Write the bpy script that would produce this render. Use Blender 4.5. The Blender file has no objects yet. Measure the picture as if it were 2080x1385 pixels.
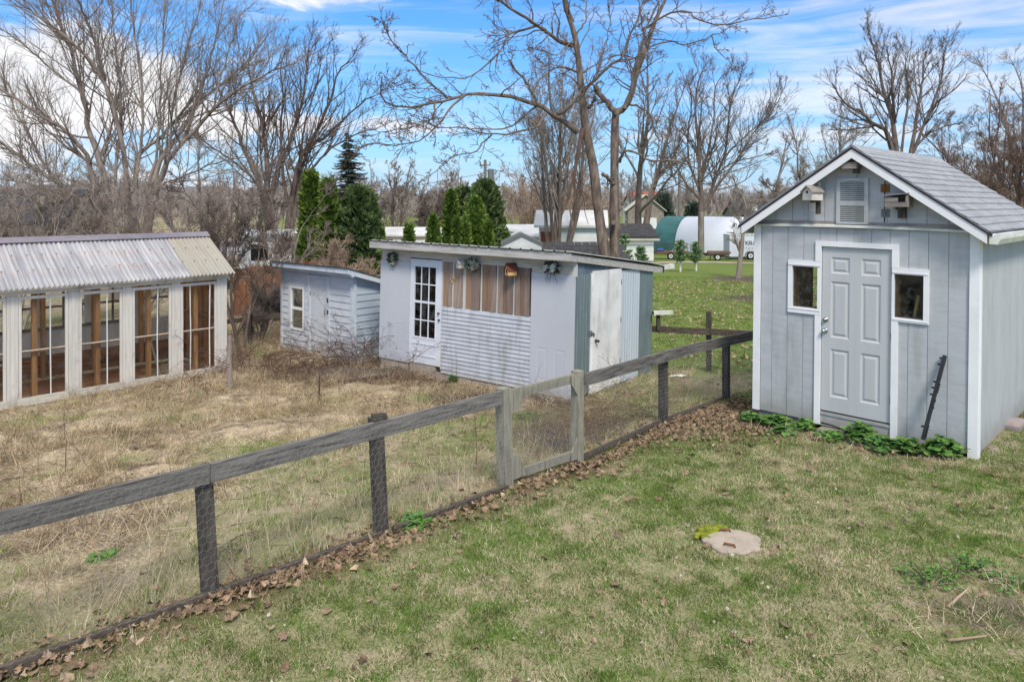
import bpy, math, random
import numpy as np
from mathutils import Vector, Matrix
RNG = np.random.default_rng(7)
random.seed(7)
SC = bpy.context.scene
COL = SC.collection
F, CX, YH, H = 1500.0, 1040.0, 415.2, 2.75      # focal length and principal column in photo pixels, horizon row, eye height

# ------------------------------------------------------------------ camera, sky, sun, exposure
cam = bpy.data.cameras.new('camera'); camo = bpy.data.objects.new('camera', cam); COL.objects.link(camo)
cam.sensor_width = 36.0; cam.lens = 36.0 * F / 2080.0
cam.shift_y = -(692.5 - YH) / 2080.0
cam.clip_start = 0.1; cam.clip_end = 4000
camo.location = (0, 0, H); camo.rotation_euler = (math.pi / 2, 0, 0)
SC.camera = camo
SUN_EL, SUN_AZ = math.radians(48), math.radians(168)      # azimuth measured clockwise from +Y (the view direction)
SC.view_settings.view_transform = 'Standard'; SC.view_settings.look = 'None'
SC.view_settings.gamma = 1.0; SC.view_settings.use_curve_mapping = False
SC.view_settings.exposure = 1.15

class NT:
    """small node-graph helper"""
    def __init__(s, tree): s.t = tree; s.n = tree.nodes; s.l = tree.links
    def new(s, typ, **kw):
        n = s.n.new(typ)
        for k, v in kw.items(): setattr(n, k, v)
        return n
    def put(s, sock, v):
        if isinstance(v, bpy.types.NodeSocket): s.l.new(v, sock)
        elif v is not None: sock.default_value = v
    def math(s, op, a, b=None, c=None, clamp=False):
        n = s.new('ShaderNodeMath', operation=op); n.use_clamp = clamp
        for i, v in enumerate((a, b, c)):
            if v is not None: s.put(n.inputs[i], v)
        return n.outputs[0]
    def mix(s, f, a, b, mode='MIX'):
        n = s.new('ShaderNodeMix', data_type='RGBA', blend_type=mode); n.clamp_factor = True
        s.put(n.inputs[0], f)
        s.put(n.inputs[6], a if not isinstance(a, tuple) else (*a, 1)[:4]); s.put(n.inputs[7], b if not isinstance(b, tuple) else (*b, 1)[:4])
        return n.outputs[2]
    def noise(s, vec, scale, detail=4, rough=.55, dist=0.0):
        n = s.new('ShaderNodeTexNoise'); n.inputs['Scale'].default_value = scale; n.inputs['Detail'].default_value = detail
        n.inputs['Roughness'].default_value = rough; n.inputs['Distortion'].default_value = dist
        if vec is not None: s.l.new(vec, n.inputs['Vector'])
        return n.outputs[0]
    def ramp(s, v, lo, hi):
        n = s.new('ShaderNodeMapRange'); n.interpolation_type = 'SMOOTHSTEP'
        s.put(n.inputs[0], v); n.inputs[1].default_value = lo; n.inputs[2].default_value = hi
        return n.outputs[0]

world = bpy.data.worlds.new('World'); SC.world = world; world.use_nodes = True
w = NT(world.node_tree); w.n.clear()
sky = w.new('ShaderNodeTexSky', sky_type='NISHITA'); sky.sun_disc = False
sky.sun_elevation = SUN_EL; sky.sun_rotation = SUN_AZ; sky.air_density = 1.0; sky.dust_density = 0.4; sky.ozone_density = 2.0
tc = w.new('ShaderNodeTexCoord').outputs['Generated']
sp = w.new('ShaderNodeSeparateXYZ'); w.l.new(tc, sp.inputs[0])
az = w.math('ARCTAN2', sp.outputs[0], sp.outputs[1]); el = w.math('ARCSINE', sp.outputs[2])
cb = w.new('ShaderNodeCombineXYZ'); w.l.new(az, cb.inputs[0]); w.put(cb.inputs[1], w.math('MULTIPLY', el, 2.6))
wv = cb.outputs[0]
n1 = w.noise(wv, 5.5, 9, .6, .35)
st = w.new('ShaderNodeMapping'); st.inputs['Rotation'].default_value = (0, 0, -.12); st.inputs['Scale'].default_value = (1.5, 5.5, 1); w.l.new(wv, st.inputs[0])
n2 = w.noise(st.outputs[0], 2.6, 8, .56, .9)
def blob(a0, e0, sa, se):
    a = w.math('DIVIDE', w.math('SUBTRACT', az, a0), sa); e = w.math('DIVIDE', w.math('SUBTRACT', el, e0), se)
    return w.math('EXPONENT', w.math('MULTIPLY', w.math('ADD', w.math('MULTIPLY', a, a), w.math('MULTIPLY', e, e)), -1.0))
def total(*v):
    r = v[0]
    for x in v[1:]: r = w.math('ADD', r, x)
    return r
cum = total(n1, w.math('MULTIPLY', blob(-.55, .135, .19, .075), .52), w.math('MULTIPLY', blob(-.17, .105, .20, .020), .42),
            w.math('MULTIPLY', blob(-.24, .268, .10, .022), .33), w.math('MULTIPLY', blob(-.62, .03, .3, .05), .15),
            w.math('MULTIPLY', blob(0.05, .20, .30, .10), -.30))
cum = w.ramp(cum, .62, .82)
cir = total(n2, w.math('MULTIPLY', blob(.47, .13, .24, .07), .26), w.math('MULTIPLY', blob(.50, .27, .20, .05), .12), w.math('MULTIPLY', blob(.1, .235, .5, .03), .06),
            w.math('MULTIPLY', blob(0.0, .20, .18, .06), -.12))
cir = w.math('MULTIPLY', w.ramp(cir, .42, .92), .85)
hz = w.math('MULTIPLY', w.math('EXPONENT', w.math('MULTIPLY', w.math('ABSOLUTE', el), -8.5)), .96)
cover = w.math('MAXIMUM', cum, cir, clamp=True)
high = w.ramp(el, .28, .7)                       # unseen broken overcast, added overhead to whiten the ambient light
cover = w.math('MAXIMUM', cover, w.math('MULTIPLY', high, w.math('ADD', w.math('MULTIPLY', w.ramp(w.noise(tc, 2.2, 6), .25, .5), .3), .68)), clamp=True)
blue = w.mix(1.0, sky.outputs[0], (.22, .66, 1.04), 'MULTIPLY')
blue = w.mix(hz, blue, (3.25, 3.75, 4.75))
cloudc = w.mix(w.ramp(n1, .35, .75), (4.7, 4.8, 5.1), (5.9, 5.85, 5.85))
skyc = w.mix(cover, blue, cloudc)
bg = w.new('ShaderNodeBackground'); bg.inputs['Strength'].default_value = 0.085; w.l.new(skyc, bg.inputs['Color'])
wo = w.new('ShaderNodeOutputWorld'); w.l.new(bg.outputs[0], wo.inputs['Surface'])

sun = bpy.data.lights.new('sun', 'SUN'); sun.energy = 1.5; sun.angle = math.radians(14); sun.color = (1.0, .95, .87)
suno = bpy.data.objects.new('sun', sun); COL.objects.link(suno)
sd = Vector((math.sin(SUN_AZ) * math.cos(SUN_EL), math.cos(SUN_AZ) * math.cos(SUN_EL), math.sin(SUN_EL)))
suno.rotation_euler = sd.to_track_quat('Z', 'Y').to_euler(); suno.location = (0, -5, 30)

# ------------------------------------------------------------------ measuring: a point from its place in the photo and its distance
def P(px, py, Y): return Vector(((px - CX) / F * Y, Y, H - (py - YH) / F * Y))

# ------------------------------------------------------------------ mesh helpers
class MB:
    def __init__(s): s.v = []; s.f = []
    def add(s, vs, fs):
        b = len(s.v); s.v += [tuple(p) for p in vs]; s.f += [tuple(i + b for i in f) for f in fs]; return s
    def box(s, x0, x1, y0, y1, z0, z1):
        return s.add([(x0, y0, z0), (x1, y0, z0), (x1, y1, z0), (x0, y1, z0), (x0, y0, z1), (x1, y0, z1), (x1, y1, z1), (x0, y1, z1)],
                     [(0, 3, 2, 1), (4, 5, 6, 7), (0, 1, 5, 4), (1, 2, 6, 5), (2, 3, 7, 6), (3, 0, 4, 7)])
    def obox(s, a, b, wdt, hgt, up=(0, 0, 1), roll=0.0):
        """a bar from a to b with a rectangular section"""
        a = Vector(a); b = Vector(b); d = (b - a).normalized(); u = Vector(up)
        if abs(d.dot(u)) > .99: u = Vector((0, 1, 0))
        x = d.cross(u).normalized(); z = x.cross(d).normalized()
        if roll: x, z = x * math.cos(roll) + z * math.sin(roll), z * math.cos(roll) - x * math.sin(roll)
        x = x * wdt / 2; z = z * hgt / 2
        return s.add([a - x - z, a + x - z, a + x + z, a - x + z, b - x - z, b + x - z, b + x + z, b - x + z],
                     [(0, 1, 2, 3), (7, 6, 5, 4), (4, 5, 1, 0), (5, 6, 2, 1), (6, 7, 3, 2), (7, 4, 0, 3)])
    def prism(s, poly, y0, y1):
        """poly in (x, z), extruded along y"""
        n = len(poly)
        vs = [(x, y0, z) for x, z in poly] + [(x, y1, z) for x, z in poly]
        return s.add(vs, [tuple(range(n)), tuple(range(2 * n - 1, n - 1, -1))] + [(i, i + n, (i + 1) % n + n, (i + 1) % n) for i in range(n)])
    def prismx(s, poly, x0, x1):
        """poly in (y, z), extruded along x"""
        n = len(poly)
        vs = [(x0, y, z) for y, z in poly] + [(x1, y, z) for y, z in poly]
        return s.add(vs, [tuple(range(n - 1, -1, -1)), tuple(range(n, 2 * n))] + [(i, (i + 1) % n, (i + 1) % n + n, i + n) for i in range(n)])
    def cyl(s, a, b, r0, r1=None, n=10):
        r1 = r0 if r1 is None else r1
        a = Vector(a); b = Vector(b); d = (b - a).normalized(); u = Vector((0, 0, 1)) if abs(d.z) < .9 else Vector((1, 0, 0))
        x = d.cross(u).normalized(); y = d.cross(x)
        ring = [(x * math.cos(6.28318 * i / n) + y * math.sin(6.28318 * i / n)) for i in range(n)]
        return s.add([a + q * r0 for q in ring] + [b + q * r1 for q in ring],
                     [(i, (i + 1) % n, (i + 1) % n + n, i + n) for i in range(n)] + [tuple(range(n - 1, -1, -1)), tuple(range(n, 2 * n))])
    def tube(s, pts, radii, n=6):
        pts = [Vector(p) for p in pts]; rings = []
        for i, p in enumerate(pts):
            d = (pts[min(i + 1, len(pts) - 1)] - pts[max(i - 1, 0)]).normalized()
            u = Vector((0, 0, 1)) if abs(d.z) < .9 else Vector((1, 0, 0))
            x = d.cross(u).normalized(); y = d.cross(x); r = radii[i] if hasattr(radii, '__len__') else radii
            rings += [p + (x * math.cos(6.28318 * k / n) + y * math.sin(6.28318 * k / n)) * r for k in range(n)]
        m = len(pts)
        return s.add(rings, [(i * n + k, i * n + (k + 1) % n, (i + 1) * n + (k + 1) % n, (i + 1) * n + k) for i in range(m - 1) for k in range(n)]
                     + [tuple(range(n - 1, -1, -1)), tuple(range((m - 1) * n, m * n))])
    def ball(s, c, r, seg=10, rings=6, sz=1.0):
        vs = []; fs = []
        for i in range(rings + 1):
            t = math.pi * i / rings
            for k in range(seg): vs.append((c[0] + r * math.sin(t) * math.cos(6.28318 * k / seg), c[1] + r * math.sin(t) * math.sin(6.28318 * k / seg), c[2] + r * sz * math.cos(t)))
        for i in range(rings):
            for k in range(seg): fs.append((i * seg + k, i * seg + (k + 1) % seg, (i + 1) * seg + (k + 1) % seg, (i + 1) * seg + k))
        return s.add(vs, fs)
    def mesh(s, name, m, smooth=False):
        me = bpy.data.meshes.new(name); me.from_pydata(s.v, [], s.f); me.materials.append(m)
        if smooth: me.shade_smooth()
        me.update(); return me
    def build(s, name, m, parent=None, smooth=False):
        o = bpy.data.objects.new(name, s.mesh(name, m, smooth)); COL.objects.link(o); o.parent = parent; return o

def npmesh(name, V, faces, m, smooth=False, attrs=None):
    """a mesh from arrays; faces is a list of (n, k) index arrays"""
    me = bpy.data.meshes.new(name)
    V = np.asarray(V, np.float32); me.vertices.add(len(V)); me.vertices.foreach_set('co', V.ravel())
    loops = np.concatenate([f.ravel() for f in faces]).astype(np.int32)
    tot = np.concatenate([np.full(len(f), f.shape[1], np.int32) for f in faces]); start = np.concatenate([[0], np.cumsum(tot)[:-1]]).astype(np.int32)
    me.loops.add(len(loops)); me.loops.foreach_set('vertex_index', loops)
    me.polygons.add(len(tot)); me.polygons.foreach_set('loop_start', start); me.polygons.foreach_set('loop_total', tot)
    me.update(calc_edges=True)
    if attrs:
        for k, a in attrs.items():
            at = me.attributes.new(k, 'FLOAT', 'POINT'); at.data.foreach_set('value', np.asarray(a, np.float32).ravel())
    if m: me.materials.append(m)
    if smooth: me.shade_smooth()
    return me
def link(name, me, parent=None):
    o = bpy.data.objects.new(name, me); COL.objects.link(o); o.parent = parent; return o
def tag(o, label=None, cat=None, group=None, kind=None):
    if label: o['label'] = label
    if cat: o['category'] = cat
    if group: o['group'] = group
    if kind: o['kind'] = kind
    return o
def thing(name, label, cat, loc=(0, 0, 0), rz=0.0, group=None, mat=None):
    o = bpy.data.objects.new(name, None); COL.objects.link(o); o.empty_display_size = .1
    if mat is not None: o.matrix_world = mat
    else: o.location = loc; o.rotation_euler = (0, 0, rz)
    return tag(o, label, cat, group)
def copy_tree(o, parent=None):
    c = o.copy(); COL.objects.link(c)
    if parent is not None: c.parent = parent
    for ch in list(o.children): copy_tree(ch, c)
    return c

class Bld:
    """a building's frame: s along its front, d back from it, t up; measured in the photo"""
    def __init__(s, o, yaw, ta, tb):
        u = Vector((math.cos(yaw), math.sin(yaw), ta)).normalized(); v = Vector((-math.sin(yaw), math.cos(yaw), tb)); v = (v - u * v.dot(u)).normalized()
        s.o = Vector((o[0], o[1], o[2] + H)); s.u = u; s.v = v; s.w = u.cross(v)
        s.m = Matrix(((u.x, v.x, s.w.x, s.o.x), (u.y, v.y, s.w.y, s.o.y), (u.z, v.z, s.w.z, s.o.z), (0, 0, 0, 1)))
        s.inv = s.m.inverted()
    def ray(s, px, py):
        o = s.inv @ Vector((0, 0, H)); q = s.inv @ P(px, py, 1.0); return o, q - o
    def st(s, px, py, d=0.0):
        o, q = s.ray(px, py); k = (d - o.y) / q.y; p = o + q * k; return p.x, p.z
    def dt(s, px, py, x=0.0):
        o, q = s.ray(px, py); k = (x - o.x) / q.x; p = o + q * k; return p.y, p.z
    def at(s, x, d, t): return s.m @ Vector((x, d, t))

# ------------------------------------------------------------------ materials
def hexc(r, g, b): return tuple((c / 255 / 12.92) if c / 255 <= .04045 else ((c / 255 + .055) / 1.055) ** 2.4 for c in (r, g, b))
def mat(name, col, col2=None, rough=.75, vscale=4, stretch=(1, 1, 1), lo=.35, hi=.7, bump=.25, bscale=60, rand=.08, spec=.3, metal=0.0,
        stain=None, samt=.5, sscale=1.5, slo=.52, shi=.75, sstretch=(1, 1, 1), fine=.18, fscale=90, rot=0.0, splash=None):
    m = bpy.data.materials.new(name); m.use_nodes = True; t = NT(m.node_tree); b = t.n['Principled BSDF']
    tc = t.new('ShaderNodeTexCoord').outputs['Object']; oi = t.new('ShaderNodeObjectInfo').outputs['Random']
    off = t.new('ShaderNodeVectorMath', operation='ADD'); t.l.new(tc, off.inputs[0])
    k = t.math('MULTIPLY', oi, 37.0); cx = t.new('ShaderNodeCombineXYZ')
    for i in range(3): t.l.new(k, cx.inputs[i])
    t.l.new(cx.outputs[0], off.inputs[1])
    mp = t.new('ShaderNodeMapping'); mp.inputs['Scale'].default_value = stretch; src_ = off.outputs[0]
    if rot:
        vr = t.new('ShaderNodeVectorRotate', rotation_type='Z_AXIS'); vr.inputs['Angle'].default_value = rot; t.l.new(src_, vr.inputs[0]); src_ = vr.outputs[0]
    t.l.new(src_, mp.inputs[0]); v = mp.outputs[0]
    n = t.noise(v, vscale, 8, .6)
    c = t.mix(t.ramp(n, lo, hi), col, col2 or tuple(x * .8 for x in col))
    if stain:
        sm = t.new('ShaderNodeMapping'); sm.inputs['Scale'].default_value = sstretch; t.l.new(tc, sm.inputs[0])
        c = t.mix(t.math('MULTIPLY', t.ramp(t.noise(sm.outputs[0], sscale, 7, .65), slo, shi), samt), c, stain)
    if splash:
        sx = t.new('ShaderNodeSeparateXYZ'); t.l.new(tc, sx.inputs[0]); hgt = t.math('ADD', sx.outputs[2], t.math('MULTIPLY', t.math('SUBTRACT', t.noise(tc, 6, 6, .7), .5), .5))
        c = t.mix(t.math('MULTIPLY', t.math('SUBTRACT', 1.0, t.ramp(hgt, splash[0], splash[1])), .6), c, splash[2])
    fn = t.noise(v, fscale, 5, .7)
    c = t.mix(1.0, c, t.mix(fn, (1 - fine * 1.6,) * 3, (1 + fine,) * 3), 'MULTIPLY')
    if rand:
        g = t.math('ADD', t.math('MULTIPLY', oi, 2 * rand), 1 - rand); cg = t.new('ShaderNodeCombineXYZ')
        for i in range(3): t.l.new(g, cg.inputs[i])
        c = t.mix(1.0, c, cg.outputs[0], 'MULTIPLY')
    t.l.new(c, b.inputs['Base Color']); b.inputs['Roughness'].default_value = rough; b.inputs['Metallic'].default_value = metal
    b.inputs['Specular IOR Level'].default_value = spec
    if bump:
        bp = t.new('ShaderNodeBump'); bp.inputs['Strength'].default_value = bump; bp.inputs['Distance'].default_value = .01
        t.l.new(t.noise(v, bscale, 6, .65), bp.inputs['Height']); t.l.new(bp.outputs[0], b.inputs['Normal'])
    return m
def glass_mat(name, tint=(.85, .9, .9), refl=1.0, dirt=.12, rough=.03):
    m = bpy.data.materials.new(name); m.use_nodes = True; t = NT(m.node_tree); t.n.clear()
    tr = t.new('ShaderNodeBsdfTransparent'); tr.inputs[0].default_value = (*tint, 1)
    gl = t.new('ShaderNodeBsdfGlossy'); gl.inputs['Roughness'].default_value = rough; gl.inputs[0].default_value = (.95, .95, .95, 1)
    df = t.new('ShaderNodeBsdfDiffuse'); df.inputs[0].default_value = (.45, .45, .43, 1)
    fr = t.new('ShaderNodeFresnel'); fr.inputs[0].default_value = 1.5
    tc = t.new('ShaderNodeTexCoord').outputs['Object']
    bp = t.new('ShaderNodeBump'); bp.inputs['Strength'].default_value = .05; t.l.new(t.noise(tc, 3, 2), bp.inputs['Height']); t.l.new(bp.outputs[0], gl.inputs['Normal'])
    a = t.new('ShaderNodeMixShader'); t.l.new(t.math('MULTIPLY', fr.outputs[0], refl), a.inputs[0]); t.l.new(tr.outputs[0], a.inputs[1]); t.l.new(gl.outputs[0], a.inputs[2])
    q = t.new('ShaderNodeMixShader'); t.l.new(t.math('MULTIPLY', t.ramp(t.noise(tc, 7, 8, .7), .45, .8), dirt), q.inputs[0]); t.l.new(a.outputs[0], q.inputs[1]); t.l.new(df.outputs[0], q.inputs[2])
    o = t.new('ShaderNodeOutputMaterial'); t.l.new(q.outputs[0], o.inputs[0]); return m

VERT = (14, 14, 1.0)      # grain that runs up a board
HORZ = (1.0, 14, 14)
M = {}
M['shed_paint'] = mat('shed_paint', hexc(189, 190, 191), hexc(179, 180, 181), splash=(-.2, .22, hexc(142, 134, 120)), rough=.6, vscale=1.2, bump=.35, bscale=9, stretch=(3, 3, 14), rand=.03, stain=hexc(140, 143, 134), samt=.5, sscale=1.5, sstretch=(3, 3, .45), slo=.48, fine=.10, fscale=50)
M['shed_side'] = mat('shed_side', hexc(183, 185, 185), hexc(173, 175, 175), splash=(-.2, .2, hexc(142, 134, 120)), rough=.6, vscale=1.2, bump=.3, bscale=9, stretch=(14, 14, 2), rand=.03, stain=hexc(148, 150, 140), samt=.35, sscale=1.2, sstretch=(2, 2, .5), fine=.06)
M['white_trim'] = mat('white_trim', hexc(240, 238, 236), hexc(230, 228, 226), rough=.5, vscale=2, bump=.1, rand=.03, stain=hexc(158, 152, 140), samt=.3, sscale=3.5, slo=.58, fine=.05)
M['door_paint'] = mat('door_paint', hexc(193, 193, 192), hexc(187, 187, 186), rough=.5, vscale=1.0, stretch=(8, 8, .7), bump=.06, rand=0, fine=.03)
M['metal'] = mat('metal', (.55, .55, .56), rough=.3, metal=1.0, bump=.02, rand=0)
M['dark_metal'] = mat('dark_metal', (.06, .055, .05), (.11, .08, .06), rough=.55, bump=.1, rand=0)
M['rust'] = mat('rust', hexc(156, 116, 62), hexc(122, 82, 46), rough=.8, vscale=20, bump=.2, rand=0)
M['galv'] = mat('galv', hexc(122, 126, 122), hexc(96, 100, 98), rough=.6, vscale=30, bump=.1, rand=0)
M['shingle'] = mat('shingle', hexc(172, 173, 176), hexc(150, 150, 153), rough=.95, vscale=9, bump=.7, bscale=220, rand=.07, fine=.35, fscale=260, stain=hexc(128, 130, 122), samt=.35, sscale=.9)
M['drip_edge'] = mat('drip_edge', hexc(66, 50, 50), hexc(52, 40, 41), rough=.6, bump=.1, rand=0)
M['gutter'] = mat('gutter', hexc(228, 228, 218), hexc(206, 205, 192), rough=.45, vscale=3, bump=.05, rand=0, stain=hexc(150, 145, 122), samt=.4, sscale=5)
M['dark'] = mat('dark', (.03, .028, .026), rough=.9, bump=0)
M['interior'] = mat('interior', (.07, .055, .045), (.04, .032, .028), rough=.9, vscale=6, bump=.2)
M['jamb'] = mat('jamb', hexc(134, 92, 62), hexc(104, 72, 52), rough=.8, vscale=3, stretch=VERT, bump=.3)
M['old_wood'] = mat('old_wood', hexc(160, 152, 145), hexc(124, 114, 106), rough=.9, vscale=3, stretch=HORZ, bump=.5, bscale=20, stain=hexc(90, 82, 74), samt=.5)
M['birdhouse_white'] = mat('birdhouse_white', hexc(218, 212, 202), hexc(196, 188, 176), rough=.8, vscale=8, bump=.2, stain=hexc(186, 140, 120), samt=.5, sscale=9)
M['block'] = mat('block', hexc(176, 160, 156), hexc(152, 136, 130), rough=.95, vscale=6, bump=.6, bscale=50)
M['glass'] = glass_mat('glass', refl=.6, dirt=.16)
M['glass_clear'] = glass_mat('glass_clear', (.98, .99, .985), refl=.5, dirt=.07)
M['pole_black'] = mat('pole_black', (.016, .017, .02), (.03, .03, .034), rough=.45, bump=.1, rand=0)
M['coop_panel'] = mat('coop_panel', hexc(190, 191, 195), hexc(184, 185, 188), splash=(-.2, .14, hexc(142, 136, 126)), rough=.55, vscale=.8, bump=.06, rand=.02, stain=hexc(150, 152, 152), samt=.25, sscale=1.3, sstretch=(2, 2, .6), fine=.04)
M['coop_siding'] = mat('coop_siding', hexc(196, 197, 201), hexc(180, 181, 185), splash=(-.2, .1, hexc(150, 144, 132)), rough=.6, vscale=1.5, bump=.1, rand=.04, stain=hexc(132, 132, 122), samt=.7, sscale=1.3, slo=.46, shi=.74, sstretch=(5, 5, .8), fine=.12, fscale=40)
M['tan_board'] = mat('tan_board', hexc(208, 200, 186), hexc(188, 179, 164), rough=.8, vscale=2, stretch=HORZ, bump=.25, bscale=25, rand=.05, stain=hexc(128, 120, 108), samt=.4, sscale=2)
M['fascia'] = mat('fascia', hexc(196, 192, 186), hexc(166, 160, 152), rough=.85, vscale=2, stretch=HORZ, bump=.4, bscale=20, rand=.04, stain=hexc(112, 104, 96), samt=.55, sscale=3, sstretch=(1, 6, 6))
M['cream'] = mat('cream', hexc(208, 206, 196), hexc(188, 184, 172), rough=.8, vscale=3, stretch=VERT, bump=.2, rand=.04)
M['plank_orange'] = mat('plank_orange', hexc(160, 124, 98), hexc(134, 114, 100), rough=.85, vscale=1.6, stretch=VERT, bump=.5, bscale=14, rand=.24, stain=hexc(122, 106, 96), samt=.7, sscale=1.5, sstretch=(3, 3, 1))
M['plank_grey'] = mat('plank_grey', hexc(160, 140, 126), hexc(126, 110, 102), rough=.9, vscale=2.0, stretch=VERT, bump=.5, bscale=14, rand=.22, stain=hexc(154, 110, 76), samt=.5, sscale=1.8, sstretch=(3, 3, 1))
M['door_white'] = mat('door_white', hexc(226, 228, 234), hexc(216, 217, 222), rough=.5, vscale=2, bump=.1, rand=.02, stain=hexc(150, 146, 138), samt=.3, sscale=2.5, slo=.55)
M['coop_door'] = mat('coop_door', hexc(243, 241, 238), hexc(217, 216, 213), rough=.6, vscale=1.5, bump=.1, rand=0, stain=hexc(150, 146, 136), samt=.5, sscale=1.4, sstretch=(3, 3, 1), slo=.46)
M['metal_green'] = mat('metal_green', hexc(128, 142, 145), hexc(110, 123, 127), rough=.45, vscale=2, stretch=(10, 10, .6), bump=.05, rand=.05, stain=hexc(150, 160, 162), samt=.35, sscale=4, metal=.25, spec=.5)
M['metal_pale'] = mat('metal_pale', hexc(204, 213, 221), hexc(192, 201, 210), rough=.45, vscale=2, stretch=(10, 10, .6), bump=.05, rand=.03, metal=.15, spec=.5)
M['roof_metal'] = mat('roof_metal', hexc(168, 168, 162), hexc(132, 132, 124), rough=.6, vscale=3, bump=.1, rand=.04, stain=hexc(96, 104, 84), samt=.5, sscale=4)
M['ply_blue'] = mat('ply_blue', hexc(118, 132, 146), hexc(84, 94, 104), rough=.8, vscale=4, bump=.2, rand=0)
M['concrete'] = mat('concrete', hexc(180, 166, 150), hexc(156, 143, 128), rough=.95, vscale=6, bump=.5, bscale=90, stain=hexc(138, 128, 116), samt=.45, sscale=6, fine=.2, fscale=160)
M['small_paint'] = mat('small_paint', hexc(208, 211, 216), hexc(196, 199, 204), splash=(-.1, .3, hexc(150, 142, 130)), rough=.7, vscale=2, stretch=HORZ, bump=.2, bscale=20, rand=.04, stain=hexc(138, 146, 148), samt=.4, sscale=1.6)
M['small_side'] = mat('small_side', hexc(186, 196, 205), hexc(173, 183, 191), rough=.7, vscale=2, bump=.2, rand=.04, stain=hexc(122, 132, 138), samt=.4, sscale=1.6)
M['small_trim'] = mat('small_trim', hexc(214, 218, 222), hexc(184, 194, 205), rough=.7, vscale=2, bump=.2, rand=.04, stain=hexc(120, 124, 124), samt=.35, sscale=3)
M['asphalt_roof'] = mat('asphalt_roof', (.07, .07, .075), (.05, .05, .052), rough=.95, bump=.5, bscale=120, rand=.05)
M['gh_paint'] = mat('gh_paint', hexc(214, 207, 196), hexc(198, 190, 179), splash=(-.1, .2, hexc(150, 140, 124)), rough=.75, vscale=2, stretch=VERT, bump=.3, bscale=16, rand=.05, stain=hexc(128, 118, 108), samt=.4, sscale=3.2, slo=.56)
M['gh_sill'] = mat('gh_sill', hexc(208, 200, 187), hexc(186, 177, 163), rough=.8, vscale=2, stretch=HORZ, bump=.4, bscale=16, rand=.05, stain=hexc(112, 104, 94), samt=.55, sscale=4, slo=.5)
M['gh_wood'] = mat('gh_wood', hexc(190, 138, 88), hexc(154, 106, 66), rough=.75, vscale=2, stretch=VERT, bump=.3, bscale=14, rand=.14)
M['gh_red'] = mat('gh_red', hexc(158, 104, 72), hexc(118, 76, 54), rough=.85, vscale=2, stretch=HORZ, bump=.4, bscale=14, rand=.18, stain=hexc(150, 130, 112), samt=.4, sscale=4)
M['white_rod'] = mat('white_rod', hexc(226, 224, 216), rough=.5, bump=.05)
M['ridge_cap'] = mat('ridge_cap', hexc(134, 126, 134), hexc(114, 108, 116), rough=.5, vscale=2, bump=.1)
M['fence_wood'] = mat('fence_wood', hexc(140, 134, 128), hexc(80, 75, 71), rough=.9, vscale=2.4, stretch=(1.2, 14, 18), rot=-.83, bump=.9, bscale=14, rand=.12, lo=.3, hi=.72, stain=hexc(140, 134, 128), samt=.45, sscale=5, sstretch=(1, 5, 5))
M['fence_post'] = mat('fence_post', hexc(94, 86, 79), hexc(54, 49, 45), rough=.9, vscale=2.2, stretch=(14, 14, 1.6), bump=.8, bscale=14, rand=.14, lo=.3, hi=.72, stain=hexc(138, 132, 120), samt=.35, sscale=5)
M['gate_wood'] = mat('gate_wood', hexc(160, 154, 138), hexc(128, 121, 106), rough=.9, vscale=2.2, stretch=(14, 14, 1.6), bump=.6, bscale=14, rand=.08, stain=hexc(92, 88, 76), samt=.5, sscale=4)
M['back_fence_wood'] = mat('back_fence_wood', hexc(104, 92, 80), hexc(66, 58, 50), rough=.9, vscale=2, stretch=HORZ, bump=.6, bscale=14, rand=.1)
M['wire'] = mat('wire', (.45, .45, .44), rough=.5, metal=.4, bump=0, rand=0)
M['cedar'] = mat('cedar', hexc(156, 108, 76), hexc(124, 84, 60), rough=.85, vscale=2, stretch=VERT, bump=.4, bscale=14, rand=.2)
M['vinyl'] = mat('vinyl', hexc(226, 226, 222), hexc(212, 212, 207), rough=.5, vscale=.7, bump=.03, rand=.04, fine=.04)
M['far_roof'] = mat('far_roof', hexc(74, 72, 74), hexc(58, 56, 58), rough=.95, vscale=2, bump=.3, rand=.1)
M['white_roof'] = mat('white_roof', hexc(218, 217, 215), hexc(190, 187, 183), rough=.6, vscale=.6, bump=.05, stain=hexc(160, 152, 142), samt=.4, sscale=.5)
M['stone_tan'] = mat('stone_tan', hexc(150, 138, 126), hexc(128, 116, 104), rough=.9, vscale=2, bump=.3)
M['roof_orange'] = mat('roof_orange', hexc(182, 96, 70), hexc(150, 78, 58), rough=.9, vscale=1, bump=.3)
M['green_cloth'] = mat('green_cloth', hexc(84, 134, 130), hexc(70, 116, 112), rough=.7, vscale=.7, bump=.1, rand=0)
M['white_cloth'] = mat('white_cloth', hexc(234, 235, 240), hexc(224, 226, 232), rough=.55, vscale=.3, bump=.08, bscale=.6, rand=0)
M['trailer_white'] = mat('trailer_white', hexc(226, 228, 232), hexc(216, 218, 222), rough=.4, vscale=.7, bump=.02, rand=0)
M['rubber'] = mat('rubber', (.02, .02, .02), rough=.8, bump=.2)
M['letter'] = mat('letter', (.03, .035, .045), rough=.6, bump=0, rand=0)
M['steel_dark'] = mat('steel_dark', (.045, .045, .045), (.09, .07, .05), rough=.7, bump=.1)
M['plank_deck'] = mat('plank_deck', hexc(128, 104, 84), hexc(100, 82, 68), rough=.9, bump=.3)
M['tarp'] = mat('tarp', hexc(70, 110, 170), rough=.6, bump=.2)
M['pole_wood'] = mat('pole_wood', hexc(130, 122, 116), hexc(108, 100, 94), rough=.9, vscale=2, stretch=VERT, bump=.3)
M['car_paint'] = mat('car_paint', hexc(206, 208, 212), rough=.25, bump=0, rand=0)
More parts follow.
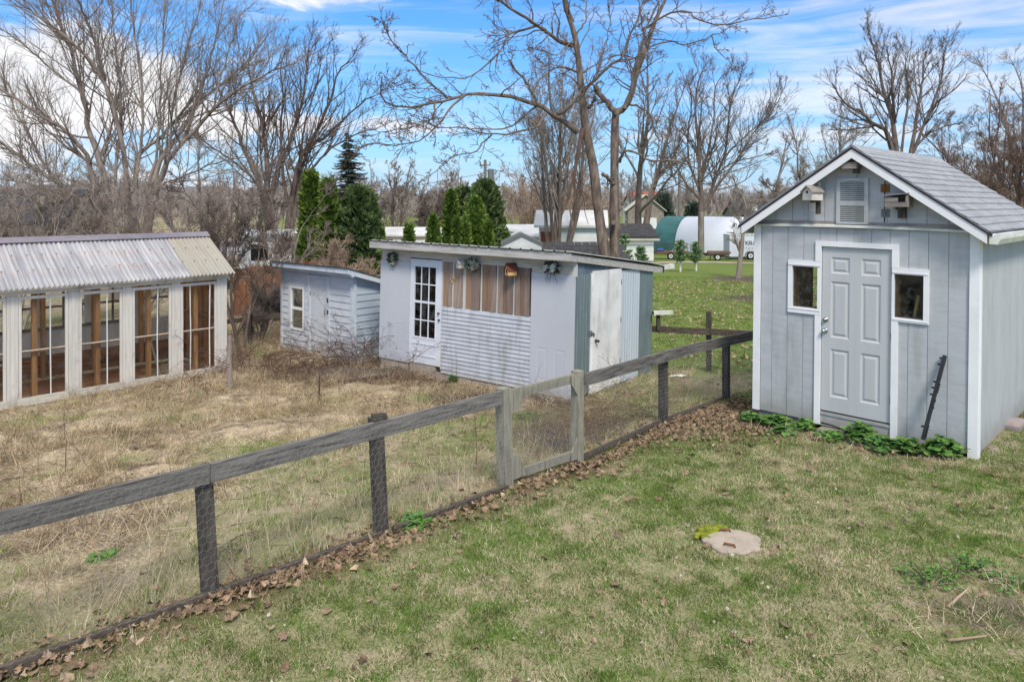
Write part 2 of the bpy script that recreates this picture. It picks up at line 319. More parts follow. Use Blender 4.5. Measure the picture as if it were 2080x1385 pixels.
M['car_glass'] = mat('car_glass', (.02, .022, .025), rough=.1, bump=0, rand=0)
M['bark'] = mat('bark', hexc(146, 128, 114), hexc(92, 79, 70), rough=.95, vscale=7, stretch=(1, 1, .25), bump=1.0, bscale=14, rand=.05, lo=.3, hi=.65, fine=.25, fscale=30)
M['bark_dark'] = mat('bark_dark', hexc(128, 113, 103), hexc(92, 80, 72), rough=.95, vscale=5, stretch=(1, 1, .3), bump=.8, bscale=12, rand=.08)
M['bark_deep'] = mat('bark_deep', hexc(112, 97, 88), hexc(74, 64, 58), rough=.95, vscale=5, stretch=(1, 1, .3), bump=.9, bscale=12, rand=.05)
M['twig_pale'] = mat('twig_pale', hexc(166, 152, 140), hexc(126, 113, 103), rough=.95, vscale=3, bump=0, rand=.12)
M['bark_hazed'] = mat('bark_hazed', hexc(172, 158, 150), hexc(146, 133, 127), rough=1, vscale=2, bump=0, rand=.1)  # aerial haze is put into this paler, greyer bark colour
M['bark_grey'] = mat('bark_grey', hexc(158, 144, 132), hexc(120, 107, 98), rough=.95, vscale=5, stretch=(1, 1, .3), bump=.8, bscale=12, rand=.08)
M['twig_red'] = mat('twig_red', hexc(150, 122, 108), hexc(122, 98, 86), rough=.95, vscale=3, bump=0, rand=.1)
M['twig_tan'] = mat('twig_tan', hexc(176, 152, 130), hexc(142, 120, 100), rough=.95, vscale=3, bump=0, rand=.1)
M['cane'] = mat('cane', hexc(110, 84, 76), hexc(84, 66, 58), rough=.9, vscale=5, bump=0, rand=.15)
M['broken_wood'] = mat('broken_wood', hexc(112, 88, 74), hexc(80, 64, 56), rough=.95, vscale=3, stretch=(3, 3, .4), bump=.8, bscale=12)
# ================================================================== garden shed on the right
def rects_minus(a, b, t0, t1, holes):
    """the rectangle a..b, t0..t1 less the holes (s0, s1, t0, t1), as rectangles"""
    xs = sorted({a, b, *[x for h in holes for x in h[:2] if a < x < b]}); out = []
    for x0, x1 in zip(xs[:-1], xs[1:]):
        cuts = sorted((h[2], h[3]) for h in holes if h[0] <= x0 + 1e-6 and h[1] >= x1 - 1e-6); z = t0
        for c0, c1 in cuts:
            if c0 > z: out.append((x0, x1, z, min(c0, t1)))
            z = max(z, c1)
        if z < t1: out.append((x0, x1, z, t1))
    return out
def recess_panel(mb, s0, s1, t0, t1, y, deep=.012, edge=.018):
    """an embossed panel pressed into a door face that lies at d = y"""
    def ring(i): return [(s0 + i, t0 + i), (s1 - i, t0 + i), (s1 - i, t1 - i), (s0 + i, t1 - i)]
    lv = [(0, 0), (edge, deep), (edge + .012, deep), (edge + .034, deep * .25)]
    vs = []
    for i, dd in lv: vs += [(s, y + dd, t) for s, t in ring(i)]
    fs = []
    for k in range(len(lv) - 1):
        for j in range(4): fs.append((k * 4 + j, k * 4 + (j + 1) % 4, k * 4 + 4 + (j + 1) % 4, k * 4 + 4 + j))
    k = 4 * (len(lv) - 1); fs.append((k, k + 1, k + 2, k + 3)); mb.add(vs, fs)

R = Bld((5.034, 8.002, -2.572), -.775, -.011, 0.0)
RW, RD, RB, RT = 2.556, 3.17, -.153, 2.262
r = thing('garden_shed', 'pale blue-grey gabled garden shed with white trim and six-panel door', 'shed', mat=R.m)
D0, D1 = -1.684, -.868
WL = (R.st(1610.2, 580)[0], R.st(1661.5, 580)[0], R.st(1610.2, 621.9)[1], R.st(1610.2, 539.1)[1])
WR = (R.st(1817.0, 600)[0], R.st(1876.7, 600)[0], R.st(1876.7, 650)[1] - .005, R.st(1817.3, 556)[1] + .0)
holes = [(D0, D1, -1, 2.035), WL, WR]
edges = [-RW + .085]; x = -.085; col = []
while x > -RW + .2: col.append(x); x -= .203
edges = [-RW + .085] + col[::-1]
for a, b in zip(edges[:-1], edges[1:]):
    mb = MB()
    for x0, x1, z0, z1 in rects_minus(a + .0028, b - .0028, RB, RT, holes): mb.box(x0, x1, 0, .012, z0, z1)
    if mb.v: mb.build('siding_board', M['shed_paint'], r)
mb = MB()
for x0, x1, z0, z1 in rects_minus(-RW + .01, -.01, RB + .01, RT, holes): mb.box(x0, x1, .0125, .05, z0, z1)
mb.build('front_wall', M['shed_paint'], r)
LW0 = R.dt(1643.5, 580, -RW)[0]
# side wall towards the camera's right and the two that face away; the left one has a window
y = .085; sb = [.085]
for yy in (.42, .84, 1.24, 1.62, 2.0, 2.37, 2.75, RD): sb.append(yy)
for i, (a, b) in enumerate(zip(sb[:-1], sb[1:])):
    MB().box(-.012, 0, a + .003, b - .003, RB, RT).build('side_board', M['shed_side'], r)
MB().box(-.05, -.0125, .0505, RD - .01, RB + .01, RT).build('side_wall', M['shed_side'], r)
lw = MB()
for x0, x1, z0, z1 in rects_minus(.0505, RD - .01, RB, RT, [(LW0, LW0 + 1.0, 1.0, 1.80)]): lw.box(-RW, -RW + .04, x0, x1, z0, z1)
lw.build('side_wall', M['shed_side'], r)
MB().box(-RW, 0, RD - .009, RD, RB, RT).build('back_wall', M['shed_side'], r)
MB().box(-RW + .05, -.06, .06, RD - .02, RB + .01, RB + .06).build('floor', M['interior'], r)
lin = MB()
for x0, x1, z0, z1 in rects_minus(.06, RD - .02, RB + .07, RT - .01, [(LW0, LW0 + 1.0, 1.0, 1.80)]): lin.box(-RW + .045, -RW + .06, x0, x1, z0, z1)
lin.box(-.065, -.055, .06, RD - .02, RB + .07, RT - .01).box(-RW + .07, -.07, RD - .03, RD - .022, RB + .07, RT - .01).build('lining', M['interior'], r)
MB().box(-RW + .05, -.06, .06, RD - .03, RT + .03, RT + .045).build('ceiling', M['interior'], r)
# corner boards
MB().box(-RW - .012, -RW + .081, -.02, -.001, RB - .005, RT + .03).build('corner_board', M['white_trim'], r)
MB().box(-.081, .014, -.022, -.001, RB - .06, RT - .01).build('corner_board', M['white_trim'], r)
MB().box(.001, .020, .0, .082, RB - .05, RT - .02).build('corner_board', M['white_trim'], r)
# door
def six_panel_door(parent):
    y = .012
    cols = [(R.st(1687.5, 600, y)[0], R.st(1725.6, 600, y)[0]), (R.st(1749, 600, y)[0], R.st(1789, 600, y)[0])]
    T = lambda py: R.st(1706, py, y)[1]
    rows = [(T(556.5), T(523.5)), (T(687.5), T(572.8)), (T(809), T(711))]
    hl = [(c[0], c[1], q[0], q[1]) for c in cols for q in rows]
    mb = MB()
    for x0, x1, z0, z1 in rects_minus(D0 + .004, D1 - .004, .006, 2.028, hl): mb.box(x0, x1, y, y + .035, z0, z1)
    door = mb.build('door', M['door_paint'], parent)
    for h in hl:
        p = MB(); recess_panel(p, *h, y); p.box(h[0], h[1], y + .016, y + .03, h[2], h[3]); p.build('door_panel', M['door_paint'], door)
    for px, py in ((1676.5, 649), (1675.5, 671.5)):
        s, t = R.st(px, py); k = MB(); k.cyl((s, y, t), (s, y - .012, t), .034, .031, 14); k.cyl((s, y - .012, t), (s, y - .045, t), .014, .016, 10)
        if py > 660: k.ball((s, y - .06, t), .027, 12, 8)
        else: k.cyl((s, y - .012, t), (s, y - .03, t), .024, .022, 12)
        k.build('door_knob' if py > 660 else 'deadbolt', M['metal'], door, True)
    for t in (.28, 1.02, 1.78): MB().box(D1 - .012, D1 + .002, -.004, .014, t - .045, t + .045).build('hinge', M['dark_metal'], door)
six_panel_door(r)
MB().box(D0 - .002, D1 + .002, -.012, .03, -.045, -.012).build('threshold', M['shed_paint'], r); MB().box(D0 + .001, D1 - .001, .004, .03, -.0115, .0055).build('door_gap', M['dark'], r)
MB().box(D0 - .001, D1 + .001, -.002, .01, RB - .03, -.047).build('kick_board', M['shed_paint'], r)
# casing: two legs that stop at the little windows, and a head
cw = .072
def casing(x0, x1, z0, z1, p=-.022): MB().box(x0, x1, p, -.0005, z0, z1).build('door_casing', M['white_trim'], r)
LT0, LT1 = R.st(1640, 637.2)[1], R.st(1640, 530)[1]; RT0, RT1 = R.st(1840, 654.5)[1], R.st(1840, 545)[1]
casing(D0 - cw, D1 + cw, 2.036, 2.036 + .062)
casing(D0 - cw, D0, LT1 + .002, 2.0355); casing(D0 - cw, D0, RB - .02, LT0 - .002)
casing(D1, D1 + cw, RT1 + .002, 2.0355); casing(D1, D1 + cw, RB - .03, RT0 - .002)
def small_window(h, z0, z1, inner):
    fr = MB(); fw = .055
    L = h[0] - fw if inner == 'R' else D1 + .001; Rr = h[1] + fw if inner == 'L' else D0 - .001
    if inner == 'R': Rr = D0 - .001; L = h[0] - fw
    else: L = D1 + .001; Rr = h[1] + fw
    fr.box(L, Rr, -.024, -.001, h[3], z1); fr.box(L, Rr, -.024, -.001, z0, h[2]); fr.box(L, h[0], -.023, -.001, h[2] + .001, h[3] - .001); fr.box(h[1], Rr, -.023, -.001, h[2] + .001, h[3] - .001)
    f = fr.build('window', M['white_trim'], r)
    MB().box(L + .006, Rr - .006, -.03, -.0245, h[3] + .012, h[3] + .022).build('moulding', M['white_trim'], f); MB().box(L + .006, Rr - .006, -.03, -.0245, h[2] - .024, h[2] - .014).build('moulding', M['white_trim'], f)
    MB().box(h[0] + .001, h[1] - .001, .020, .024, h[2] + .001, h[3] - .001).build('pane', M['glass'], f)
    MB().box(h[0] + .002, h[0] + .03, .03, .14, h[2] + .001, h[3] - .001).build('jamb', M['jamb'], f)
    MB().box(h[0] + .002, h[1] - .002, .05, .12, h[2] - .03, h[2] + .008).build('inner_sill', M['jamb'], f)
small_window(WL, LT0, LT1, 'R'); small_window(WR, RT0, RT1, 'L')
# gable
RC, RHW, OV = -1.272, 1.385, .18                    # ridge line, half the eaves width, overhang
AP, EA = 3.21, 2.262                                # heights of the rake board's top edge at the ridge and at the eaves
slope = (AP - EA) / RHW
def rake_t(s): return AP - abs(s - RC) * slope
GB = 2.345
gaps = [-2.5, -2.28, -2.06, -1.86, -1.655, -1.27, -.93, -.72, -.51, -.29, -.08]
for a, b in zip(gaps[:-1], gaps[1:]):
    a2, b2 = a + .003, b - .003; pts = [(a2, GB), (b2, GB), (b2, max(GB + .001, rake_t(b2) - .02))]
    if a2 < RC < b2: pts.append((RC, rake_t(RC) - .02))
    pts.append((a2, max(GB + .001, rake_t(a2) - .02)))
    MB().prism(pts, -.004, .008).build('gable_board', M['shed_paint'], r)
MB().prism([(-RW, RT + .02), (0, RT + .02), (0, EA - .02), (RC, AP - .03), (-RW, EA - .02)], .0085, .04).build('gable_wall', M['shed_paint'], r)
MB().prism([(-RW, RT + .02), (0, RT + .02), (0, EA - .02), (RC, AP - .03), (-RW, EA - .02)], RD - .03, RD - .001).build('gable_wall', M['shed_side'], r)
led = MB(); n = 9
for i in range(n):
    s0 = -RW - .02 + i * (RW + .05) / n; s1 = s0 + (RW + .05) / n; q = lambda s: .012 * math.sin((s + RW) / RW * 3.14159)
    led.add([(s0, -.05, 2.262 + q(s0)), (s1, -.05, 2.262 + q(s1)), (s1, -.002, 2.262 + q(s1)), (s0, -.002, 2.262 + q(s0)), (s0, -.05, 2.284 + q(s0)), (s1, -.05, 2.284 + q(s1)), (s1, -.002, 2.30 + q(s1)), (s0, -.002, 2.30 + q(s0))],
            [(0, 3, 2, 1), (4, 5, 6, 7), (0, 1, 5, 4), (1, 2, 6, 5), (2, 3, 7, 6), (3, 0, 4, 7)])
led.build('ledge', M['gutter'], r)
MB().box(-RW + .06, -.06, -.010, -.0045, 2.305, GB - .001).build('ledge_board', M['old_wood'], r)
# roof: two slopes of shingles laid course by course
th = .105
for side in (-1, 1):
    ends = RC + side * RHW
    MB().prism([(RC, AP), (ends, EA), (ends, EA - th), (RC, AP - th)][:: -side], -OV - .02, -OV).build('rake_board', M['white_trim'], r)
    MB().prism([(RC, AP + .035), (ends + side * .045, EA + .005), (ends + side * .045, EA - .028), (RC, AP + .002)][:: -side], -OV - .03, -OV + .01).build('drip_edge', M['drip_edge'], r)
    MB().prism([(RC, AP + .02), (ends, EA + .02), (ends, EA - .02), (RC, AP - .02)][:: -side], -OV + .012, RD + OV).build('roof_deck', M['old_wood'], r)
    sl = MB().prism([(RC, AP + .028), (ends + side * .02, EA + .012), (ends + side * .02, EA + .0215), (RC, AP + .036)][::side], -OV - .035, RD + OV + .02).build('roof_slope', M['shingle'], r)
    ncr = 13; L = RHW + .03
    if side == 1 or True:
        for c in range(ncr):
            f0 = c / ncr; f1 = (c + 1.12) / ncr; tab = .31; x = -OV - .04 - (.155 if c % 2 else 0)
            while x < RD + OV:
                xa = max(x, -OV - .042) + .003; xb = min(x + tab, RD + OV + .025) - .003; x += tab
                if xb - xa < .03: continue
                if side == 1 and c == 12 and (.33 < (xa + xb) / 2 < .5): continue
                jit = random.uniform(-.004, .004)
                s0 = RC + side * L * f0; s1 = RC + side * (L * f1 - (.12 * L / ncr if c == 12 else 0) + jit)
                z0 = AP + .037 - (L * f0) * slope; z1 = AP + .037 - abs(s1 - RC) * slope + .022; z0b = z0 + .004
                v = [(s0, xa, z0), (s1, xa, z1 - .013), (s1, xb, z1 - .013), (s0, xb, z0), (s0, xa, z0b), (s1, xa, z1), (s1, xb, z1), (s0, xb, z0b)]
                fc = [(0, 1, 2, 3), (4, 7, 6, 5), (0, 4, 5, 1), (1, 5, 6, 2), (2, 6, 7, 3), (3, 7, 4, 0)]
                MB().add(v, fc).build('shingle', M['shingle'], sl)
    k = MB(); g0, g1 = ends + side * .02, ends + side * .125; gz = EA - .02
    k.prism([(g0, gz), (g0, gz - .075), (g0 + side * .02, gz - .09), (g1 - side * .03, gz - .09), (g1, gz - .03), (g1, gz), (g1 - side * .008, gz), (g1 - side * .01, gz - .03), (g1 - side * .035, gz - .08), (g0 + side * .022, gz - .08), (g0 + side * .008, gz - .07), (g0 + side * .008, gz)][::-side], -OV - .012, RD + OV)
    k.prism([(g0, gz), (g0, gz - .085), (g1 - side * .03, gz - .088), (g1 - side * .003, gz - .03), (g1 - side * .003, gz)][::-side], -OV - .016, -OV - .0125)
    gu = k.build('gutter', M['gutter'], r)
    MB().obox((g0, .11, gz + .012), (g1, .11, gz + .004), .012, .006).build('gutter_strap', M['gutter'], gu)
    MB().prism([(RC + side * (RHW - .13), EA + .04), (ends + side * .03, EA - .012), (ends + side * .03, EA - .018), (RC + side * (RHW - .13), EA + .03)][::-side], -OV + .0, RD + OV).build('eave_board', M['white_trim'], r)
for i in range(11):
    x = -OV - .03 + i * .33
    mb = MB(); wv = .15
    mb.prism([(RC - wv, AP + .055 - wv * slope), (RC, AP + .058), (RC + wv, AP + .055 - wv * slope), (RC + wv, AP + .047 - wv * slope), (RC, AP + .05), (RC - wv, AP + .047 - wv * slope)][::-1], x, x + .325)
    mb.build('ridge_shingle', M['shingle'], r)
# louvred shutter, hinge plates and the loft door's joint
s0, t1 = R.st(1699.8, 362.5, -.02); s1, t0 = R.st(1763.5, 457.3, -.02); t1 = R.st(1730, 362, -.02)[1]; t0 = R.st(1730, 455.5, -.02)[1]
sh = MB(); fw = .045; tm = t0 + (t1 - t0) * .455
sh.box(s0, s0 + fw, -.03, -.005, t0, t1).box(s1 - fw, s1, -.03, -.005, t0, t1)
sh.box(s0 + fw, s1 - fw, -.03, -.005, t0, t0 + .03).box(s0 + fw, s1 - fw, -.03, -.005, tm - .03, tm + .03)
sh.prism([(s0 + fw, t1 - .05), (s0 + fw + .04, t1 - .048), ((s0 + s1) / 2, t1 - .03), (s1 - fw - .04, t1 - .048), (s1 - fw, t1 - .05), (s1 - fw, t1), (s0 + fw, t1)], -.03, -.005)
shut = sh.build('shutter', M['shed_paint'], r)
for a, b, k in ((t0 + .032, tm - .032, 8), (tm + .032, t1 - .052, 9)):
    for i in range(k):
        z = a + (i + .5) * (b - a) / k; MB().obox((s0 + fw, -.016, z), (s1 - fw, -.016, z), .024, .005, up=(0, .62, 1)).build('slat', M['shed_paint'], shut)
for (px0, py0, px1, py1), mm in (((1789, 374.6, 1807, 391), 'rust'), ((1790, 425, 1807, 441), 'galv')):
    a, z1 = R.st(px0, py0, -.01); b, z0 = R.st(px1, py1, -.01)
    MB().box(a, (a + b) / 2 - .006, -.012, -.0042, z0, z1).box((a + b) / 2 + .006, b, -.012, -.0042, z0, z1).box((a + b) / 2 - .006, (a + b) / 2 + .006, -.02, -.0042, z0 + .01, z1 - .01).build('hinge_plate', M[mm], r)
a = R.st(1798, 400)[0]; MB().box(a - .009, a + .004, -.0065, -.0042, GB + .005, R.st(1798, 369)[1]).build('joint_strip', M['dark'], r)
# block footing
bx = -RW + .06
for i, L in enumerate((.29, .4, .38, .4, .4, .4)):
    if i in (2,): bx += L; continue
    MB().box(bx, bx + L - .012, .03, .2, RB - .2, RB - .004).build('foundation_block', M['block'], r); bx += L
for i in range(8): MB().box(-.2, -.015, .25 + i * .38, .25 + i * .38 + .36, RB - .2, RB - .004).build('foundation_block', M['block'], r)

# things fixed to, leaning on or standing in the shed
def at_front(B, px, py, d=0.0):
    s, t = B.st(px, py, d); return B.at(s, d, t)
def frame_at(B, s, d, t, turn=0.0): return B.m @ Matrix.Translation((s, d, t)) @ Matrix.Rotation(turn, 4, 'Z')
s, t = R.st(1650.5, 407, -.18)
bh = thing('birdhouse', 'whitewashed birdhouse with faded paint on a bracket under the left rake', 'birdhouse', mat=frame_at(R, s, -.18, t, -.42))
w2, d2, hb = .078, .085, .105
def birdhouse(bh, w2, d2, hb, ht, mw, mr, hole=.018, floor=True, ov=.02, holez=None):
    MB().prism([(-w2, 0), (w2, 0), (w2, hb), (0, ht), (-w2, hb)], -d2, d2).build('box', mw, bh)
    for sd_ in (-1, 1):
        MB().prism([(0, ht + .004), (sd_ * (w2 + ov), hb + .004 - ov * (ht - hb) / w2), (sd_ * (w2 + ov), hb + .018 - ov * (ht - hb) / w2), (0, ht + .02)][::sd_], -d2 - .02, d2 + .01).build('roof_board', mr, bh)
    hz = holez if holez else hb * .95
    MB().cyl((0, -d2 - .002, hz), (0, -d2 + .01, hz), hole, n=14).build('hole', M['dark'], bh)
birdhouse(bh, w2, d2, hb, .165, M['birdhouse_white'], M['old_wood'])
MB().box(-.018, .018, d2 - .02, d2 + .03, -.17, -.002).box(-.018, .018, -.02, d2 - .02, -.03, -.002).build('bracket', M['fence_post'], bh)
MB().box(-.03, .03, d2 - .01, d2 + .01, .17, .22).build('hanger', M['birdhouse_white'], bh)
s, t = R.st(1826, 420.5, -.13)
nb = thing('nest_box', 'weathered wooden nest box with a cut open front under the right rake', 'nest box', mat=frame_at(R, s, -.13, t))
MB().box(-.12, .115, -.11, -.098, .0, .055).build('front_board', M['old_wood'], nb); MB().box(-.12, .02, -.11, -.098, .057, .105).build('front_board', M['old_wood'], nb)
MB().box(-.12, -.105, -.097, .11, 0, .115).box(.10, .115, -.111, .11, .0565, .14).box(.10, .115, -.097, .11, .0, .056).box(-.104, .099, .1, .11, 0, .13).build('side_board', M['old_wood'], nb)
MB().box(-.104, .099, -.097, .1, 0, .012).build('floor_board', M['old_wood'], nb)
MB().add([(-.14, -.13, .122), (.13, -.13, .15), (.13, .12, .15), (-.14, .12, .122), (-.14, -.13, .132), (.13, -.13, .16), (.13, .12, .16), (-.14, .12, .132)], [(0, 3, 2, 1), (4, 5, 6, 7), (0, 1, 5, 4), (1, 2, 6, 5), (2, 3, 7, 6), (3, 0, 4, 7)]).build('lid_board', M['old_wood'], nb)
MB().box(-.02, .05, .02, .11, -.13, -.001).box(-.02, .05, -.06, .02, -.03, -.001).build('bracket', M['fence_post'], nb)
s, t = R.st(1726, 343, -.15)
pb = thing('wooden_box', 'small grey wooden box tucked under the gable peak', 'box', mat=frame_at(R, s, -.15, t))
MB().box(-.085, .085, -.02, .0, 0, .075).build('front_board', M['old_wood'], pb); MB().box(-.085, .085, .001, .14, .0, .07).build('box', M['old_wood'], pb)
MB().box(.02, .085, .04, .1, -.055, -.001).build('bracket', M['dark_metal'], pb)
# black notched pole leaning on the front
a = at_front(R, 1874.5, 893, -.32); b = at_front(R, 1919.5, 722, -.03); a.z = -.02 if a.z < -.02 else a.z
lp = thing('black_pole', 'black notched plastic pole leaning against the shed front', 'pole', a)
d = b - a; k = MB(); k.obox((0, 0, 0), d, .042, .034, up=(.7, -.7, 0)); k.build('shaft', M['pole_black'], lp)
nrm = d.normalized(); sidev = Vector((R.u.x, R.u.y, 0)).normalized()
for f, sg, L in ((.965, -1, .045), (.89, -1, .045), (.68, -1, .045), (.61, -1, .05), (.53, -1, .045), (.15, -1, .055), (.13, 1, .02), (.10, 1, .02), (.07, 1, .02), (.04, 1, .02), (.16, 1, .02), (.655, 1, .022), (.625, 1, .022), (.595, 1, .022), (.565, 1, .02), (.38, 1, .02), (.46, 1, .02)):
    p = d * f; q = p + sidev * sg * (.018 + L * .45); e = MB().obox(p + sidev * sg * .015, q, .02, .018)
    if sg < 0: e.obox(q - nrm * .010, q + nrm * .010, .012, .014)
    e.build('peg', M['pole_black'], lp)
# tool handle seen through the right-hand window
a = R.at(*[(R.st(1846, 650, .14)[0]), .14, R.st(1846, 650, .14)[1] - .3]); b = R.at(R.st(1866, 600, .18)[0], .18, R.st(1866, 600, .18)[1])
th_ = thing('tool_handle', 'pale wooden tool handle standing inside the small right window', 'tool', a)
M['handle'] = mat('handle', hexc(224, 186, 120), hexc(200, 164, 104), rough=.6, bump=.1)
d = b - a; MB().tube([(0, 0, 0), d], .02, 8).build('shaft', M['handle'], th_, True); MB().obox((-.1, 0, .02), (.1, 0, .02), .04, .06).build('head', M['steel_dark'], th_)
# old beam below the threshold and the loose stones along the side
a = at_front(R, 1676, 879, -.2); b = at_front(R, 1742, 892, -.2)
lg = thing('timber_beam', 'split brown timber lying under the shed threshold', 'timber', (a + b) / 2, -.775)
MB().box(-.26, .26, -.07, .09, -.12, .045).build('beam', M['gate_wood'], lg)
M['hose'] = mat('hose', (.02, .02, .022), rough=.6, bump=0)
a = at_front(R, 1668, 858, -.05); b = at_front(R, 1745, 884, -.07)
cb_ = thing('black_cable', 'black cable running along the foot of the shed door', 'cable', a)
MB().tube([(0, 0, 0), (b - a) * .3 + Vector((0, 0, .01)), (b - a) * .6, (b - a) * .85 + Vector((0, 0, -.01)), (b - a) + Vector((0, 0, -.06))], .009, 6).build('cord', M['hose'], cb_, True)

# ================================================================== chicken coop in the middle
C_ = Bld((1.032, 12.402, -3.153), -.632, -.013, -.019)
CW, CD = 4.649, 3.02
c = thing('chicken_coop', 'long lean-to coop of patched doors, planks and lap siding with white glazed door', 'shed', mat=C_.m)
MP, MLB, MBt, MST, MSB = 1.953, -.035, -.127, 1.164, -.109
S1, S0, SS = -3.806, -2.984, -.895
# reused doors as wall panels
def flush_panel(name, a, b, z0, z1, rec, m, y=-.02, thick=.04):
    mb = MB()
    for x0, x1, q0, q1 in rects_minus(a, b, z0, z1, rec): mb.box(x0, x1, y, y + thick, q0, q1)
    o = mb.build(name, m, c)
    for h in rec:
        p = MB(); recess_panel(p, *h, y, .0035, .012); p.box(h[0], h[1], y + .014, y + .03, h[2], h[3]); p.build('panel', m, o)
    return o
q = lambda px, py: C_.st(px, py, -.02)
flush_panel('wall_panel', -CW, S1 - .012, MLB, MP, [(q(786.5, 700)[0], q(794, 700)[0], q(790, 707)[1], q(790, 655)[1]), (q(803, 700)[0], q(816, 700)[0], q(810, 712)[1], q(810, 656)[1])], M['coop_panel'])
flush_panel('wall_panel', SS + .004, -.002, MBt, MP, [(q(1091.5, 700)[0], q(1111.8, 700)[0], q(1101, 773)[1], q(1101, 706)[1]), (q(1126, 700)[0], q(1147, 700)[0], q(1137, 781)[1], q(1137, 711.5)[1])], M['coop_panel'])
# glazed door
dr = []; xs = [q(841.2, 600)[0], q(854.3, 600)[0], q(869.6, 600)[0], q(884.6, 600)[0]]
ztop, zb = q(841, 540.5)[1], q(841, 682)[1]
rows = [ztop, q(841, 575.5)[1], q(841, 611.5)[1], q(841, 648)[1], zb]
fm = MB()
for x0, x1, z0, z1 in rects_minus(S1, S0, -.0, 2.03, [(xs[0], xs[3], zb, ztop)]): fm.box(x0, x1, -.015, .025, z0, z1)
gd = fm.build('glazed_door', M['door_white'], c)
for i in range(1, 3): MB().box(xs[i] - .011, xs[i] + .011, -.006, .012, zb + .001, ztop - .001).build('muntin', M['door_white'], gd)
for j in range(1, 4):
    hh = .022 if j == 2 else .011
    for i in range(3): MB().box(xs[i] + (.0115 if i else .001), xs[i + 1] - (.0115 if i < 2 else .001), -.007, .013, rows[j] - hh, rows[j] + hh).build('muntin', M['door_white'], gd)
M['glass_dark'] = glass_mat('glass_dark', (.5, .5, .52), refl=1.0, dirt=.22)
for i in range(3):
    for j in range(4): MB().box(xs[i] + .012, xs[i + 1] - .012, .004, .008, rows[j + 1] + .012, rows[j] - .012).build('pane', M['glass_dark'], gd)
fb = MB(); fb.box(xs[0] - .03, xs[3] + .03, -.022, -.0155, zb - .03, zb).box(xs[0] - .03, xs[3] + .03, -.022, -.0155, ztop, ztop + .03).box(xs[0] - .03, xs[0], -.0215, -.0155, zb, ztop).box(xs[3], xs[3] + .03, -.0215, -.0155, zb, ztop)
fb.build('glazing_bead', M['door_white'], gd)
for z0, z1 in ((q(862, 698)[1] - .02, q(862, 698)[1]), (q(862, 723)[1] - .012, q(862, 723)[1] + .01)): MB().box(xs[0] - .02, xs[3] + .03, -.026, -.0155, z0, z1).build('rail_moulding', M['door_white'], gd)
for px, py in ((891.4, 636.5), (892.5, 650)):
    s, t = q(px, py); MB().cyl((s, -.015, t), (s, -.05, t), .016, .022, 10).build('door_knob', M['dark_metal'], gd, True)
MB().box(S1 - .0115, S1 - .001, -.01, .02, MLB, MP + .06).build('door_jamb', M['tan_board'], c); MB().box(S0 + .001, S0 + .02, -.012, .02, -.05, 2.05).build('door_jamb', M['tan_board'], c)
# upright planks above the siding
pxs = [(897.4, 900.3, 'c'), (900.3, 908.2, 'o'), (908.2, 917.6, 'g'), (917.6, 921.6, 'c'), (921.6, 939.5, 'g'), (939.5, 946, 'c'), (946, 957, 'o'), (957, 975.3, 'g'), (975.3, 979.3, 'c'), (979.3, 990.6, 'o'), (990.6, 997.4, 'o'), (997.4, 1007.8, 'g'), (1007.8, 1011.6, 'c'), (1011.6, 1023.4, 'g'), (1023.4, 1030, 'o'), (1030, 1042, 'g'), (1042, 1045.5, 'c'), (1045.5, 1057, 'g'), (1057, 1065, 'o'), (1065, 1076, 'g')]
for a, b, k in pxs:
    sa, sb2 = C_.st(a, 600)[0], C_.st(b, 600)[0]; pr = {'c': .004, 'o': -.004, 'g': -.010}[k] + random.uniform(-.002, .002)
    MB().box(sa + .004, sb2 - .004, pr, .03, MST + .004, 2.02).build('batten' if k == 'c' else 'plank', M[{'c': 'cream', 'o': 'plank_orange', 'g': 'plank_grey'}[k]], c)
# lap siding
nl = 17; e = (MST - MSB) / nl
for i in range(nl):
    z1 = MST - i * e; z0 = z1 - e; a, b = S0 + .022, SS - .001
    for xa, xb in (((a, -2.32), (-2.318, b)) if i == 1 else ((a, b),)):
        MB().add([(xa, .0, z0 + .002), (xb, .0, z0 + .002), (xb, .0, z1 + .012), (xa, .0, z1 + .012), (xa, -.019, z0 + .002), (xb, -.019, z0 + .002), (xb, -.002, z1 + .0), (xa, -.002, z1 + .0)],
                 [(0, 1, 2, 3), (4, 7, 6, 5), (0, 4, 5, 1), (1, 5, 6, 2), (2, 6, 7, 3), (3, 7, 4, 0)]).build('siding_board', M['coop_siding'], c)
# header boards
for a, b, z0, z1 in ((-CW + .04, S1 - .014, MP + .002, 2.36), (S1 - .010, S0 + .015, 2.05, 2.36), (S0 + .018, SS, 2.022, 2.36), (SS + .003, -.055, MP + .002, 2.085), (SS + .003, -.055, 2.088, 2.36)):
    MB().box(a, b, -.012, .02, z0, z1).build('header_board', M['tan_board'], c)
MB().box(-.053, .016, -.016, .03, MP - .02, 2.34).build('corner_post', M['cream'], c)
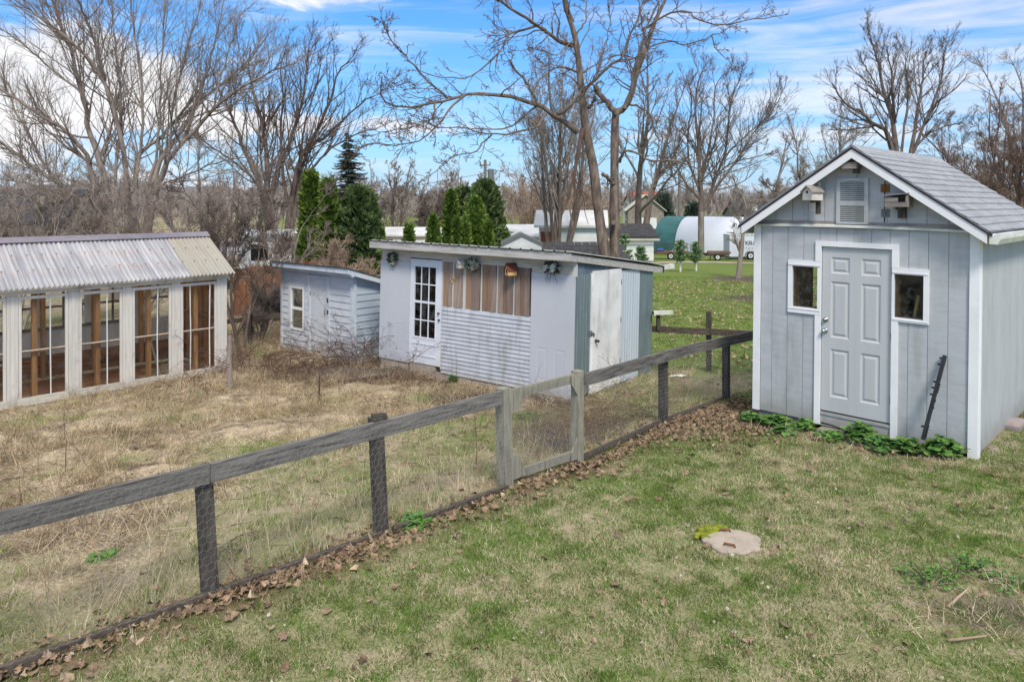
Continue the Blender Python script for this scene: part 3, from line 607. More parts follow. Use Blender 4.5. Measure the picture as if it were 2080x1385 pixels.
# inner shell
for nm, bx_ in (('front_lining', (-CW + .02, -.04, .034, .05, -.02, 2.25)), ('back_wall', (-CW, -.03, CD - .02, CD, -.15, 1.95)), ('floor', (-CW + .02, -.04, .055, CD - .03, -.15, -.1))):
    if nm == 'front_lining':
        m2 = MB()
        for x0, x1, z0, z1 in rects_minus(bx_[0], bx_[1], bx_[4], bx_[5], [(xs[0], xs[3], zb, ztop)]): m2.box(x0, x1, bx_[2], bx_[3], z0, z1)
        m2.build(nm, M['interior'], c)
    else: MB().box(*bx_).build(nm, M['interior'], c)
MB().prismx([(.02, -.1), (CD, -.1), (CD, 1.97), (.02, 2.28)], -CW, -CW + .03).build('side_wall', M['small_side'], c)
MB().prismx([(.055, -.1), (CD - .03, -.1), (CD - .03, 1.95), (.055, 2.26)], -.055, -.04).build('side_lining', M['interior'], c)
# roof of ribbed sheets on a slope, fascia in front and a rafter along the side
OVc, rz0, rz1, DB = .30, 2.36, 1.975, 3.38
rs = lambda d: rz0 + (rz1 - rz0) * (d + OVc) / (DB + OVc)
MB().box(-4.70, .065, -OVc, -OVc + .035, rz0 - .15, rz0 - .012).build('fascia_board', M['fascia'], c)
MB().add([(-CW, -OVc + .036, rs(-OVc) - .03), (.05, -OVc + .036, rs(-OVc) - .03), (.05, DB - .02, rs(DB) - .03), (-CW, DB - .02, rs(DB) - .03), (-CW, -OVc + .036, rs(-OVc) - .014), (.05, -OVc + .036, rs(-OVc) - .014), (.05, DB - .02, rs(DB) - .014), (-CW, DB - .02, rs(DB) - .014)],
         [(0, 3, 2, 1), (4, 5, 6, 7), (0, 1, 5, 4), (1, 2, 6, 5), (2, 3, 7, 6), (3, 0, 4, 7)]).build('roof_deck', M['interior'], c)
x = -4.72
while x < .06:
    wd = min(.92, .085 - x); v = []; f = []; prof = []; n = max(1, round(wd / .23))
    for i in range(n):
        b0 = x + wd * i / n; st_ = wd / n; prof += [(b0, 0), (b0 + st_ * .38, 0), (b0 + st_ * .45, .02), (b0 + st_ * .55, .02), (b0 + st_ * .62, 0)]
    prof.append((x + wd, 0)); y0, y1 = -OVc - .03, DB
    for (xx, zz) in prof: v += [(xx, y0, rs(y0) + zz), (xx, y1, rs(y1) + zz), (xx, y0, rs(y0) + zz + .004), (xx, y1, rs(y1) + zz + .004)]
    for i in range(len(prof) - 1):
        p = 4 * i; f += [(p + 2, p + 6, p + 7, p + 3), (p, p + 1, p + 5, p + 4), (p, p + 4, p + 6, p + 2), (p + 1, p + 3, p + 7, p + 5)]
    f += [(0, 2, 3, 1), (4 * len(prof) - 4, 4 * len(prof) - 3, 4 * len(prof) - 1, 4 * len(prof) - 2)]
    MB().add(v, f).build('roof_sheet', M['roof_metal'], c); x += wd + .001
MB().add([(.018, -OVc + .04, rs(-OVc) - .15), (.05, -OVc + .04, rs(-OVc) - .15), (.05, DB - .03, rs(DB) - .16), (.018, DB - .03, rs(DB) - .16), (.018, -OVc + .04, rs(-OVc) - .032), (.05, -OVc + .04, rs(-OVc) - .032), (.05, DB - .03, rs(DB) - .045), (.018, DB - .03, rs(DB) - .045)],
         [(0, 3, 2, 1), (4, 5, 6, 7), (0, 1, 5, 4), (1, 2, 6, 5), (2, 3, 7, 6), (3, 0, 4, 7)]).build('rake_rafter', M['fascia'], c)
MB().box(-.1, .07, DB - .06, DB - .02, rs(DB) - .15, rs(DB) - .02).build('rafter_end', M['fence_post'], c)
MB().prismx([(.0, MP - .06), (CD, MP - .06), (CD, rs(CD) - .03), (.0, rs(0) - .03)], -.03, -.012).build('gable_sheet', M['ply_blue'], c)
# side: ribbed metal sheets and a white door
def rib_sheet(name, d0, d1, z0a, z0b, z1, m, off=.0, pitch=.1):
    prof = []; n = max(2, round((d1 - d0) / pitch))
    for i in range(n):
        b0 = d0 + (d1 - d0) * i / n; s_ = (d1 - d0) / n; prof += [(b0, 0), (b0 + s_ * .62, 0), (b0 + s_ * .72, .011), (b0 + s_ * .9, .011)]
    prof.append((d1, 0)); v = []; f = []
    for yy, xx in prof:
        z0 = z0a + (z0b - z0a) * (yy - d0) / (d1 - d0); v += [(off + xx, yy, z0), (off + xx, yy, z1), (off - .006 + xx, yy, z0), (off - .006 + xx, yy, z1)]
    for i in range(len(prof) - 1):
        p = 4 * i; f += [(p, p + 4, p + 5, p + 1), (p + 2, p + 3, p + 7, p + 6), (p + 1, p + 5, p + 7, p + 3), (p, p + 2, p + 6, p + 4)]
    return MB().add(v, f).build(name, m, c)
dd = lambda px: C_.dt(px, 650)[0]
b0, b1, b2, b3 = dd(1198.5), dd(1257.5), dd(1297), dd(1324)
rib_sheet('metal_sheet', .004, b0 - .005, MBt - .02, -.10, MP, M['metal_green'])
rib_sheet('metal_sheet', b1 + .012, b2 - .001, -.12, -.14, MP + .0, M['metal_pale'], .004)
rib_sheet('metal_sheet', b2 + .001, b3, -.16, -.17, MP + .02, M['metal_green'])
MB().box(-.012, .012, b0 + .0, b0 + .045, -.12, 1.965).build('door_jamb', M['coop_door'], c)
cd_ = MB().box(.0, .034, b0 + .047, b1 - .002, -.115, 2.0).build('side_door', M['coop_door'], c)
MB().box(-.008, -.001, b1 - .001, b1 + .014, -.12, 1.96).build('door_gap', M['dark'], c)
for z in (.3, 1.05, 1.75): MB().box(.02, .042, b1 - .008, b1 + .006, z - .05, z + .05).build('hinge', M['dark_metal'], cd_)
yk, zk = C_.dt(1209.5, 692, .034); k = MB(); k.cyl((.034, yk, zk), (.05, yk, zk), .03, .028, 12); k.cyl((.05, yk, zk), (.075, yk, zk), .012, .012, 8); k.ball((.09, yk, zk), .028, 10, 7); k.build('door_knob', M['dark_metal'], cd_, True)
yk, zk = C_.dt(1199.5, 677, .012); MB().box(.012, .03, yk - .05, yk + .03, zk - .04, zk + .045).box(.03, .05, yk - .02, yk + .07, zk - .012, zk + .012).cyl((.035, yk + .06, zk - .03), (.055, yk + .06, zk - .03), .024, n=10).build('latch', M['galv'], cd_)
MB().box(-.02, .06, b0 + .02, b1 + .0, -.17, -.118).build('door_sill', M['gate_wood'], c)
# footing
for a, b, z1 in ((-CW + .05, -4.1, MLB - .004), (-4.09, S1 - .02, MLB - .02), (S1 - .0, -3.1, -.005), (-3.09, -2.2, -.12), (-2.19, -1.2, -.13), (-1.19, -.1, -.135)): MB().box(a, b - .015, .0, .15, -.36, z1).build('foundation_block', M['concrete'], c)

# swags, little houses on the coop's front
M['swag_green'] = mat('swag_green', hexc(116, 118, 88), hexc(72, 78, 62), rough=.9, bump=0)
M['swag_cream'] = mat('swag_cream', hexc(206, 202, 182), hexc(168, 162, 132), rough=.9, bump=0)
M['swag_dark'] = mat('swag_dark', hexc(66, 58, 52), hexc(46, 42, 38), rough=.9, bump=0)
M['swag_white'] = mat('swag_white', hexc(232, 234, 226), hexc(206, 210, 200), rough=.9, bump=0)
def leaf_quad(mb, p, d, n, L, W):
    d = Vector(d).normalized(); sd_ = d.cross(Vector(n)).normalized(); p = Vector(p)
    m1 = p + d * L * .5 + Vector(n).normalized() * L * .12
    mb.add([p, m1 + sd_ * W, p + d * L, m1 - sd_ * W], [(0, 1, 2, 3)])
def swag(label, px, py, w_, h_, recipe, seed):
    rg = random.Random(seed); s, t = C_.st(px, py, -.06); e = thing('floral_swag', label, 'swag', mat=frame_at(C_, s, -.06, t), group='floral swags on the coop front')
    for nm, mk, n, L, W, kind in recipe:
        mb = MB()
        for i in range(n):
            a = rg.uniform(0, 6.28); rr = rg.random() ** .6; x, z = math.cos(a) * rr * w_, math.sin(a) * rr * h_
            if kind == 'ball':
                for j in range(12):
                    dv = Vector((rg.gauss(0, 1), -abs(rg.gauss(0, 1)), rg.gauss(0, 1))); leaf_quad(mb, Vector((x, -.01, z)) + dv.normalized() * L * .5, dv.cross(Vector((rg.gauss(0, 1), rg.gauss(0, 1), rg.gauss(0, 1)))), dv, L * .8, W)
            elif kind == 'hang':
                x0 = rg.uniform(-w_ * .5, w_ * .5); pts = [Vector((x0, 0, 0))]
                for j in range(5): pts.append(pts[-1] + Vector((rg.uniform(-.02, .02) - .01 * (1 if x0 < 0 else -1), rg.uniform(-.01, .01), -L / 5)))
                mb.tube(pts, [.004, .004, .003, .003, .002, .001], 4)
            else: leaf_quad(mb, (x * .5, rg.uniform(-.03, .03), z * .5), (math.cos(a), rg.uniform(-.4, .2), math.sin(a)), (rg.uniform(-.3, .3), -1, rg.uniform(-.3, .3)), L * rg.uniform(.6, 1.2), W)
        mb.build(nm, M[mk], e)
swag('swag of cream and brown dried flowers over the grey left wall panel', 797, 526, .09, .14, [('leaf', 'swag_green', 40, .12, .02, 'l'), ('flower', 'swag_cream', 9, .05, .018, 'ball'), ('dark_leaf', 'swag_dark', 34, .11, .02, 'l')], 1)
swag('rounded swag of creamy flower heads beside the white birdhouse', 959, 537, .17, .11, [('leaf', 'swag_green', 50, .1, .018, 'l'), ('flower', 'swag_cream', 26, .055, .018, 'ball'), ('dark_leaf', 'swag_dark', 24, .1, .02, 'l')], 2)
swag('wide swag with white blooms and trailing stems near the coop corner', 1120, 543, .19, .055, [('leaf', 'swag_green', 60, .1, .02, 'l'), ('bud', 'swag_cream', 14, .04, .014, 'ball'), ('dark_leaf', 'swag_dark', 40, .12, .018, 'l'), ('bloom', 'swag_white', 4, .085, .03, 'ball'), ('trailing_stem', 'swag_dark', 9, .27, .01, 'hang')], 3)
s, t = C_.st(936.5, 544.5, -.1); b1_ = thing('birdhouse', 'small white birdhouse among dried flowers on the coop planks', 'birdhouse', mat=frame_at(C_, s, -.1, t, -.45))
birdhouse(b1_, .062, .075, .1, .155, M['birdhouse_white'], M['birdhouse_white'], .016); MB().cyl((0, -.075, .055), (0, -.11, .055), .005, n=6).build('perch', M['old_wood'], b1_)
M['red_roof'] = mat('red_roof', hexc(142, 76, 60), hexc(108, 60, 50), rough=.8, bump=.2, rand=.1); M['bh_tan'] = mat('bh_tan', hexc(222, 176, 118), hexc(200, 156, 104), rough=.8, bump=.2)
M['moss_paint'] = mat('moss_paint', hexc(104, 116, 72), hexc(86, 92, 64), rough=.9, bump=.2)
s, t = C_.st(1038, 559, -.1); b2_ = thing('birdhouse', 'tan birdhouse with red roof and green base on the planks', 'birdhouse', mat=frame_at(C_, s, -.1, t, -.5))
birdhouse(b2_, .07, .085, .10, .2, M['bh_tan'], M['red_roof'], .022); MB().box(-.085, .085, -.1, .095, -.012, -.001).build('base', M['moss_paint'], b2_)
MB().box(-.022, .022, -.0885, -.0865, .04, .085).build('doorway', M['dark'], b2_)
MB().tube([(0, .02, .2), (0, .06, .27)], .003, 4).build('hanger', M['dark_metal'], b2_)
s, t = C_.st(919.3, 569, -.02); ht_ = thing('straw_heart', 'small straw heart hung on a pale batten near the door', 'ornament', mat=frame_at(C_, s, -.02, t))
hp = [(0, -.05), (.045, .01), (.04, .045), (.015, .045), (0, .02), (-.015, .045), (-.04, .045), (-.045, .01)]
MB().tube([(x, 0, z) for x, z in hp + [hp[0]]], .009, 6).build('ring', M['handle'], ht_); MB().tube([(0, 0, .03), (0, .01, .09)], .002, 4).build('string', M['handle'], ht_)
# white gutter end behind the roof
a = P(1344, 543, 15.2); b = P(1364, 541, 15.5)
gp = thing('gutter_pipe', 'white gutter end sticking out behind the coop roof', 'gutter', a)
d = b - a; MB().obox((-.6 * d.x, -.6 * d.y, 0), d, .09, .09).build('pipe', M['gutter'], gp); MB().obox(d * 1.002, d * 1.08, .105, .105).build('collar', M['gutter'], gp)

# ================================================================== small shed
S_ = Bld((-3.4851, 16.2, -3.5041), -.719, -.0014, -.002)
SW, SD = 2.881, 1.9
k_ = thing('small_shed', 'little pale blue lean-to shed with plank door and tall sash window', 'shed', mat=S_.m)
ex = .151
win = (-2.46, -1.88, .50, 1.545); dor = (-1.72, -.86, -.3, 1.85)
zt = 1.473 + ex * 3; i = 0
while zt > -.1:
    z1 = zt; z0 = zt - ex; zt -= ex
    for a, b in ((-SW + .075, dor[0] - .002), (dor[1] + .002, -.075)):
        for x0, x1, y0, y1 in rects_minus(a, b, z0, min(z1, 1.9), [win]):
            if y1 - y0 < .01: continue
            wd = .022
            MB().add([(x0, .012, y0), (x1, .012, y0), (x1, .012, y1), (x0, .012, y1), (x0, -.015, y0 + .004), (x1, -.015, y0 + .004), (x1, .0, y1), (x0, .0, y1)],
                     [(0, 1, 2, 3), (4, 7, 6, 5), (0, 4, 5, 1), (1, 5, 6, 2), (2, 6, 7, 3), (3, 7, 4, 0)]).build('siding_board', M['small_paint'], k_)
    zz = z0 + .035; ymax = SD - .07
    MB().add([(-.012, .075, zz), (-.012, ymax, zz), (-.012, ymax, zz + ex), (-.012, .075, zz + ex), (.018, .075, zz + .004), (.018, ymax, zz + .004), (.0, ymax, zz + ex), (.0, .075, zz + ex)],
             [(0, 3, 2, 1), (4, 5, 6, 7), (0, 1, 5, 4), (1, 2, 6, 5), (2, 3, 7, 6), (3, 0, 4, 7)]).build('siding_board', M['small_side'], k_) if zz + ex < 1.75 else None
fw_ = MB()
for x0, x1, z0, z1 in rects_minus(-SW, -.02, -.12, 1.95, [win, dor]): fw_.box(x0, x1, .013, .05, z0, z1)
fw_.build('front_wall', M['small_paint'], k_)
MB().prismx([(.051, -.1), (SD, -.1), (SD, 1.4), (.051, 1.92)], -.05, -.013).build('side_wall', M['small_side'], k_)
MB().prismx([(.051, -.1), (SD, -.1), (SD, 1.4), (.051, 1.92)], -SW, -SW + .03).build('side_wall', M['small_side'], k_)
MB().box(-SW, 0, SD, SD + .03, -.1, 1.4).build('back_wall', M['small_side'], k_); MB().box(-SW + .04, -.06, .06, SD - .01, -.1, -.06).build('floor', M['interior'], k_)
for a, b, y0, y1 in ((-SW, -SW + .073, -.026, .012), (-.073, .024, -.026, .012)): MB().box(a, b, y0, y1, -.08, 1.93).build('corner_board', M['small_trim'], k_)
MB().box(-.012, .023, .0125, .073, -.08, 1.9).build('corner_board', M['small_trim'], k_)
# door of boards
dd0, dd1 = -1.635, -.945
dk = [(dd0, -1.46), (-1.457, -1.12), (-1.117, dd1)]
pd = MB().box(dd0, dd1, .021, .03, .0, 1.77).build('door', M['small_trim'], k_)
for a, b in dk: MB().box(a, b - .002, -.002, .02, .0, 1.775).build('door_board', M['small_paint'], pd)
for z in (.62, 1.42): MB().box(dd0 - .03, dd0 + .0, -.02, -.003, z - .05, z + .05).build('hinge', M['dark_metal'], pd)
MB().box(dd1 - .10, dd1 - .085, -.03, -.003, .98, 1.12).build('handle', M['metal'], pd)
for z in (1.32, 1.05): MB().box(dd1 - .01, dd1 + .05, -.03, -.015, z - .05, z + .05).build('latch', M['dark_metal'], pd)
for a, b, z0, z1 in ((dor[0], dd0 - .001, -.05, 1.86), (dd1 + .012, dor[1], -.05, 1.86), (dd0, dd1 + .011, 1.782, 1.86)): MB().box(a, b, -.026, .012, z0, z1).build('door_casing', M['small_trim'], k_)
MB().box(dd1 + .001, dd1 + .011, .0, .03, 0, 1.78).build('door_gap', M['dark'], k_)
# sash window
wf = MB(); a, b, z0, z1 = win; wf.box(a, a + .05, -.03, .03, z0, z1).box(b - .05, b, -.03, .03, z0, z1).box(a + .05, b - .05, -.03, .03, z1 - .05, z1).box(a + .05, b - .05, -.025, .03, z0, z0 + .05).box(a + .05, b - .05, -.01, .03, .985, 1.05)
wo_ = wf.build('window', M['white_trim'], k_)
MB().box(a + .05, b - .05, .01, .014, 1.051, z1 - .051).build('pane', M['glass'], wo_); MB().box(a + .05, b - .05, .005, .009, z0 + .051, .984).build('pane', M['glass'], wo_)
for q4 in ((a - .08, a - .001, z0 - .05, z1 + .09), (b + .001, b + .08, z0 - .05, z1 + .09), (a, b, z1 + .001, z1 + .09)): MB().box(q4[0], q4[1], -.024, .012, q4[2], q4[3]).build('casing', M['small_trim'], wo_)
# roof
ro = .28; zr = lambda d: 2.118 - .29 * (d + ro)
def slab(nm, x0, x1, y0, y1, up, dn, m):
    MB().add([(x0, y0, zr(y0) - dn), (x1, y0, zr(y0) - dn), (x1, y1, zr(y1) - dn), (x0, y1, zr(y1) - dn), (x0, y0, zr(y0) + up), (x1, y0, zr(y0) + up), (x1, y1, zr(y1) + up), (x0, y1, zr(y1) + up)],
             [(0, 3, 2, 1), (4, 5, 6, 7), (0, 1, 5, 4), (1, 2, 6, 5), (2, 3, 7, 6), (3, 0, 4, 7)]).build(nm, m, k_)
slab('roof', -SW - .03, .20, -ro - .03, SD + .2, .014, .004, M['asphalt_roof'])
MB().box(-2.834, .18, -ro, -ro + .025, 2.118 - .115, 2.118 - .006).build('fascia_board', M['small_trim'], k_)
MB().box(-2.80, .24, -ro + .10, -ro + .13, 1.93, 1.99).build('soffit_board', M['small_trim'], k_)
slab('rake_board', .155, .18, -ro + .026, SD + .15, -.006, .12, M['small_trim'])
slab('roof_deck', -2.82, .15, -ro + .026, SD + .15, -.006, .03, M['small_trim'])

# ================================================================== greenhouse on the left
G_ = Bld((-5.7108, 14.8, -3.2728), .8143, .0023, 0.0)
g = thing('greenhouse', 'long greenhouse of cream framed sash windows under a corrugated translucent roof', 'greenhouse', mat=G_.m)
GH, GWT, GWB, GD, GL = 1.785, 1.748, -.034, 2.15, 5.4
wins = [(-.914, -.202), (-1.792, -1.084), (-2.667, -1.951), (-3.565, -2.827), (-4.44, -3.729), (-5.32, -4.61)]
prev = 0.0
for a, b in wins:
    n = 3; L = prev - b
    for i in range(n):
        x0 = b + L * i / n; x1 = b + L * (i + 1) / n; MB().box(x0 + .0008, x1 - .0008, (-.003 if i == 1 else .0) + random.uniform(-.002, .002), .04, -.06 + random.uniform(-.02, .01), GH).build('post_board', M['gh_paint'], g)
    MB().box(b + .004, prev - .004, .041, .09, -.06, GH).build('post', M['gh_wood'], g)
    prev = a
    fw = .048; f_ = MB(); f_.box(a + .004, a + fw, .002, .035, GWB + .1, GWT).box(b - fw, b - .004, .002, .035, GWB + .1, GWT).box(a + fw, b - fw, .003, .034, GWT - .05, GWT)
    wn = f_.build('window', M['gh_paint'], g); MB().box(a - .01, b + .01, -.014, .036, GWB - .03, GWB + .099).build('sill', M['gh_sill'], wn)
    MB().box(a + fw, b - fw, .016, .02, GWB + .102, GWT - .051).build('pane', M['glass_clear'], wn)
    for fr_ in ((.66,) if a < -1 else (.22, .84)):
        x = a + fw + (b - a - 2 * fw) * fr_; MB().tube([(x, .005, GWB + .1), (x + random.uniform(-.01, .01), .002, .8), (x + random.uniform(-.008, .008), .005, GWT - .05)], .011, 6).build('glazing_rod', M['white_rod'], wn)
    MB().box(a + .01, b - .01, .05, .09, .80, .835).build('cross_rail', M['gh_wood'], g); MB().box(a + fw, b - fw, .008, .022, .832, .848).build('muntin', M['gh_sill'], wn)
    x = a + (b - a) * (.30 if a < -3 else .42); MB().box(x, x + .075, .1, .18, -.05, GH + .05).build('stud', M['gh_wood'], g)
MB().box(-GL, .03, -.03, .05, GH + .002, GH + .115).build('eave_beam', M['gh_sill'], g)
MB().box(-GL, .02, -.045, -.031, GH + .05, GH + .11).build('eave_trim', M['gh_sill'], g)
bx = -.05
while bx > -GL: 
    MB().box(bx - .4, bx - .015, .0, .14, -.36, -.065).build('foundation_block', M['block'], g); bx -= .41
# back wall with windows and boards, end walls, floor
bw = [(-.9, -.15), (-1.8, -1.05), (-2.7, -1.95), (-3.6, -2.85), (-4.5, -3.75), (-5.3, -4.6)]
hb_ = [(a, b, .86, 1.70) for a, b in bw]
m2 = MB()
for x0, x1, z0, z1 in rects_minus(-GL, 0, .36, GH, hb_): m2.box(x0, x1, GD - .05, GD, z0, z1)
m2.build('back_wall', M['gh_paint'], g)
for a, b, z0, z1 in hb_:
    MB().box(a, b, GD - .03, GD - .026, z0, z1).build('back_pane', M['glass_clear'], g)
    MB().box(a + .001, b - .001, GD - .055, GD - .035, 1.26, 1.30).box((a + b) / 2 - .02, (a + b) / 2 + .02, GD - .056, GD - .036, z0, z1).build('back_muntin', M['fence_wood'], g)
    MB().box(b + .12, b + .19, GD - .16, GD - .06, -.05, 1.9).build('stud', M['gh_wood'], g)
for i in range(4): MB().box(-GL, -.0, GD - .06 - (.004 if i % 2 else 0), GD - .02, -.06 + i * .105, .04 + i * .105).build('wainscot_board', M['gh_red'], g)
for i in range(14):
    y0 = .10 + i * .145
    MB().box(-.03 - (.006 if i % 2 else 0), .0, y0, y0 + .14, -.06, GH + .04).build('end_board', M['gh_wood'] if i % 3 else M['gh_red'], g)
MB().obox((-.06, .25, 1.1), (-.06, 1.5, 2.05), .04, .09).build('brace', M['gh_wood'], g)
MB().box(-.08, -.04, .3, 1.9, .95, 1.0).build('shelf_rail', M['gh_wood'], g)
MB().box(-GL, -GL + .03, .06, GD - .06, -.06, GH).build('end_wall', M['gh_paint'], g)
for i in range(5): MB().box(-GL + .05, -.06, .12 + i * .38, .12 + i * .38 + .37, -.14, -.1).build('floor_board', M['gh_red'], g)
MB().box(-GL + .1, -1.0, GD - .075, GD - .06, .84, .90).build('dark_rail', M['fence_wood'], g)
MB().tube([(-4.9, 1.42, .38), (-3.2, 1.40, .40)], .022, 8).build('bench_pipe', M['white_rod'], g)
MB().obox((-1.35, .35, .72), (-1.1, .5, -.05), .03, .02).build('loose_stick', M['white_rod'], g)
# roof: a gable of corrugated sheets; purlins show through
RZ, RY, EZ, EY = 2.64, 1.08, 1.895, -.2
def corr(name, x0, x1, m, lift=0.0):
    n = int((x1 - x0) / .076 * 8) + 1; xs_ = np.linspace(x0, x1, n); zz = .019 * np.sin(xs_ / .076 * 2 * np.pi) + lift
    V = []; rows_ = [(EY, EZ), (EY + (RY - EY) * .5, EZ + (RZ - EZ) * .5 - .004), (RY, RZ)]
    for (yy, ze) in rows_: V += [(a, yy, ze + b) for a, b in zip(xs_, zz)]
    for (yy, ze) in rows_: V += [(a, yy, ze + b - .003) for a, b in zip(xs_, zz)]
    i = np.arange(n - 1); fs = []
    for k in range(2): fs.append(np.stack([k * n + i, k * n + i + 1, (k + 1) * n + i + 1, (k + 1) * n + i], 1)); fs.append(np.stack([(3 + k) * n + i, (4 + k) * n + i, (4 + k) * n + i + 1, (3 + k) * n + i + 1], 1))
    fs.append(np.stack([i, 3 * n + i, 3 * n + i + 1, i + 1], 1))
    return link(name, npmesh(name, V, fs, m, True), g)
def sheet_mat(name, c1, c2, trans, rough=.25):
    m = bpy.data.materials.new(name); m.use_nodes = True; t = NT(m.node_tree); b = t.n['Principled BSDF']; o = t.n['Material Output']
    tc = t.new('ShaderNodeTexCoord').outputs['Object']; mp = t.new('ShaderNodeMapping'); mp.inputs['Scale'].default_value = (13, .35, .35); t.l.new(tc, mp.inputs[0])
    cc = t.mix(t.ramp(t.noise(mp.outputs[0], 2.4, 7, .65), .35, .7), c1, c2); t.l.new(cc, b.inputs['Base Color']); b.inputs['Roughness'].default_value = rough; b.inputs['Specular IOR Level'].default_value = .6  # bright and dull streaks put the corrugations' glints into the colour
    tl = t.new('ShaderNodeBsdfTranslucent'); t.l.new(cc, tl.inputs[0]); m0 = t.new('ShaderNodeMixShader'); m0.inputs[0].default_value = .6; t.l.new(b.outputs[0], m0.inputs[1]); t.l.new(tl.outputs[0], m0.inputs[2])
    tr = t.new('ShaderNodeBsdfTransparent'); tr.inputs[0].default_value = (.95, .96, .97, 1); mx = t.new('ShaderNodeMixShader')
    t.l.new(t.math('MULTIPLY', t.math('ADD', t.math('MULTIPLY', t.noise(mp.outputs[0], 1.6, 6, .6), .7), .2), trans), mx.inputs[0]); t.l.new(m0.outputs[0], mx.inputs[1]); t.l.new(tr.outputs[0], mx.inputs[2]); t.l.new(mx.outputs[0], o.inputs[0]); return m
M['sheet_clear'] = sheet_mat('sheet_clear', hexc(250, 249, 250), hexc(206, 206, 213), .55, .2)
M['sheet_old'] = sheet_mat('sheet_old', hexc(228, 223, 212), hexc(214, 207, 193), .12, .5)
corr('roof_sheet', -.78, .08, M['sheet_old'], .012)
x = -.70
while x > -GL: corr('roof_sheet', max(x - .70, -GL - .05), x, M['sheet_clear'], random.uniform(.0, .005)); x -= .66
MB().add([(-GL, RY, RZ + .0), (.08, RY, RZ + .0), (.08, GD + .2, 1.92), (-GL, GD + .2, 1.92), (-GL, RY, RZ - .02), (.08, RY, RZ - .02), (.08, GD + .2, 1.9), (-GL, GD + .2, 1.9)], [(0, 1, 2, 3), (4, 7, 6, 5), (0, 4, 5, 1), (1, 5, 6, 2), (2, 6, 7, 3), (3, 7, 4, 0)]).build('back_slope', M['sheet_old'], g)
for f in (.34, .66):
    yy, ze = EY + (RY - EY) * f, EZ + (RZ - EZ) * f; MB().obox((-GL, yy, ze - .045), (.0, yy, ze - .045), .09, .045, up=(0, -.5, .86)).build('purlin', M['gh_wood'], g)
    sc_ = MB(); xx = -GL + .06
    while xx < .0: sc_.cyl((xx, yy, ze + .01), (xx, yy - .006, ze + .024), .012, .008, 6); xx += .228
    sc_.build('roofing_screws', M['galv'], g)['kind'] = 'stuff'
for i in range(7): MB().obox((-.3 - i * .82, .0, EZ - .03), (-.3 - i * .82, RY, RZ - .08), .04, .07).build('rafter', M['gh_wood'], g)
MB().prismx([(RY - .14, RZ - .03), (RY, RZ + .06), (RY + .14, RZ - .03), (RY + .14, RZ - .035), (RY, RZ + .053), (RY - .14, RZ - .036)][::-1], -GL - .05, .09).build('ridge_cap', M['ridge_cap'], g)
# ================================================================== the ground
CP = np.array([(3.21, 9.79, -2.86), (5.03, 8.0, -2.75), (7.2, 10.3, -2.76), (1.75, 6, -2.77), (3.5, 4.5, -2.72), (0, 3, -2.76), (6, 5, -2.68), (9, 8, -2.7),
    (-2.15, 5.28, -2.80), (-1.1, 6.25, -2.80), (-.06, 7.33, -2.82), (.72, 8.14, -2.85), (2.0, 9.77, -2.90), (3.21, 11.07, -2.93), (-4.2, 3.2, -2.78),
    (1.03, 12.4, -3.32), (-1.0, 13.9, -3.36), (-2.72, 15.15, -3.40), (2.9, 14.9, -3.36), (-3.485, 16.2, -3.54), (-5.65, 18.1, -3.52), (-5.7, 14.8, -3.36), (-8.25, 12.1, -3.38),
    (-11, 9.4, -3.38), (3.77, 14.1, -3.2), (6.5, 13.5, -2.95), (12, 12, -2.8), (15, 30, -3.7), (12.9, 42, -4.2), (28, 75, -5.4), (3, 62, -4.95), (-12, 22, -3.75), (-20, 40, -4.4), (-30, 75, -5.4),
    (0, 30, -4.0), (0, 75, -5.4), (40, 75, -5.4), (0, 120, -5.6), (-80, 120, -5.6), (90, 120, -5.6), (0, -10, -2.7), (-10, 0, -2.95), (10, 0, -2.6), (-25, -10, -3), (25, -10, -2.6), (-40, 30, -4.4), (40, 30, -3.8)])
def _u(r): return np.where(r > 1e-9, r * r * np.log(np.maximum(r, 1e-9)), 0)
_n = len(CP); _K = _u(np.hypot(CP[:, None, 0] - CP[None, :, 0], CP[:, None, 1] - CP[None, :, 1])); _P = np.c_[np.ones(_n), CP[:, :2]]
_sol = np.linalg.solve(np.block([[_K + np.eye(_n) * .02, _P], [_P.T, np.zeros((3, 3))]]), np.r_[CP[:, 2], np.zeros(3)])
def gz(x, y):
    x = np.atleast_1d(np.asarray(x, float)); y = np.atleast_1d(np.asarray(y, float)); sh = x.shape
    xr, yr = x.ravel(), y.ravel()
    z = _sol[_n] + _sol[_n + 1] * xr + _sol[_n + 2] * yr + (_u(np.hypot(xr[:, None] - CP[None, :, 0], yr[:, None] - CP[None, :, 1])) @ _sol[:_n])
    rr = np.hypot(xr, yr - 20); k = np.clip((rr - 60) / 50, 0, 1); k = k * k * (3 - 2 * k)
    return (z * (1 - k) + -5.6 * k).reshape(sh) + H
def g1(x, y): return float(gz(x, y)[0])
def PG(px, py, it=30):
    """where the ray through a photo pixel meets the ground"""
    lo, hi = 2.0, 140.0
    for _ in range(60):
        m = (lo + hi) / 2; p = P(px, py, m)
        if p.z > g1(p.x, p.y): lo = m
        else: hi = m
    p = P(px, py, lo); return Vector((p.x, p.y, g1(p.x, p.y)))
def vnoise(x, y, sc, seed):
    """cheap smooth value noise"""
    r = np.random.default_rng(seed).random((64, 64)); u = x * sc + 500; v = y * sc + 500
    i = np.floor(u).astype(int); j = np.floor(v).astype(int); a = u - i; b = v - j; a = a * a * (3 - 2 * a); b = b * b * (3 - 2 * b)
    return (r[i % 64, j % 64] * (1 - a) + r[(i + 1) % 64, j % 64] * a) * (1 - b) + (r[i % 64, (j + 1) % 64] * (1 - a) + r[(i + 1) % 64, (j + 1) % 64] * a) * b
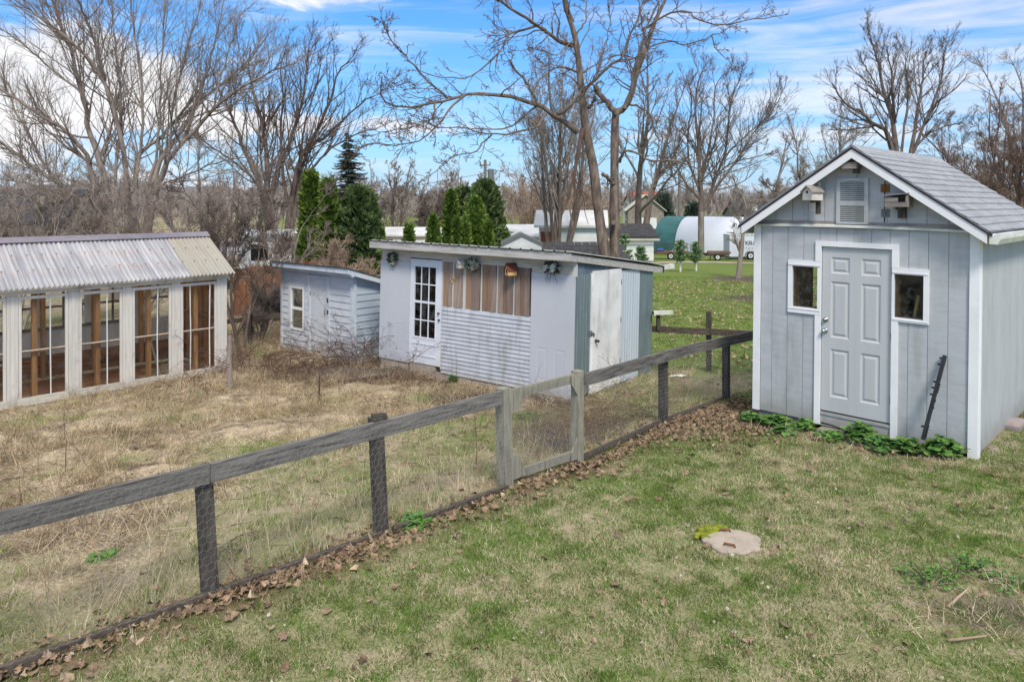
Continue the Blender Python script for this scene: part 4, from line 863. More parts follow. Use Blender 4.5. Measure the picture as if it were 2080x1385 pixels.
FP = [Vector((-3.95, 3.62, 0)), Vector((-2.15, 5.28, 0)), Vector((-1.10, 6.25, 0)), Vector((-.06, 7.33, 0)), Vector((.72, 8.14, 0)), Vector((2.0, 9.77, 0)), Vector((3.21, 11.07, 0)), Vector((4.3, 12.3, 0))]
_fx = np.array([p.x for p in FP]); _fy = np.array([p.y for p in FP])
def fside(x, y):
    """metres left of the fence line (negative on the lawn side)"""
    fx = np.interp(y, _fy, _fx); fx = np.where(y < _fy[0], _fx[0] + (y - _fy[0]) * 1.08, fx); fx = np.where(y > _fy[-1], _fx[-1] + (y - _fy[-1]) * .9, fx)
    return (fx - x) * .7
def sm(v, a, b): t = np.clip((v - a) / (b - a), 0, 1); return t * t * (3 - 2 * t)
def masks(x, y):
    f = fside(x, y)
    q = (x - 2.9) * .60 + (y - 14.7) * .80                         # beyond the back fence
    back = sm(q, -.2, .3) * sm(x, 1.6, 2.8)
    n = vnoise(x, y, .9, 3) * .6 + vnoise(x, y, 2.7, 4) * .4
    garden = sm(f, -.05, .15) * (1 - back) * (1 - sm(y + 2.4 * x, 30, 48))
    grn = sm(n + .42 * sm(f, 3.0, .6) + .10 * sm(f, 5, 2.5), .55, .82)
    straw = garden * (1 - .95 * grn)
    e = lambda cx, cy, rx, ry: np.exp(-(((x - cx) / rx) ** 2 + ((y - cy) / ry) ** 2))
    dirt = np.clip(1.15 * e(.75, 9.7, .85, 1.2) * sm(f, .1, .3) + .9 * e(-.5, 12.3, 1.0, .9) * sm(f, .2, .6) + .9 * e(-3.2, 14.8, 1.9, 1.0) + e(3.3, 4.92, .7, .34) * .72
                   + .95 * e(9.6, 24, 1.3, 2.0) + .9 * e(10.5, 30, 3.0, 2.2) + .9 * e(12.9, 41.5, 2.8, 2.5) + .6 * e(4.8, 15.4, 1.6, .6) + .8 * e(6.7, 9.1, .25, 1.2), 0, 1) * (.55 + .7 * n)
    leafy = np.clip(np.exp(-((f + .20) / (.20 + .12 * vnoise(x, y, 1.7, 8))) ** 2) * (x < 3.4) * .95 + e(3.0, 10.0, .9, .8) * sm(-f, 0, .2), 0, 1)
    return garden, straw, np.clip(dirt, 0, 1), leafy
def graded(fine0, fine1, st, far0, far1, gro=1.12):
    a = list(np.arange(fine0, fine1, st)); s_ = st; x = a[-1]
    while x < far1: s_ *= gro; x += s_; a.append(x)
    s_ = st; x = a[0]
    while x > far0: s_ *= gro; x -= s_; a.insert(0, x)
    return np.array(a)
gx, gy = graded(-10, 9, .13, -900, 900), graded(3, 18, .13, -60, 1600)
XX, YY = np.meshgrid(gx, gy); ZZ = gz(XX, YY); near = sm(np.hypot(XX, YY), 40, 20)
ZZ = ZZ + near * ((vnoise(XX, YY, 1.3, 11) - .5) * .05 + (vnoise(XX, YY, 4.1, 12) - .5) * .025)
ga, gs, gd_, gl_ = masks(XX, YY)
ZZ += near * gs * ((vnoise(XX, YY, 3.3, 15) - .4) * .06 + np.clip(vnoise(XX, YY, 1.1, 16) - .5, 0, 1) * .30)
nx, ny = len(gx), len(gy); ii = (np.arange(ny - 1)[:, None] * nx + np.arange(nx - 1)[None, :]).ravel()
def ground_material():
    m = bpy.data.materials.new('ground'); m.use_nodes = True; t = NT(m.node_tree); b = t.n['Principled BSDF']
    geo = t.new('ShaderNodeNewGeometry').outputs['Position']
    A = lambda k: t.new('ShaderNodeAttribute', attribute_name=k).outputs['Fac']
    nf, nm, nl = t.noise(geo, 38, 8, .75), t.noise(geo, 5, 6, .6), t.noise(geo, .9, 4, .55)
    far = t.ramp(t.new('ShaderNodeCameraData').outputs['View Distance'], 1e5, 1e6)    # constant 0, kept out of the colour
    mixn = t.math('ADD', t.math('MULTIPLY', nm, .55), t.math('MULTIPLY', nl, .5))
    green = t.mix(nf, (.07, .10, .022), (.23, .27, .085)); tan = t.mix(nf, (.20, .15, .095), (.60, .50, .35))
    lawn = t.mix(t.ramp(t.math('ADD', t.math('MULTIPLY', mixn, .7), t.math('MULTIPLY', nf, .32)), .40, .64), green, tan)
    beyond = t.mix(t.ramp(mixn, .50, .80), t.mix(nf, (.085, .135, .022), (.21, .27, .07)), t.mix(nf, (.14, .125, .06), (.26, .22, .12)))
    sep = t.new('ShaderNodeSeparateXYZ'); t.l.new(geo, sep.inputs[0])
    c = t.mix(t.ramp(t.math('ADD', sep.outputs[1], t.math('MULTIPLY', sep.outputs[0], .3)), 14.2, 15.5), lawn, beyond)
    straw = t.mix(t.ramp(t.math('ADD', t.math('MULTIPLY', nf, .6), t.math('MULTIPLY', t.noise(geo, 3.6, 5, .65, .8), .4)), .38, .62), (.085, .06, .04), (.58, .46, .31))  # dark tone is soil and weathering plus thatch shadow put into the colour
    c = t.mix(A('straw'), c, straw)
    c = t.mix(t.ramp(t.math('ADD', A('dirt'), t.math('MULTIPLY', nm, .45)), .45, .85), c, t.mix(nf, (.045, .035, .028), (.19, .15, .12)))
    c = t.mix(t.math('MULTIPLY', A('leafy'), .75), c, t.mix(nf, (.07, .045, .028), (.20, .13, .08)))
    t.l.new(c, b.inputs['Base Color']); b.inputs['Roughness'].default_value = 1; b.inputs['Specular IOR Level'].default_value = .1
    bp = t.new('ShaderNodeBump'); bp.inputs['Strength'].default_value = .7; bp.inputs['Distance'].default_value = .02; t.l.new(nf, bp.inputs['Height']); t.l.new(bp.outputs[0], b.inputs['Normal'])
    return m
M['ground'] = ground_material()
for n_ in [n for n in M['ground'].node_tree.nodes if n.type == 'CAMERA']: M['ground'].node_tree.nodes.remove(n_)
ground = link('ground', npmesh('ground', np.c_[XX.ravel(), YY.ravel(), ZZ.ravel()], [np.stack([ii, ii + 1, ii + nx + 1, ii + nx], 1)], M['ground'], True, {'straw': gs, 'dirt': gd_, 'leafy': gl_}))
tag(ground, kind='structure')
# gravel track across the field
pts = [PG(px, py) for px, py in ((1290, 536), (1350, 533.5), (1420, 533), (1480, 534), (1560, 537), (1700, 542), (1900, 552))]
v = []; f = []
fine = [pts[0].lerp(pts[1], 0)]
for a, b in zip(pts[:-1], pts[1:]): fine += [a.lerp(b, k / 8) for k in range(1, 9)]
for i, p in enumerate(fine):
    wd = 1.35 + .3 * math.sin(i * .9)
    for k in range(5): yy = p.y + (k / 4 - .5) * 2 * wd; v.append((p.x, yy, g1(p.x, yy) + .03))
for i in range(len(fine) - 1):
    for k in range(4): f.append((i * 5 + k, i * 5 + 5 + k, i * 5 + 6 + k, i * 5 + 1 + k))
M['gravel'] = mat('gravel', hexc(196, 180, 160), hexc(172, 156, 134), rough=1, vscale=1.2, bump=.5, rand=0, fine=.3, fscale=30)
tag(MB().add(v, f).build('path', M['gravel']), kind='structure')
# hills on the horizon
hx = np.linspace(-1500, 1500, 160); hv = []
prof = 8 + 7 * vnoise(hx, hx * 0, .004, 21) + 8 * vnoise(hx, hx * 0, .02, 22) + 3 * vnoise(hx, hx * 0, .09, 23)
prof = prof + 16 * np.exp(-((hx + 560) / 240) ** 2)
for yy, k in ((840, 0.0), (900, .75), (1000, 1.0), (1250, .6)): hv += [(x, yy, -3 + q * k) for x, q in zip(hx, prof)]
ii = np.concatenate([np.arange(159) + k * 160 for k in range(3)])
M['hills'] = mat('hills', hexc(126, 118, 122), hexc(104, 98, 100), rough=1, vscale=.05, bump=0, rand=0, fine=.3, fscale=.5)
tag(link('hills', npmesh('hills', hv, [np.stack([ii, ii + 1, ii + 161, ii + 160], 1)], M['hills'], True)), kind='structure')

# ================================================================== fences
post_w = .095
RA = {}
def on_g(p): return Vector((p.x, p.y, g1(p.x, p.y)))
fdir = (FP[6] - FP[1]).normalized(); fang = math.atan2(fdir.y, fdir.x); fn = Vector((fdir.y, -fdir.x, 0))      # fn points to the lawn
fe = thing('garden_fence', 'weathered grey rail fence with chicken wire between lawn and garden', 'fence', on_g(FP[1]))
fo = Vector(fe.location)
tops = {0: 1.0, 1: .965, 2: .97, 3: 1.0, 4: .99, 5: .98, 6: .93, 7: .95}
def rail_at(i): p = on_g(FP[i]); return p + Vector((0, 0, tops[i]))
def post(i, h, mm, w_=post_w, lean=(0, 0), par=None):
    b = on_g(FP[i]) - Vector((0, 0, .15)); t_ = b + Vector((lean[0], lean[1], h + .15)); o0 = fo if par is None else Vector(par.location)
    return MB().obox(b - o0, t_ - o0, w_, w_, up=(fdir.x, fdir.y, 0)).build('post', mm, fe if par is None else par)
post(0, .93, M['fence_post']); post(1, .935, M['fence_post'], lean=(-.06, -.0)); post(2, 1.0, M['fence_post'], lean=(-.055, 0)); post(3, 1.0, M['gate_wood'], .115, lean=(-.03, 0)); post(4, 1.02, M['gate_wood'], .1, lean=(.0, 0)); post(5, .95, M['fence_post']); post(6, .92, M['fence_post'], .088); post(7, .93, M['fence_post'], .088)
rh_ = .135
def rail(a, b, mm, z=0.0, off=.0, name='rail', hh=rh_, tk=.04):
    MB().obox(a - fo + fn * off - Vector((0, 0, hh / 2 - z)), b - fo + fn * off - Vector((0, 0, hh / 2 - z)), tk, hh).build(name, mm, fe)
o1 = post_w / 2 + .022
P1r = rail_at(1) + Vector((-.05, 0, 0))
rail(rail_at(0) - fdir * .8, P1r, M['fence_wood'], 0, o1)
mid2 = rail_at(2) + fdir * .0 + Vector((-.05, 0, 0)); rail(P1r + fdir * .006, rail_at(3) - fdir * .10 + Vector((-.03, 0, 0)), M['fence_wood'], .0, o1)
rail(rail_at(4) + fdir * .05, rail_at(5) + fdir * .55, M['fence_wood'], 0, o1); rail(rail_at(5) + fdir * .556, rail_at(6) + fdir * 1.2, M['fence_wood'], 0, o1)
for i, j in ((0, 1), (1, 2), (2, 3), (4, 5), (5, 6)):
    a = on_g(FP[i]); b = on_g(FP[j]); a -= fdir * .8 if i == 0 else fdir * -.06; b -= fdir * .06
    if i < 3: rail(a, b, M['back_fence_wood'], .075, o1 + .0, 'bottom_board', .12, .045)
    else: rail(a, b, M['back_fence_wood'], .07, .0, 'bottom_board', .10, .035)
MB().obox(on_g(FP[2]) - fo + Vector((-.09, .02, 1.0)), on_g(FP[2]) - fo + Vector((.03, .06, .995)), .1, .025).build('post_cap', M['fence_post'], fe)
# chicken wire: hexagons of thin wire stapled to the lawn side
def wire_sheet(a, b, h, off, par, po, cell=.058, wr=.0009):
    d = (b - a); L = d.length; d.normalize(); E_ = []; s = cell
    nrow = int(h / (s * .87)); ncol = int(L / s) + 1; segs = []
    for j in range(nrow + 1):
        z = j * s * .87; sh = (s / 2 if j % 2 else 0)
        for i in range(ncol):
            x = i * s + sh
            if x > L: continue
            n0 = (x, z + s * .14); n1 = (x, z + s * .72)
            segs += [(n0, n1), (n1, (x + s / 2, z + s * 1.01)), ((x + s / 2, z + s * 1.01), (x + s, n1[1]))]
    sg = np.array(segs); sg[:, :, 0] = np.clip(sg[:, :, 0], 0, L); sg[:, :, 1] = np.clip(sg[:, :, 1], 0, h)
    n_ = np.array(fn); D = np.array(d); base = np.array(a - po + fn * off)
    wob = lambda q: (.012 * np.sin(q[:, 0] * 3.1) * np.sin(q[:, 1] / h * 3.14159))[:, None] * n_
    p0 = base + sg[:, 0, :1] * D + sg[:, 0, 1:] * np.array([0, 0, 1.]) + wob(sg[:, 0]); p1 = base + sg[:, 1, :1] * D + sg[:, 1, 1:] * np.array([0, 0, 1.]) + wob(sg[:, 1])
    t = p1 - p0; t /= np.linalg.norm(t, axis=1)[:, None] + 1e-9; sd_ = np.cross(t, n_) * wr; nn = n_[None] * wr
    ring = [sd_, -sd_ * .5 + nn * .87, -sd_ * .5 - nn * .87]; V = np.concatenate([p0 + q for q in ring] + [p1 + q for q in ring]); m = len(p0); i = np.arange(m)
    fs = [np.stack([i + k * m, i + ((k + 1) % 3) * m, i + (3 + (k + 1) % 3) * m, i + (3 + k) * m], 1) for k in range(3)]
    o = link('chicken_wire', npmesh('chicken_wire', V, fs, M['wire']), par); o['kind'] = 'stuff'; return o
for i, j in ((0, 1), (1, 2), (2, 3), (4, 5), (5, 6), (6, 7)):
    a = on_g(FP[i]); b = on_g(FP[j]); a += Vector((0, 0, .03)); b += Vector((0, 0, .03))
    if i == 0: a -= fdir * .7
    wire_sheet(a, b, .93, o1 + (.024 if i < 4 else .0), fe, fo)
# gate between the two pale posts
gt = thing('garden_gate', 'pale grey gate with angled corner braces in the garden fence', 'gate', on_g(FP[3]))
go = Vector(gt.location)
A3, A4 = on_g(FP[3]) + fdir * .075 + Vector((-.03, 0, 0)), on_g(FP[4]) - fdir * .03
def gobj(nm, a, b, w_, h_, mm, up=(0, 0, 1)): return MB().obox(a - go, b - go, w_, h_, up=up).build(nm, mm, gt)
gobj('top_rail', A3 + Vector((0, 0, .915)), A4 + Vector((0, 0, .945)), .04, .095, M['gate_wood'])
gobj('bottom_rail', A3 + Vector((0, 0, .10)), A4 + Vector((0, 0, .11)), .04, .085, M['gate_wood'])
def plate(c0, sx, top):
    """a gusset: a board with one corner cut off"""
    L = .20; z = 1 if top else -1; z0 = .975 if top else .07
    poly = [(0, 0), (sx * L, 0), (sx * L, -z * .09), (sx * .09, -z * .24), (0, -z * .24)]
    vs = [c0 - go + fdir * x + fn * .024 + Vector((0, 0, z0 + zz)) for x, zz in poly] + [c0 - go + fdir * x + fn * .046 + Vector((0, 0, z0 + zz)) for x, zz in poly]; n = 5
    return MB().add(vs, [tuple(range(n)), tuple(range(2 * n - 1, n - 1, -1))] + [(i, (i + 1) % n, (i + 1) % n + n, i + n) for i in range(n)]).build('corner_brace', M['gate_wood'], gt)
plate(A3, 1, True); plate(A4 + Vector((0, 0, .01)) + fdir * .08, -1, True); plate(A4 + fdir * .08, -1, False); plate(A3, 1, False)
o = wire_sheet(A3 + Vector((0, 0, .08)), A4 + Vector((0, 0, .08)), .86, .022, gt, go, .03)
# fence along the back of the garden
bf = thing('back_fence', 'dark brown rail fence with one post behind the coop', 'fence', on_g(P(1442, 755, 14.1)))
bo = Vector(bf.location)
A0, A1, A2 = P(1318, 662, 14.9), P(1442, 668, 14.1), P(1640, 679, 12.9)
for a, b in ((A0, A1 - Vector((.01, 0, 0))), (A1 + Vector((.01, -.0, .0)), A2)): MB().obox(a - bo - Vector((0, 0, .055)), b - bo - Vector((0, 0, .055)), .04, .12).build('rail', M['back_fence_wood'], bf)
b_ = on_g(P(1442, 755, 14.16)) - bo; MB().obox(b_ + Vector((0, .075, -.1)), b_ + Vector((-.005, .075, 1.14)), .1, .1, up=(1, -.2, 0)).build('post', M['fence_post'], bf)
a = on_g(A0); b = on_g(A2); 
fn_keep = fn.copy(); fn.x, fn.y = -.3, -.95
wire_sheet(a, b, .8, .05, bf, bo, .06); fn.x, fn.y = fn_keep.x, fn_keep.y
ds = thing('downspout', 'white downspout piece resting on a short stub behind the coop', 'downspout', P(1337, 634, 14.75))
MB().obox((-.12, -.1, .0), (.28, -.02, -.0), .085, .075).build('pipe', M['gutter'], ds); MB().obox((-.125, -.101, .0), (-.1215, -.1, .0), .07, .06).build('opening', M['dark'], ds)
MB().obox((-.0, .0, -.04), (-.0, .0, -.36), .08, .07, up=(1, 0, 0)).build('stub', M['fence_post'], ds)
bg_ = thing('garden_rail', 'low dark rail on a short post beyond the greenhouse corner', 'fence', on_g(P(506, 690, 18.5)))
q0 = Vector(bg_.location); MB().obox(P(452, 655, 19.5) - q0, P(566, 640, 17.9) - q0, .04, .12).build('rail', M['back_fence_wood'], bg_); MB().obox((0, .05, -.1), (0, .05, .78), .09, .09, up=(1, 0, 0)).build('post', M['fence_post'], bg_)
# cedar privacy fence behind the small shed, board by board
cf = thing('privacy_fence', 'orange brown cedar board fence behind the small shed', 'fence', on_g(P(560, 620, 23)))
q0 = Vector(cf.location)
for (xa, ya, xb, yb, ta, tb) in ((474, 25.5, 575, 23.6, 547, 536), (575, 23.6, 668, 22.0, 533, 527)):
    a = P(xa, ta, ya); b = P(xb, tb, yb); L = math.hypot(b.x - a.x, b.y - a.y); n = int(L / .145); u = (b - a) / n
    for i in range(n):
        c0 = a + u * (i + .5); zt = c0.z + random.uniform(-.02, .02); zb_ = g1(c0.x, c0.y) + .03
        ang = math.atan2(u.y, u.x); e1 = Vector((math.cos(ang), math.sin(ang), 0)) * .067
        MB().obox(Vector((c0.x, c0.y, zb_)) - q0, Vector((c0.x + random.uniform(-.02, .02), c0.y, zt)) - q0, .134, .018, up=(-e1.y, e1.x, 0)).build('board', M['cedar'], cf)
    for z in (.45, 1.3): MB().obox(Vector((a.x, a.y + .05, g1(a.x, a.y) + z)) - q0, Vector((b.x, b.y + .05, g1(b.x, b.y) + z)) - q0, .04, .09).build('rail', M['cedar'], cf)

# ================================================================== small things in the yard
lid = PG(1487, 1099); lt = thing('concrete_lid', 'round weathered concrete lid with rusty handle sunk in the lawn', 'lid', lid)
rg = random.Random(5); ring = [(.24 * math.cos(6.28318 * i / 40) * (1 + rg.uniform(-.12, .04) + .07 * math.sin(i * .8)), .24 * math.sin(6.28318 * i / 40) * (1 + rg.uniform(-.12, .04) + .06 * math.sin(i * .55))) for i in range(40)]
vs = [(x, y, -.05) for x, y in ring] + [(x, y, .004) for x, y in ring] + [(x * .93, y * .93, .016) for x, y in ring] + [(0, 0, .024)]
fs = [(i, (i + 1) % 40, 40 + (i + 1) % 40, 40 + i) for i in range(40)] + [(40 + i, 40 + (i + 1) % 40, 80 + (i + 1) % 40, 80 + i) for i in range(40)] + [(80 + i, 80 + (i + 1) % 40, 120) for i in range(40)]
MB().add(vs, fs).build('slab', M['concrete'], lt)
for (x, y, rt) in ((-.06, -.13, .5), (-.02, .14, .1)):
    c_, s_ = math.cos(rt), math.sin(rt); MB().tube([(x - .045 * c_, y + .045 * s_, .018), (x - .04 * c_, y + .04 * s_, .036), (x + .04 * c_, y - .04 * s_, .038), (x + .045 * c_, y - .045 * s_, .018)], .009, 6).build('handle', M['jamb'], lt)
M['moss'] = mat('moss', hexc(146, 150, 42), hexc(104, 112, 34), rough=1, vscale=12, bump=.8, bscale=80)
mo = MB()
for i in range(60):
    a = 2.3 + rg.uniform(-.8, .7); rr = rg.uniform(.17, .29); mo.ball((rr * math.cos(a), rr * math.sin(a), .012), rg.uniform(.014, .034), 7, 4, .5)
tag(mo.build('moss_patch', M['moss'], None, True), 'bright moss cushion on the rim of the concrete lid', 'moss').location = lid
def stick(name, label, cat, px, py, vec, r, mm, n=6):
    p = PG(px, py); e = thing(name, label, cat, p); pts = [Vector((0, 0, 0))]; rg = random.Random(px)
    for i in range(n): pts.append(pts[-1] + Vector(vec) / n + Vector((rg.uniform(-1, 1), rg.uniform(-1, 1), 0)) * Vector(vec).length * .012)
    MB().tube(pts, [r * (1 - .4 * i / n) for i in range(n + 1)], 6).build('shaft', mm, e, True); return e
stick('stick', 'pale bare stick lying on the dark soil patch in the lawn', 'stick', 1926, 1232, (.22, .14, .05), .011, M['twig_tan'])
stick('stick', 'short brown stick lying in the grass near the lawn corner', 'stick', 1925, 1300, (.24, .0, .03), .01, M['twig_tan'])
stick('stick', 'thin pale stick lying flat in the lower lawn', 'stick', 1665, 1332, (.2, .02, .02), .005, M['twig_tan'])
stick('garden_stake', 'thin rusty rod stake standing beside the gate post', 'stake', 967, 948, (-.01, 0, .62), .006, M['jamb'])
stick('garden_stake', 'grey wooden stake standing in the straw before the coop', 'stake', 647, 815, (.02, 0, .48), .016, M['fence_post'])
stick('garden_stake', 'thin dark stake in the straw near the greenhouse', 'stake', 133, 960, (0, 0, .36), .006, M['fence_post'])
stick('garden_stake', 'short dark stake near the dry grass heap', 'stake', 131, 892, (0, 0, .35), .005, M['fence_post'])
stick('weed_stalk', 'tall bare weed stalk standing against the coop siding', 'weed', 928, 780, (-.02, 0, .75), .004, M['cane'])
stick('weed_stalk', 'bare arching stalk against the left coop panel', 'weed', 801, 752, (.03, 0, .66), .006, M['cane'])
sp_ = thing('stump_post', 'knobbly grey stump post standing at the greenhouse corner', 'post', on_g(P(466, 786, 12.9)))
pts = [(0, 0, -.1), (.01, 0, .2), (-.01, .0, .5), (.01, 0, .78), (.0, 0, .98)]; MB().tube(pts, [.055, .05, .047, .045, .03], 9).build('trunk', M['bark_grey'], sp_)
rg = random.Random(3)
for i in range(16): z = rg.uniform(.05, .9); a = rg.uniform(0, 6.28); MB().ball((.045 * math.cos(a), .045 * math.sin(a), z), rg.uniform(.012, .026), 6, 4).build('knob', M['bark_grey'], sp_)
M['timber_old'] = mat('timber_old', hexc(96, 80, 70), hexc(70, 58, 52), rough=1, vscale=3, stretch=HORZ, bump=.6, bscale=14)
def timber(label, a, b, w_, h_):
    p, q = PG(*a), PG(*b); c0 = (p + q) / 2; c0.z = g1(c0.x, c0.y); e = thing('edging_timber', label, 'timber', c0); MB().obox(p - c0 + Vector((0, 0, h_ * .3)), q - c0 + Vector((0, 0, h_ * .3)), w_, h_).build('beam', M['timber_old'], e)
timber('dark old timber lying in the leaf mould before the coop door', (690, 783), (790, 768), .12, .1)
timber('grey plank lying flat inside the gate', (1062, 806), (1175, 830), .14, .07)
timber('old board lying in the dry canes near the gate', (1195, 838), (1300, 826), .1, .05)
def rock(label, px, py, sz, mm, sq=.6):
    p = PG(px, py); e = MB(); e.ball((0, 0, sz * .2), sz, 9, 6, sq); rg = random.Random(px)
    e.v = [(x * (1 + rg.uniform(-.18, .18)), y * (1 + rg.uniform(-.18, .18)), z * (1 + rg.uniform(-.15, .15))) for x, y, z in e.v]
    o = tag(e.build('stone', mm), label, 'stone'); o.location = p
p = PG(2062, 868); e = thing('stone_block', 'rough stone block laid along the side wall of the garden shed', 'stone', p, -.775 + 1.57); MB().box(-.24, .24, -.09, .12, -.08, .07).build('slab', M['block'], e)
rock('brown stone half buried beside the right wall of the garden shed', 2018, 914, .06, M['block'], .35)
rock('pale broken block in the soil beside the coop footing', 852, 742, .07, M['concrete'])
lit = thing('paper_scrap', 'white scrap of plastic on the dry grass behind the fence', 'litter', PG(1382, 768))
rg = random.Random(9); vs = []; fs = []
for i in range(7):
    for j in range(3): vs.append((i * .07 - .21 + rg.uniform(-.02, .02), (j - 1) * .03 + rg.uniform(-.01, .01) - i * .0, .03 + rg.uniform(0, .04)))
for i in range(6):
    for j in range(2): k = i * 3 + j; fs.append((k, k + 3, k + 4, k + 1))
MB().add(vs, fs).build('sheet', M['white_rod'], lit)
# ================================================================== neighbours
def house(name, label, cat, px, Y, yaw, wid, dep, wall_h, roof_h, mw, mr, ground=None, over=.3, ridge_along=True, base=None, siding=None):
    p = P(px, 415, Y); p.z = g1(p.x, p.y) - .05 if base is None else base
    e = thing(name, label, cat, p, yaw)
    hw = wid / 2
    if ridge_along:
        wl = MB().box(-hw, hw, 0, dep, 0, wall_h).build('wall', mw, e)
        MB().prismx([(0, wall_h), (dep, wall_h), (dep / 2, wall_h + roof_h)], -hw + .02, -hw + .1).build('gable', mw, e); MB().prismx([(0, wall_h), (dep, wall_h), (dep / 2, wall_h + roof_h)], hw - .1, hw - .02).build('gable', mw, e)
        k = roof_h / (dep / 2); 
        rf = MB().prismx([(-over, wall_h - over * k), (dep / 2, wall_h + roof_h), (dep + over, wall_h - over * k), (dep + over, wall_h - over * k + .14), (dep / 2, wall_h + roof_h + .14), (-over, wall_h - over * k + .14)], -hw - over, hw + over).build('roof', mr, e)
    else:
        wl = MB().box(-hw, hw, 0, dep, 0, wall_h).build('wall', mw, e)
        MB().prism([(-hw, wall_h), (hw, wall_h), (0, wall_h + roof_h)], .0, .08).build('gable', mw, e); MB().prism([(-hw, wall_h), (hw, wall_h), (0, wall_h + roof_h)], dep - .08, dep).build('gable', mw, e)
        k = roof_h / hw
        rf = MB().prism([(-hw - over, wall_h - over * k), (0, wall_h + roof_h), (hw + over, wall_h - over * k), (hw + over, wall_h - over * k + .14), (0, wall_h + roof_h + .14), (-hw - over, wall_h - over * k + .14)], -over, dep + over).build('roof', mr, e)
    if siding:
        z = .1
        while z < wall_h - .05: MB().box(-hw - .012, hw + .012, -.022, -.001, z, z + siding - .02).build('siding_board', mw, e); z += siding
        z = .1
        while z < wall_h - .05: MB().box(hw + .001, hw + .022, .0, dep, z, z + siding - .02).build('siding_board', mw, e); z += siding
    return e, rf
def win(e, x, z, w_, h_, y=-.03):
    f = MB().box(x - w_ / 2 - .08, x + w_ / 2 + .08, y, -.0005, z - .08, z + h_ + .08).build('window', M['vinyl'], e)
    MB().box(x - w_ / 2, x + w_ / 2, y - .012, y - .001, z, z + h_).build('pane', M['car_glass'], f)
# dark roofed house, far left
e, rf = house('house', 'dark grey shingled house behind the greenhouse at the left', 'house', -60, 46, .25, 10, 9, 2.3, 2.0, M['stone_tan'], M['far_roof'], base=P(0, 506, 46).z - .6)
MB().box(.6, 1.0, 1.2, 1.6, 2.9, 3.5).build('roof_vent', M['white_roof'], rf); MB().box(3.0, 3.6, 1.6, 2.2, 3.0, 3.9).build('chimney', M['stone_tan'], rf)
win(e, 1.5, .9, 1.2, 1.1)
# white mobile homes
def mobile(label, px0, px1, ytop, ybot, Y, dep, roof_rise, yaw=0.0, wins_=()):
    a, b = P(px0, ytop, Y), P(px1, ytop, Y); L = (b - a).length; c0 = (a + b) / 2; zb = g1(c0.x, c0.y); e = thing('mobile_home', label, 'mobile home', Vector((c0.x, c0.y, zb)), yaw)
    hgt = a.z - zb - .1
    MB().box(-L / 2, L / 2, 0, dep, .55, hgt).build('wall', M['vinyl'], e); MB().box(-L / 2 + .05, L / 2 - .05, .05, dep - .05, -.2, .55).build('skirting', M['white_roof'], e)
    n = 9; prof = [(-.15 + (dep + .3) * i / n, hgt + roof_rise * math.sin(math.pi * i / n)) for i in range(n + 1)]
    rf = MB().prismx(prof + [(y, z - .12) for y, z in prof[::-1]], -L / 2 - .15, L / 2 + .15).build('roof', M['white_roof'], e)
    MB().box(-L / 2 - .05, L / 2 + .05, -.06, -.001, hgt - .32, hgt - .24).build('band', M['stone_tan'], e)
    z = .65
    while z < hgt - .4: MB().box(-L / 2, L / 2, -.016, -.001, z, z + .2).build('siding_board', M['vinyl'], e); z += .22
    for x in wins_: win(e, x * L, 1.3, .9, .9)
    MB().cyl((L * .2, dep * .5, hgt), (L * .2, dep * .5, hgt + roof_rise + .45), .12, n=8).build('roof_vent', M['jamb'], rf)
    return e
mobile('white mobile home partly hidden behind the bare shrubs left of the tall arborvitae', 488, 690, 474, 540, 40, 4.2, .25, .06, (-.3, .1))
mobile('white mobile home with domed roof behind the coop', 752, 935, 474, 520, 52, 6.5, .45, -.05, (-.32, .18))
mobile('long white mobile home with sloping roof behind the bare brush', 985, 1190, 477, 520, 50, 8.0, .7, .1, (.35,))
e, rf = house('garden_hut', 'little white gabled hut just beyond the coop roof', 'hut', 1060, 33, .02, 1.78, 2.2, 1.0, .42, M['vinyl'], M['galv'], ridge_along=False, over=.05, base=P(1060, 545, 33).z)
MB().box(-.2, .6, -.03, -.001, .0, .62).build('door', M['white_roof'], e)
e, rf = house('low_shed', 'low shed with dark grey shingled roof behind the twin trunks', 'shed', 1178, 37, .08, 3.6, 3.4, 1.2, .70, M['vinyl'], M['far_roof'], over=.3, base=P(1180, 584, 37).z)
for i in range(5):
    for j in range(12):
        x0 = -2.4 + j * .4 + (.2 if i % 2 else 0); y0 = -.35 + i * .42; z0 = 1.2 + (y0) * .85 / 1.8 + .155
        MB().add([(x0, y0, z0), (x0 + .38, y0, z0), (x0 + .38, y0 + .44, z0 + .2), (x0, y0 + .44, z0 + .2), (x0, y0, z0 + .03), (x0 + .38, y0, z0 + .03), (x0 + .38, y0 + .44, z0 + .215), (x0, y0 + .44, z0 + .215)], [(0, 3, 2, 1), (4, 5, 6, 7), (0, 1, 5, 4), (1, 2, 6, 5), (2, 3, 7, 6), (3, 0, 4, 7)]).build('shingle', M['far_roof'], rf)
e, rf = house('white_annex', 'white walled outbuilding with brown door behind the brush', 'outbuilding', 1160, 46, -.1, 4.0, 3.5, 1.9, .8, M['vinyl'], M['white_roof'], base=P(1160, 520, 46).z)
MB().box(-1.9, -1.0, -.05, -.001, .2, 1.5).build('door', M['red_roof'], e)
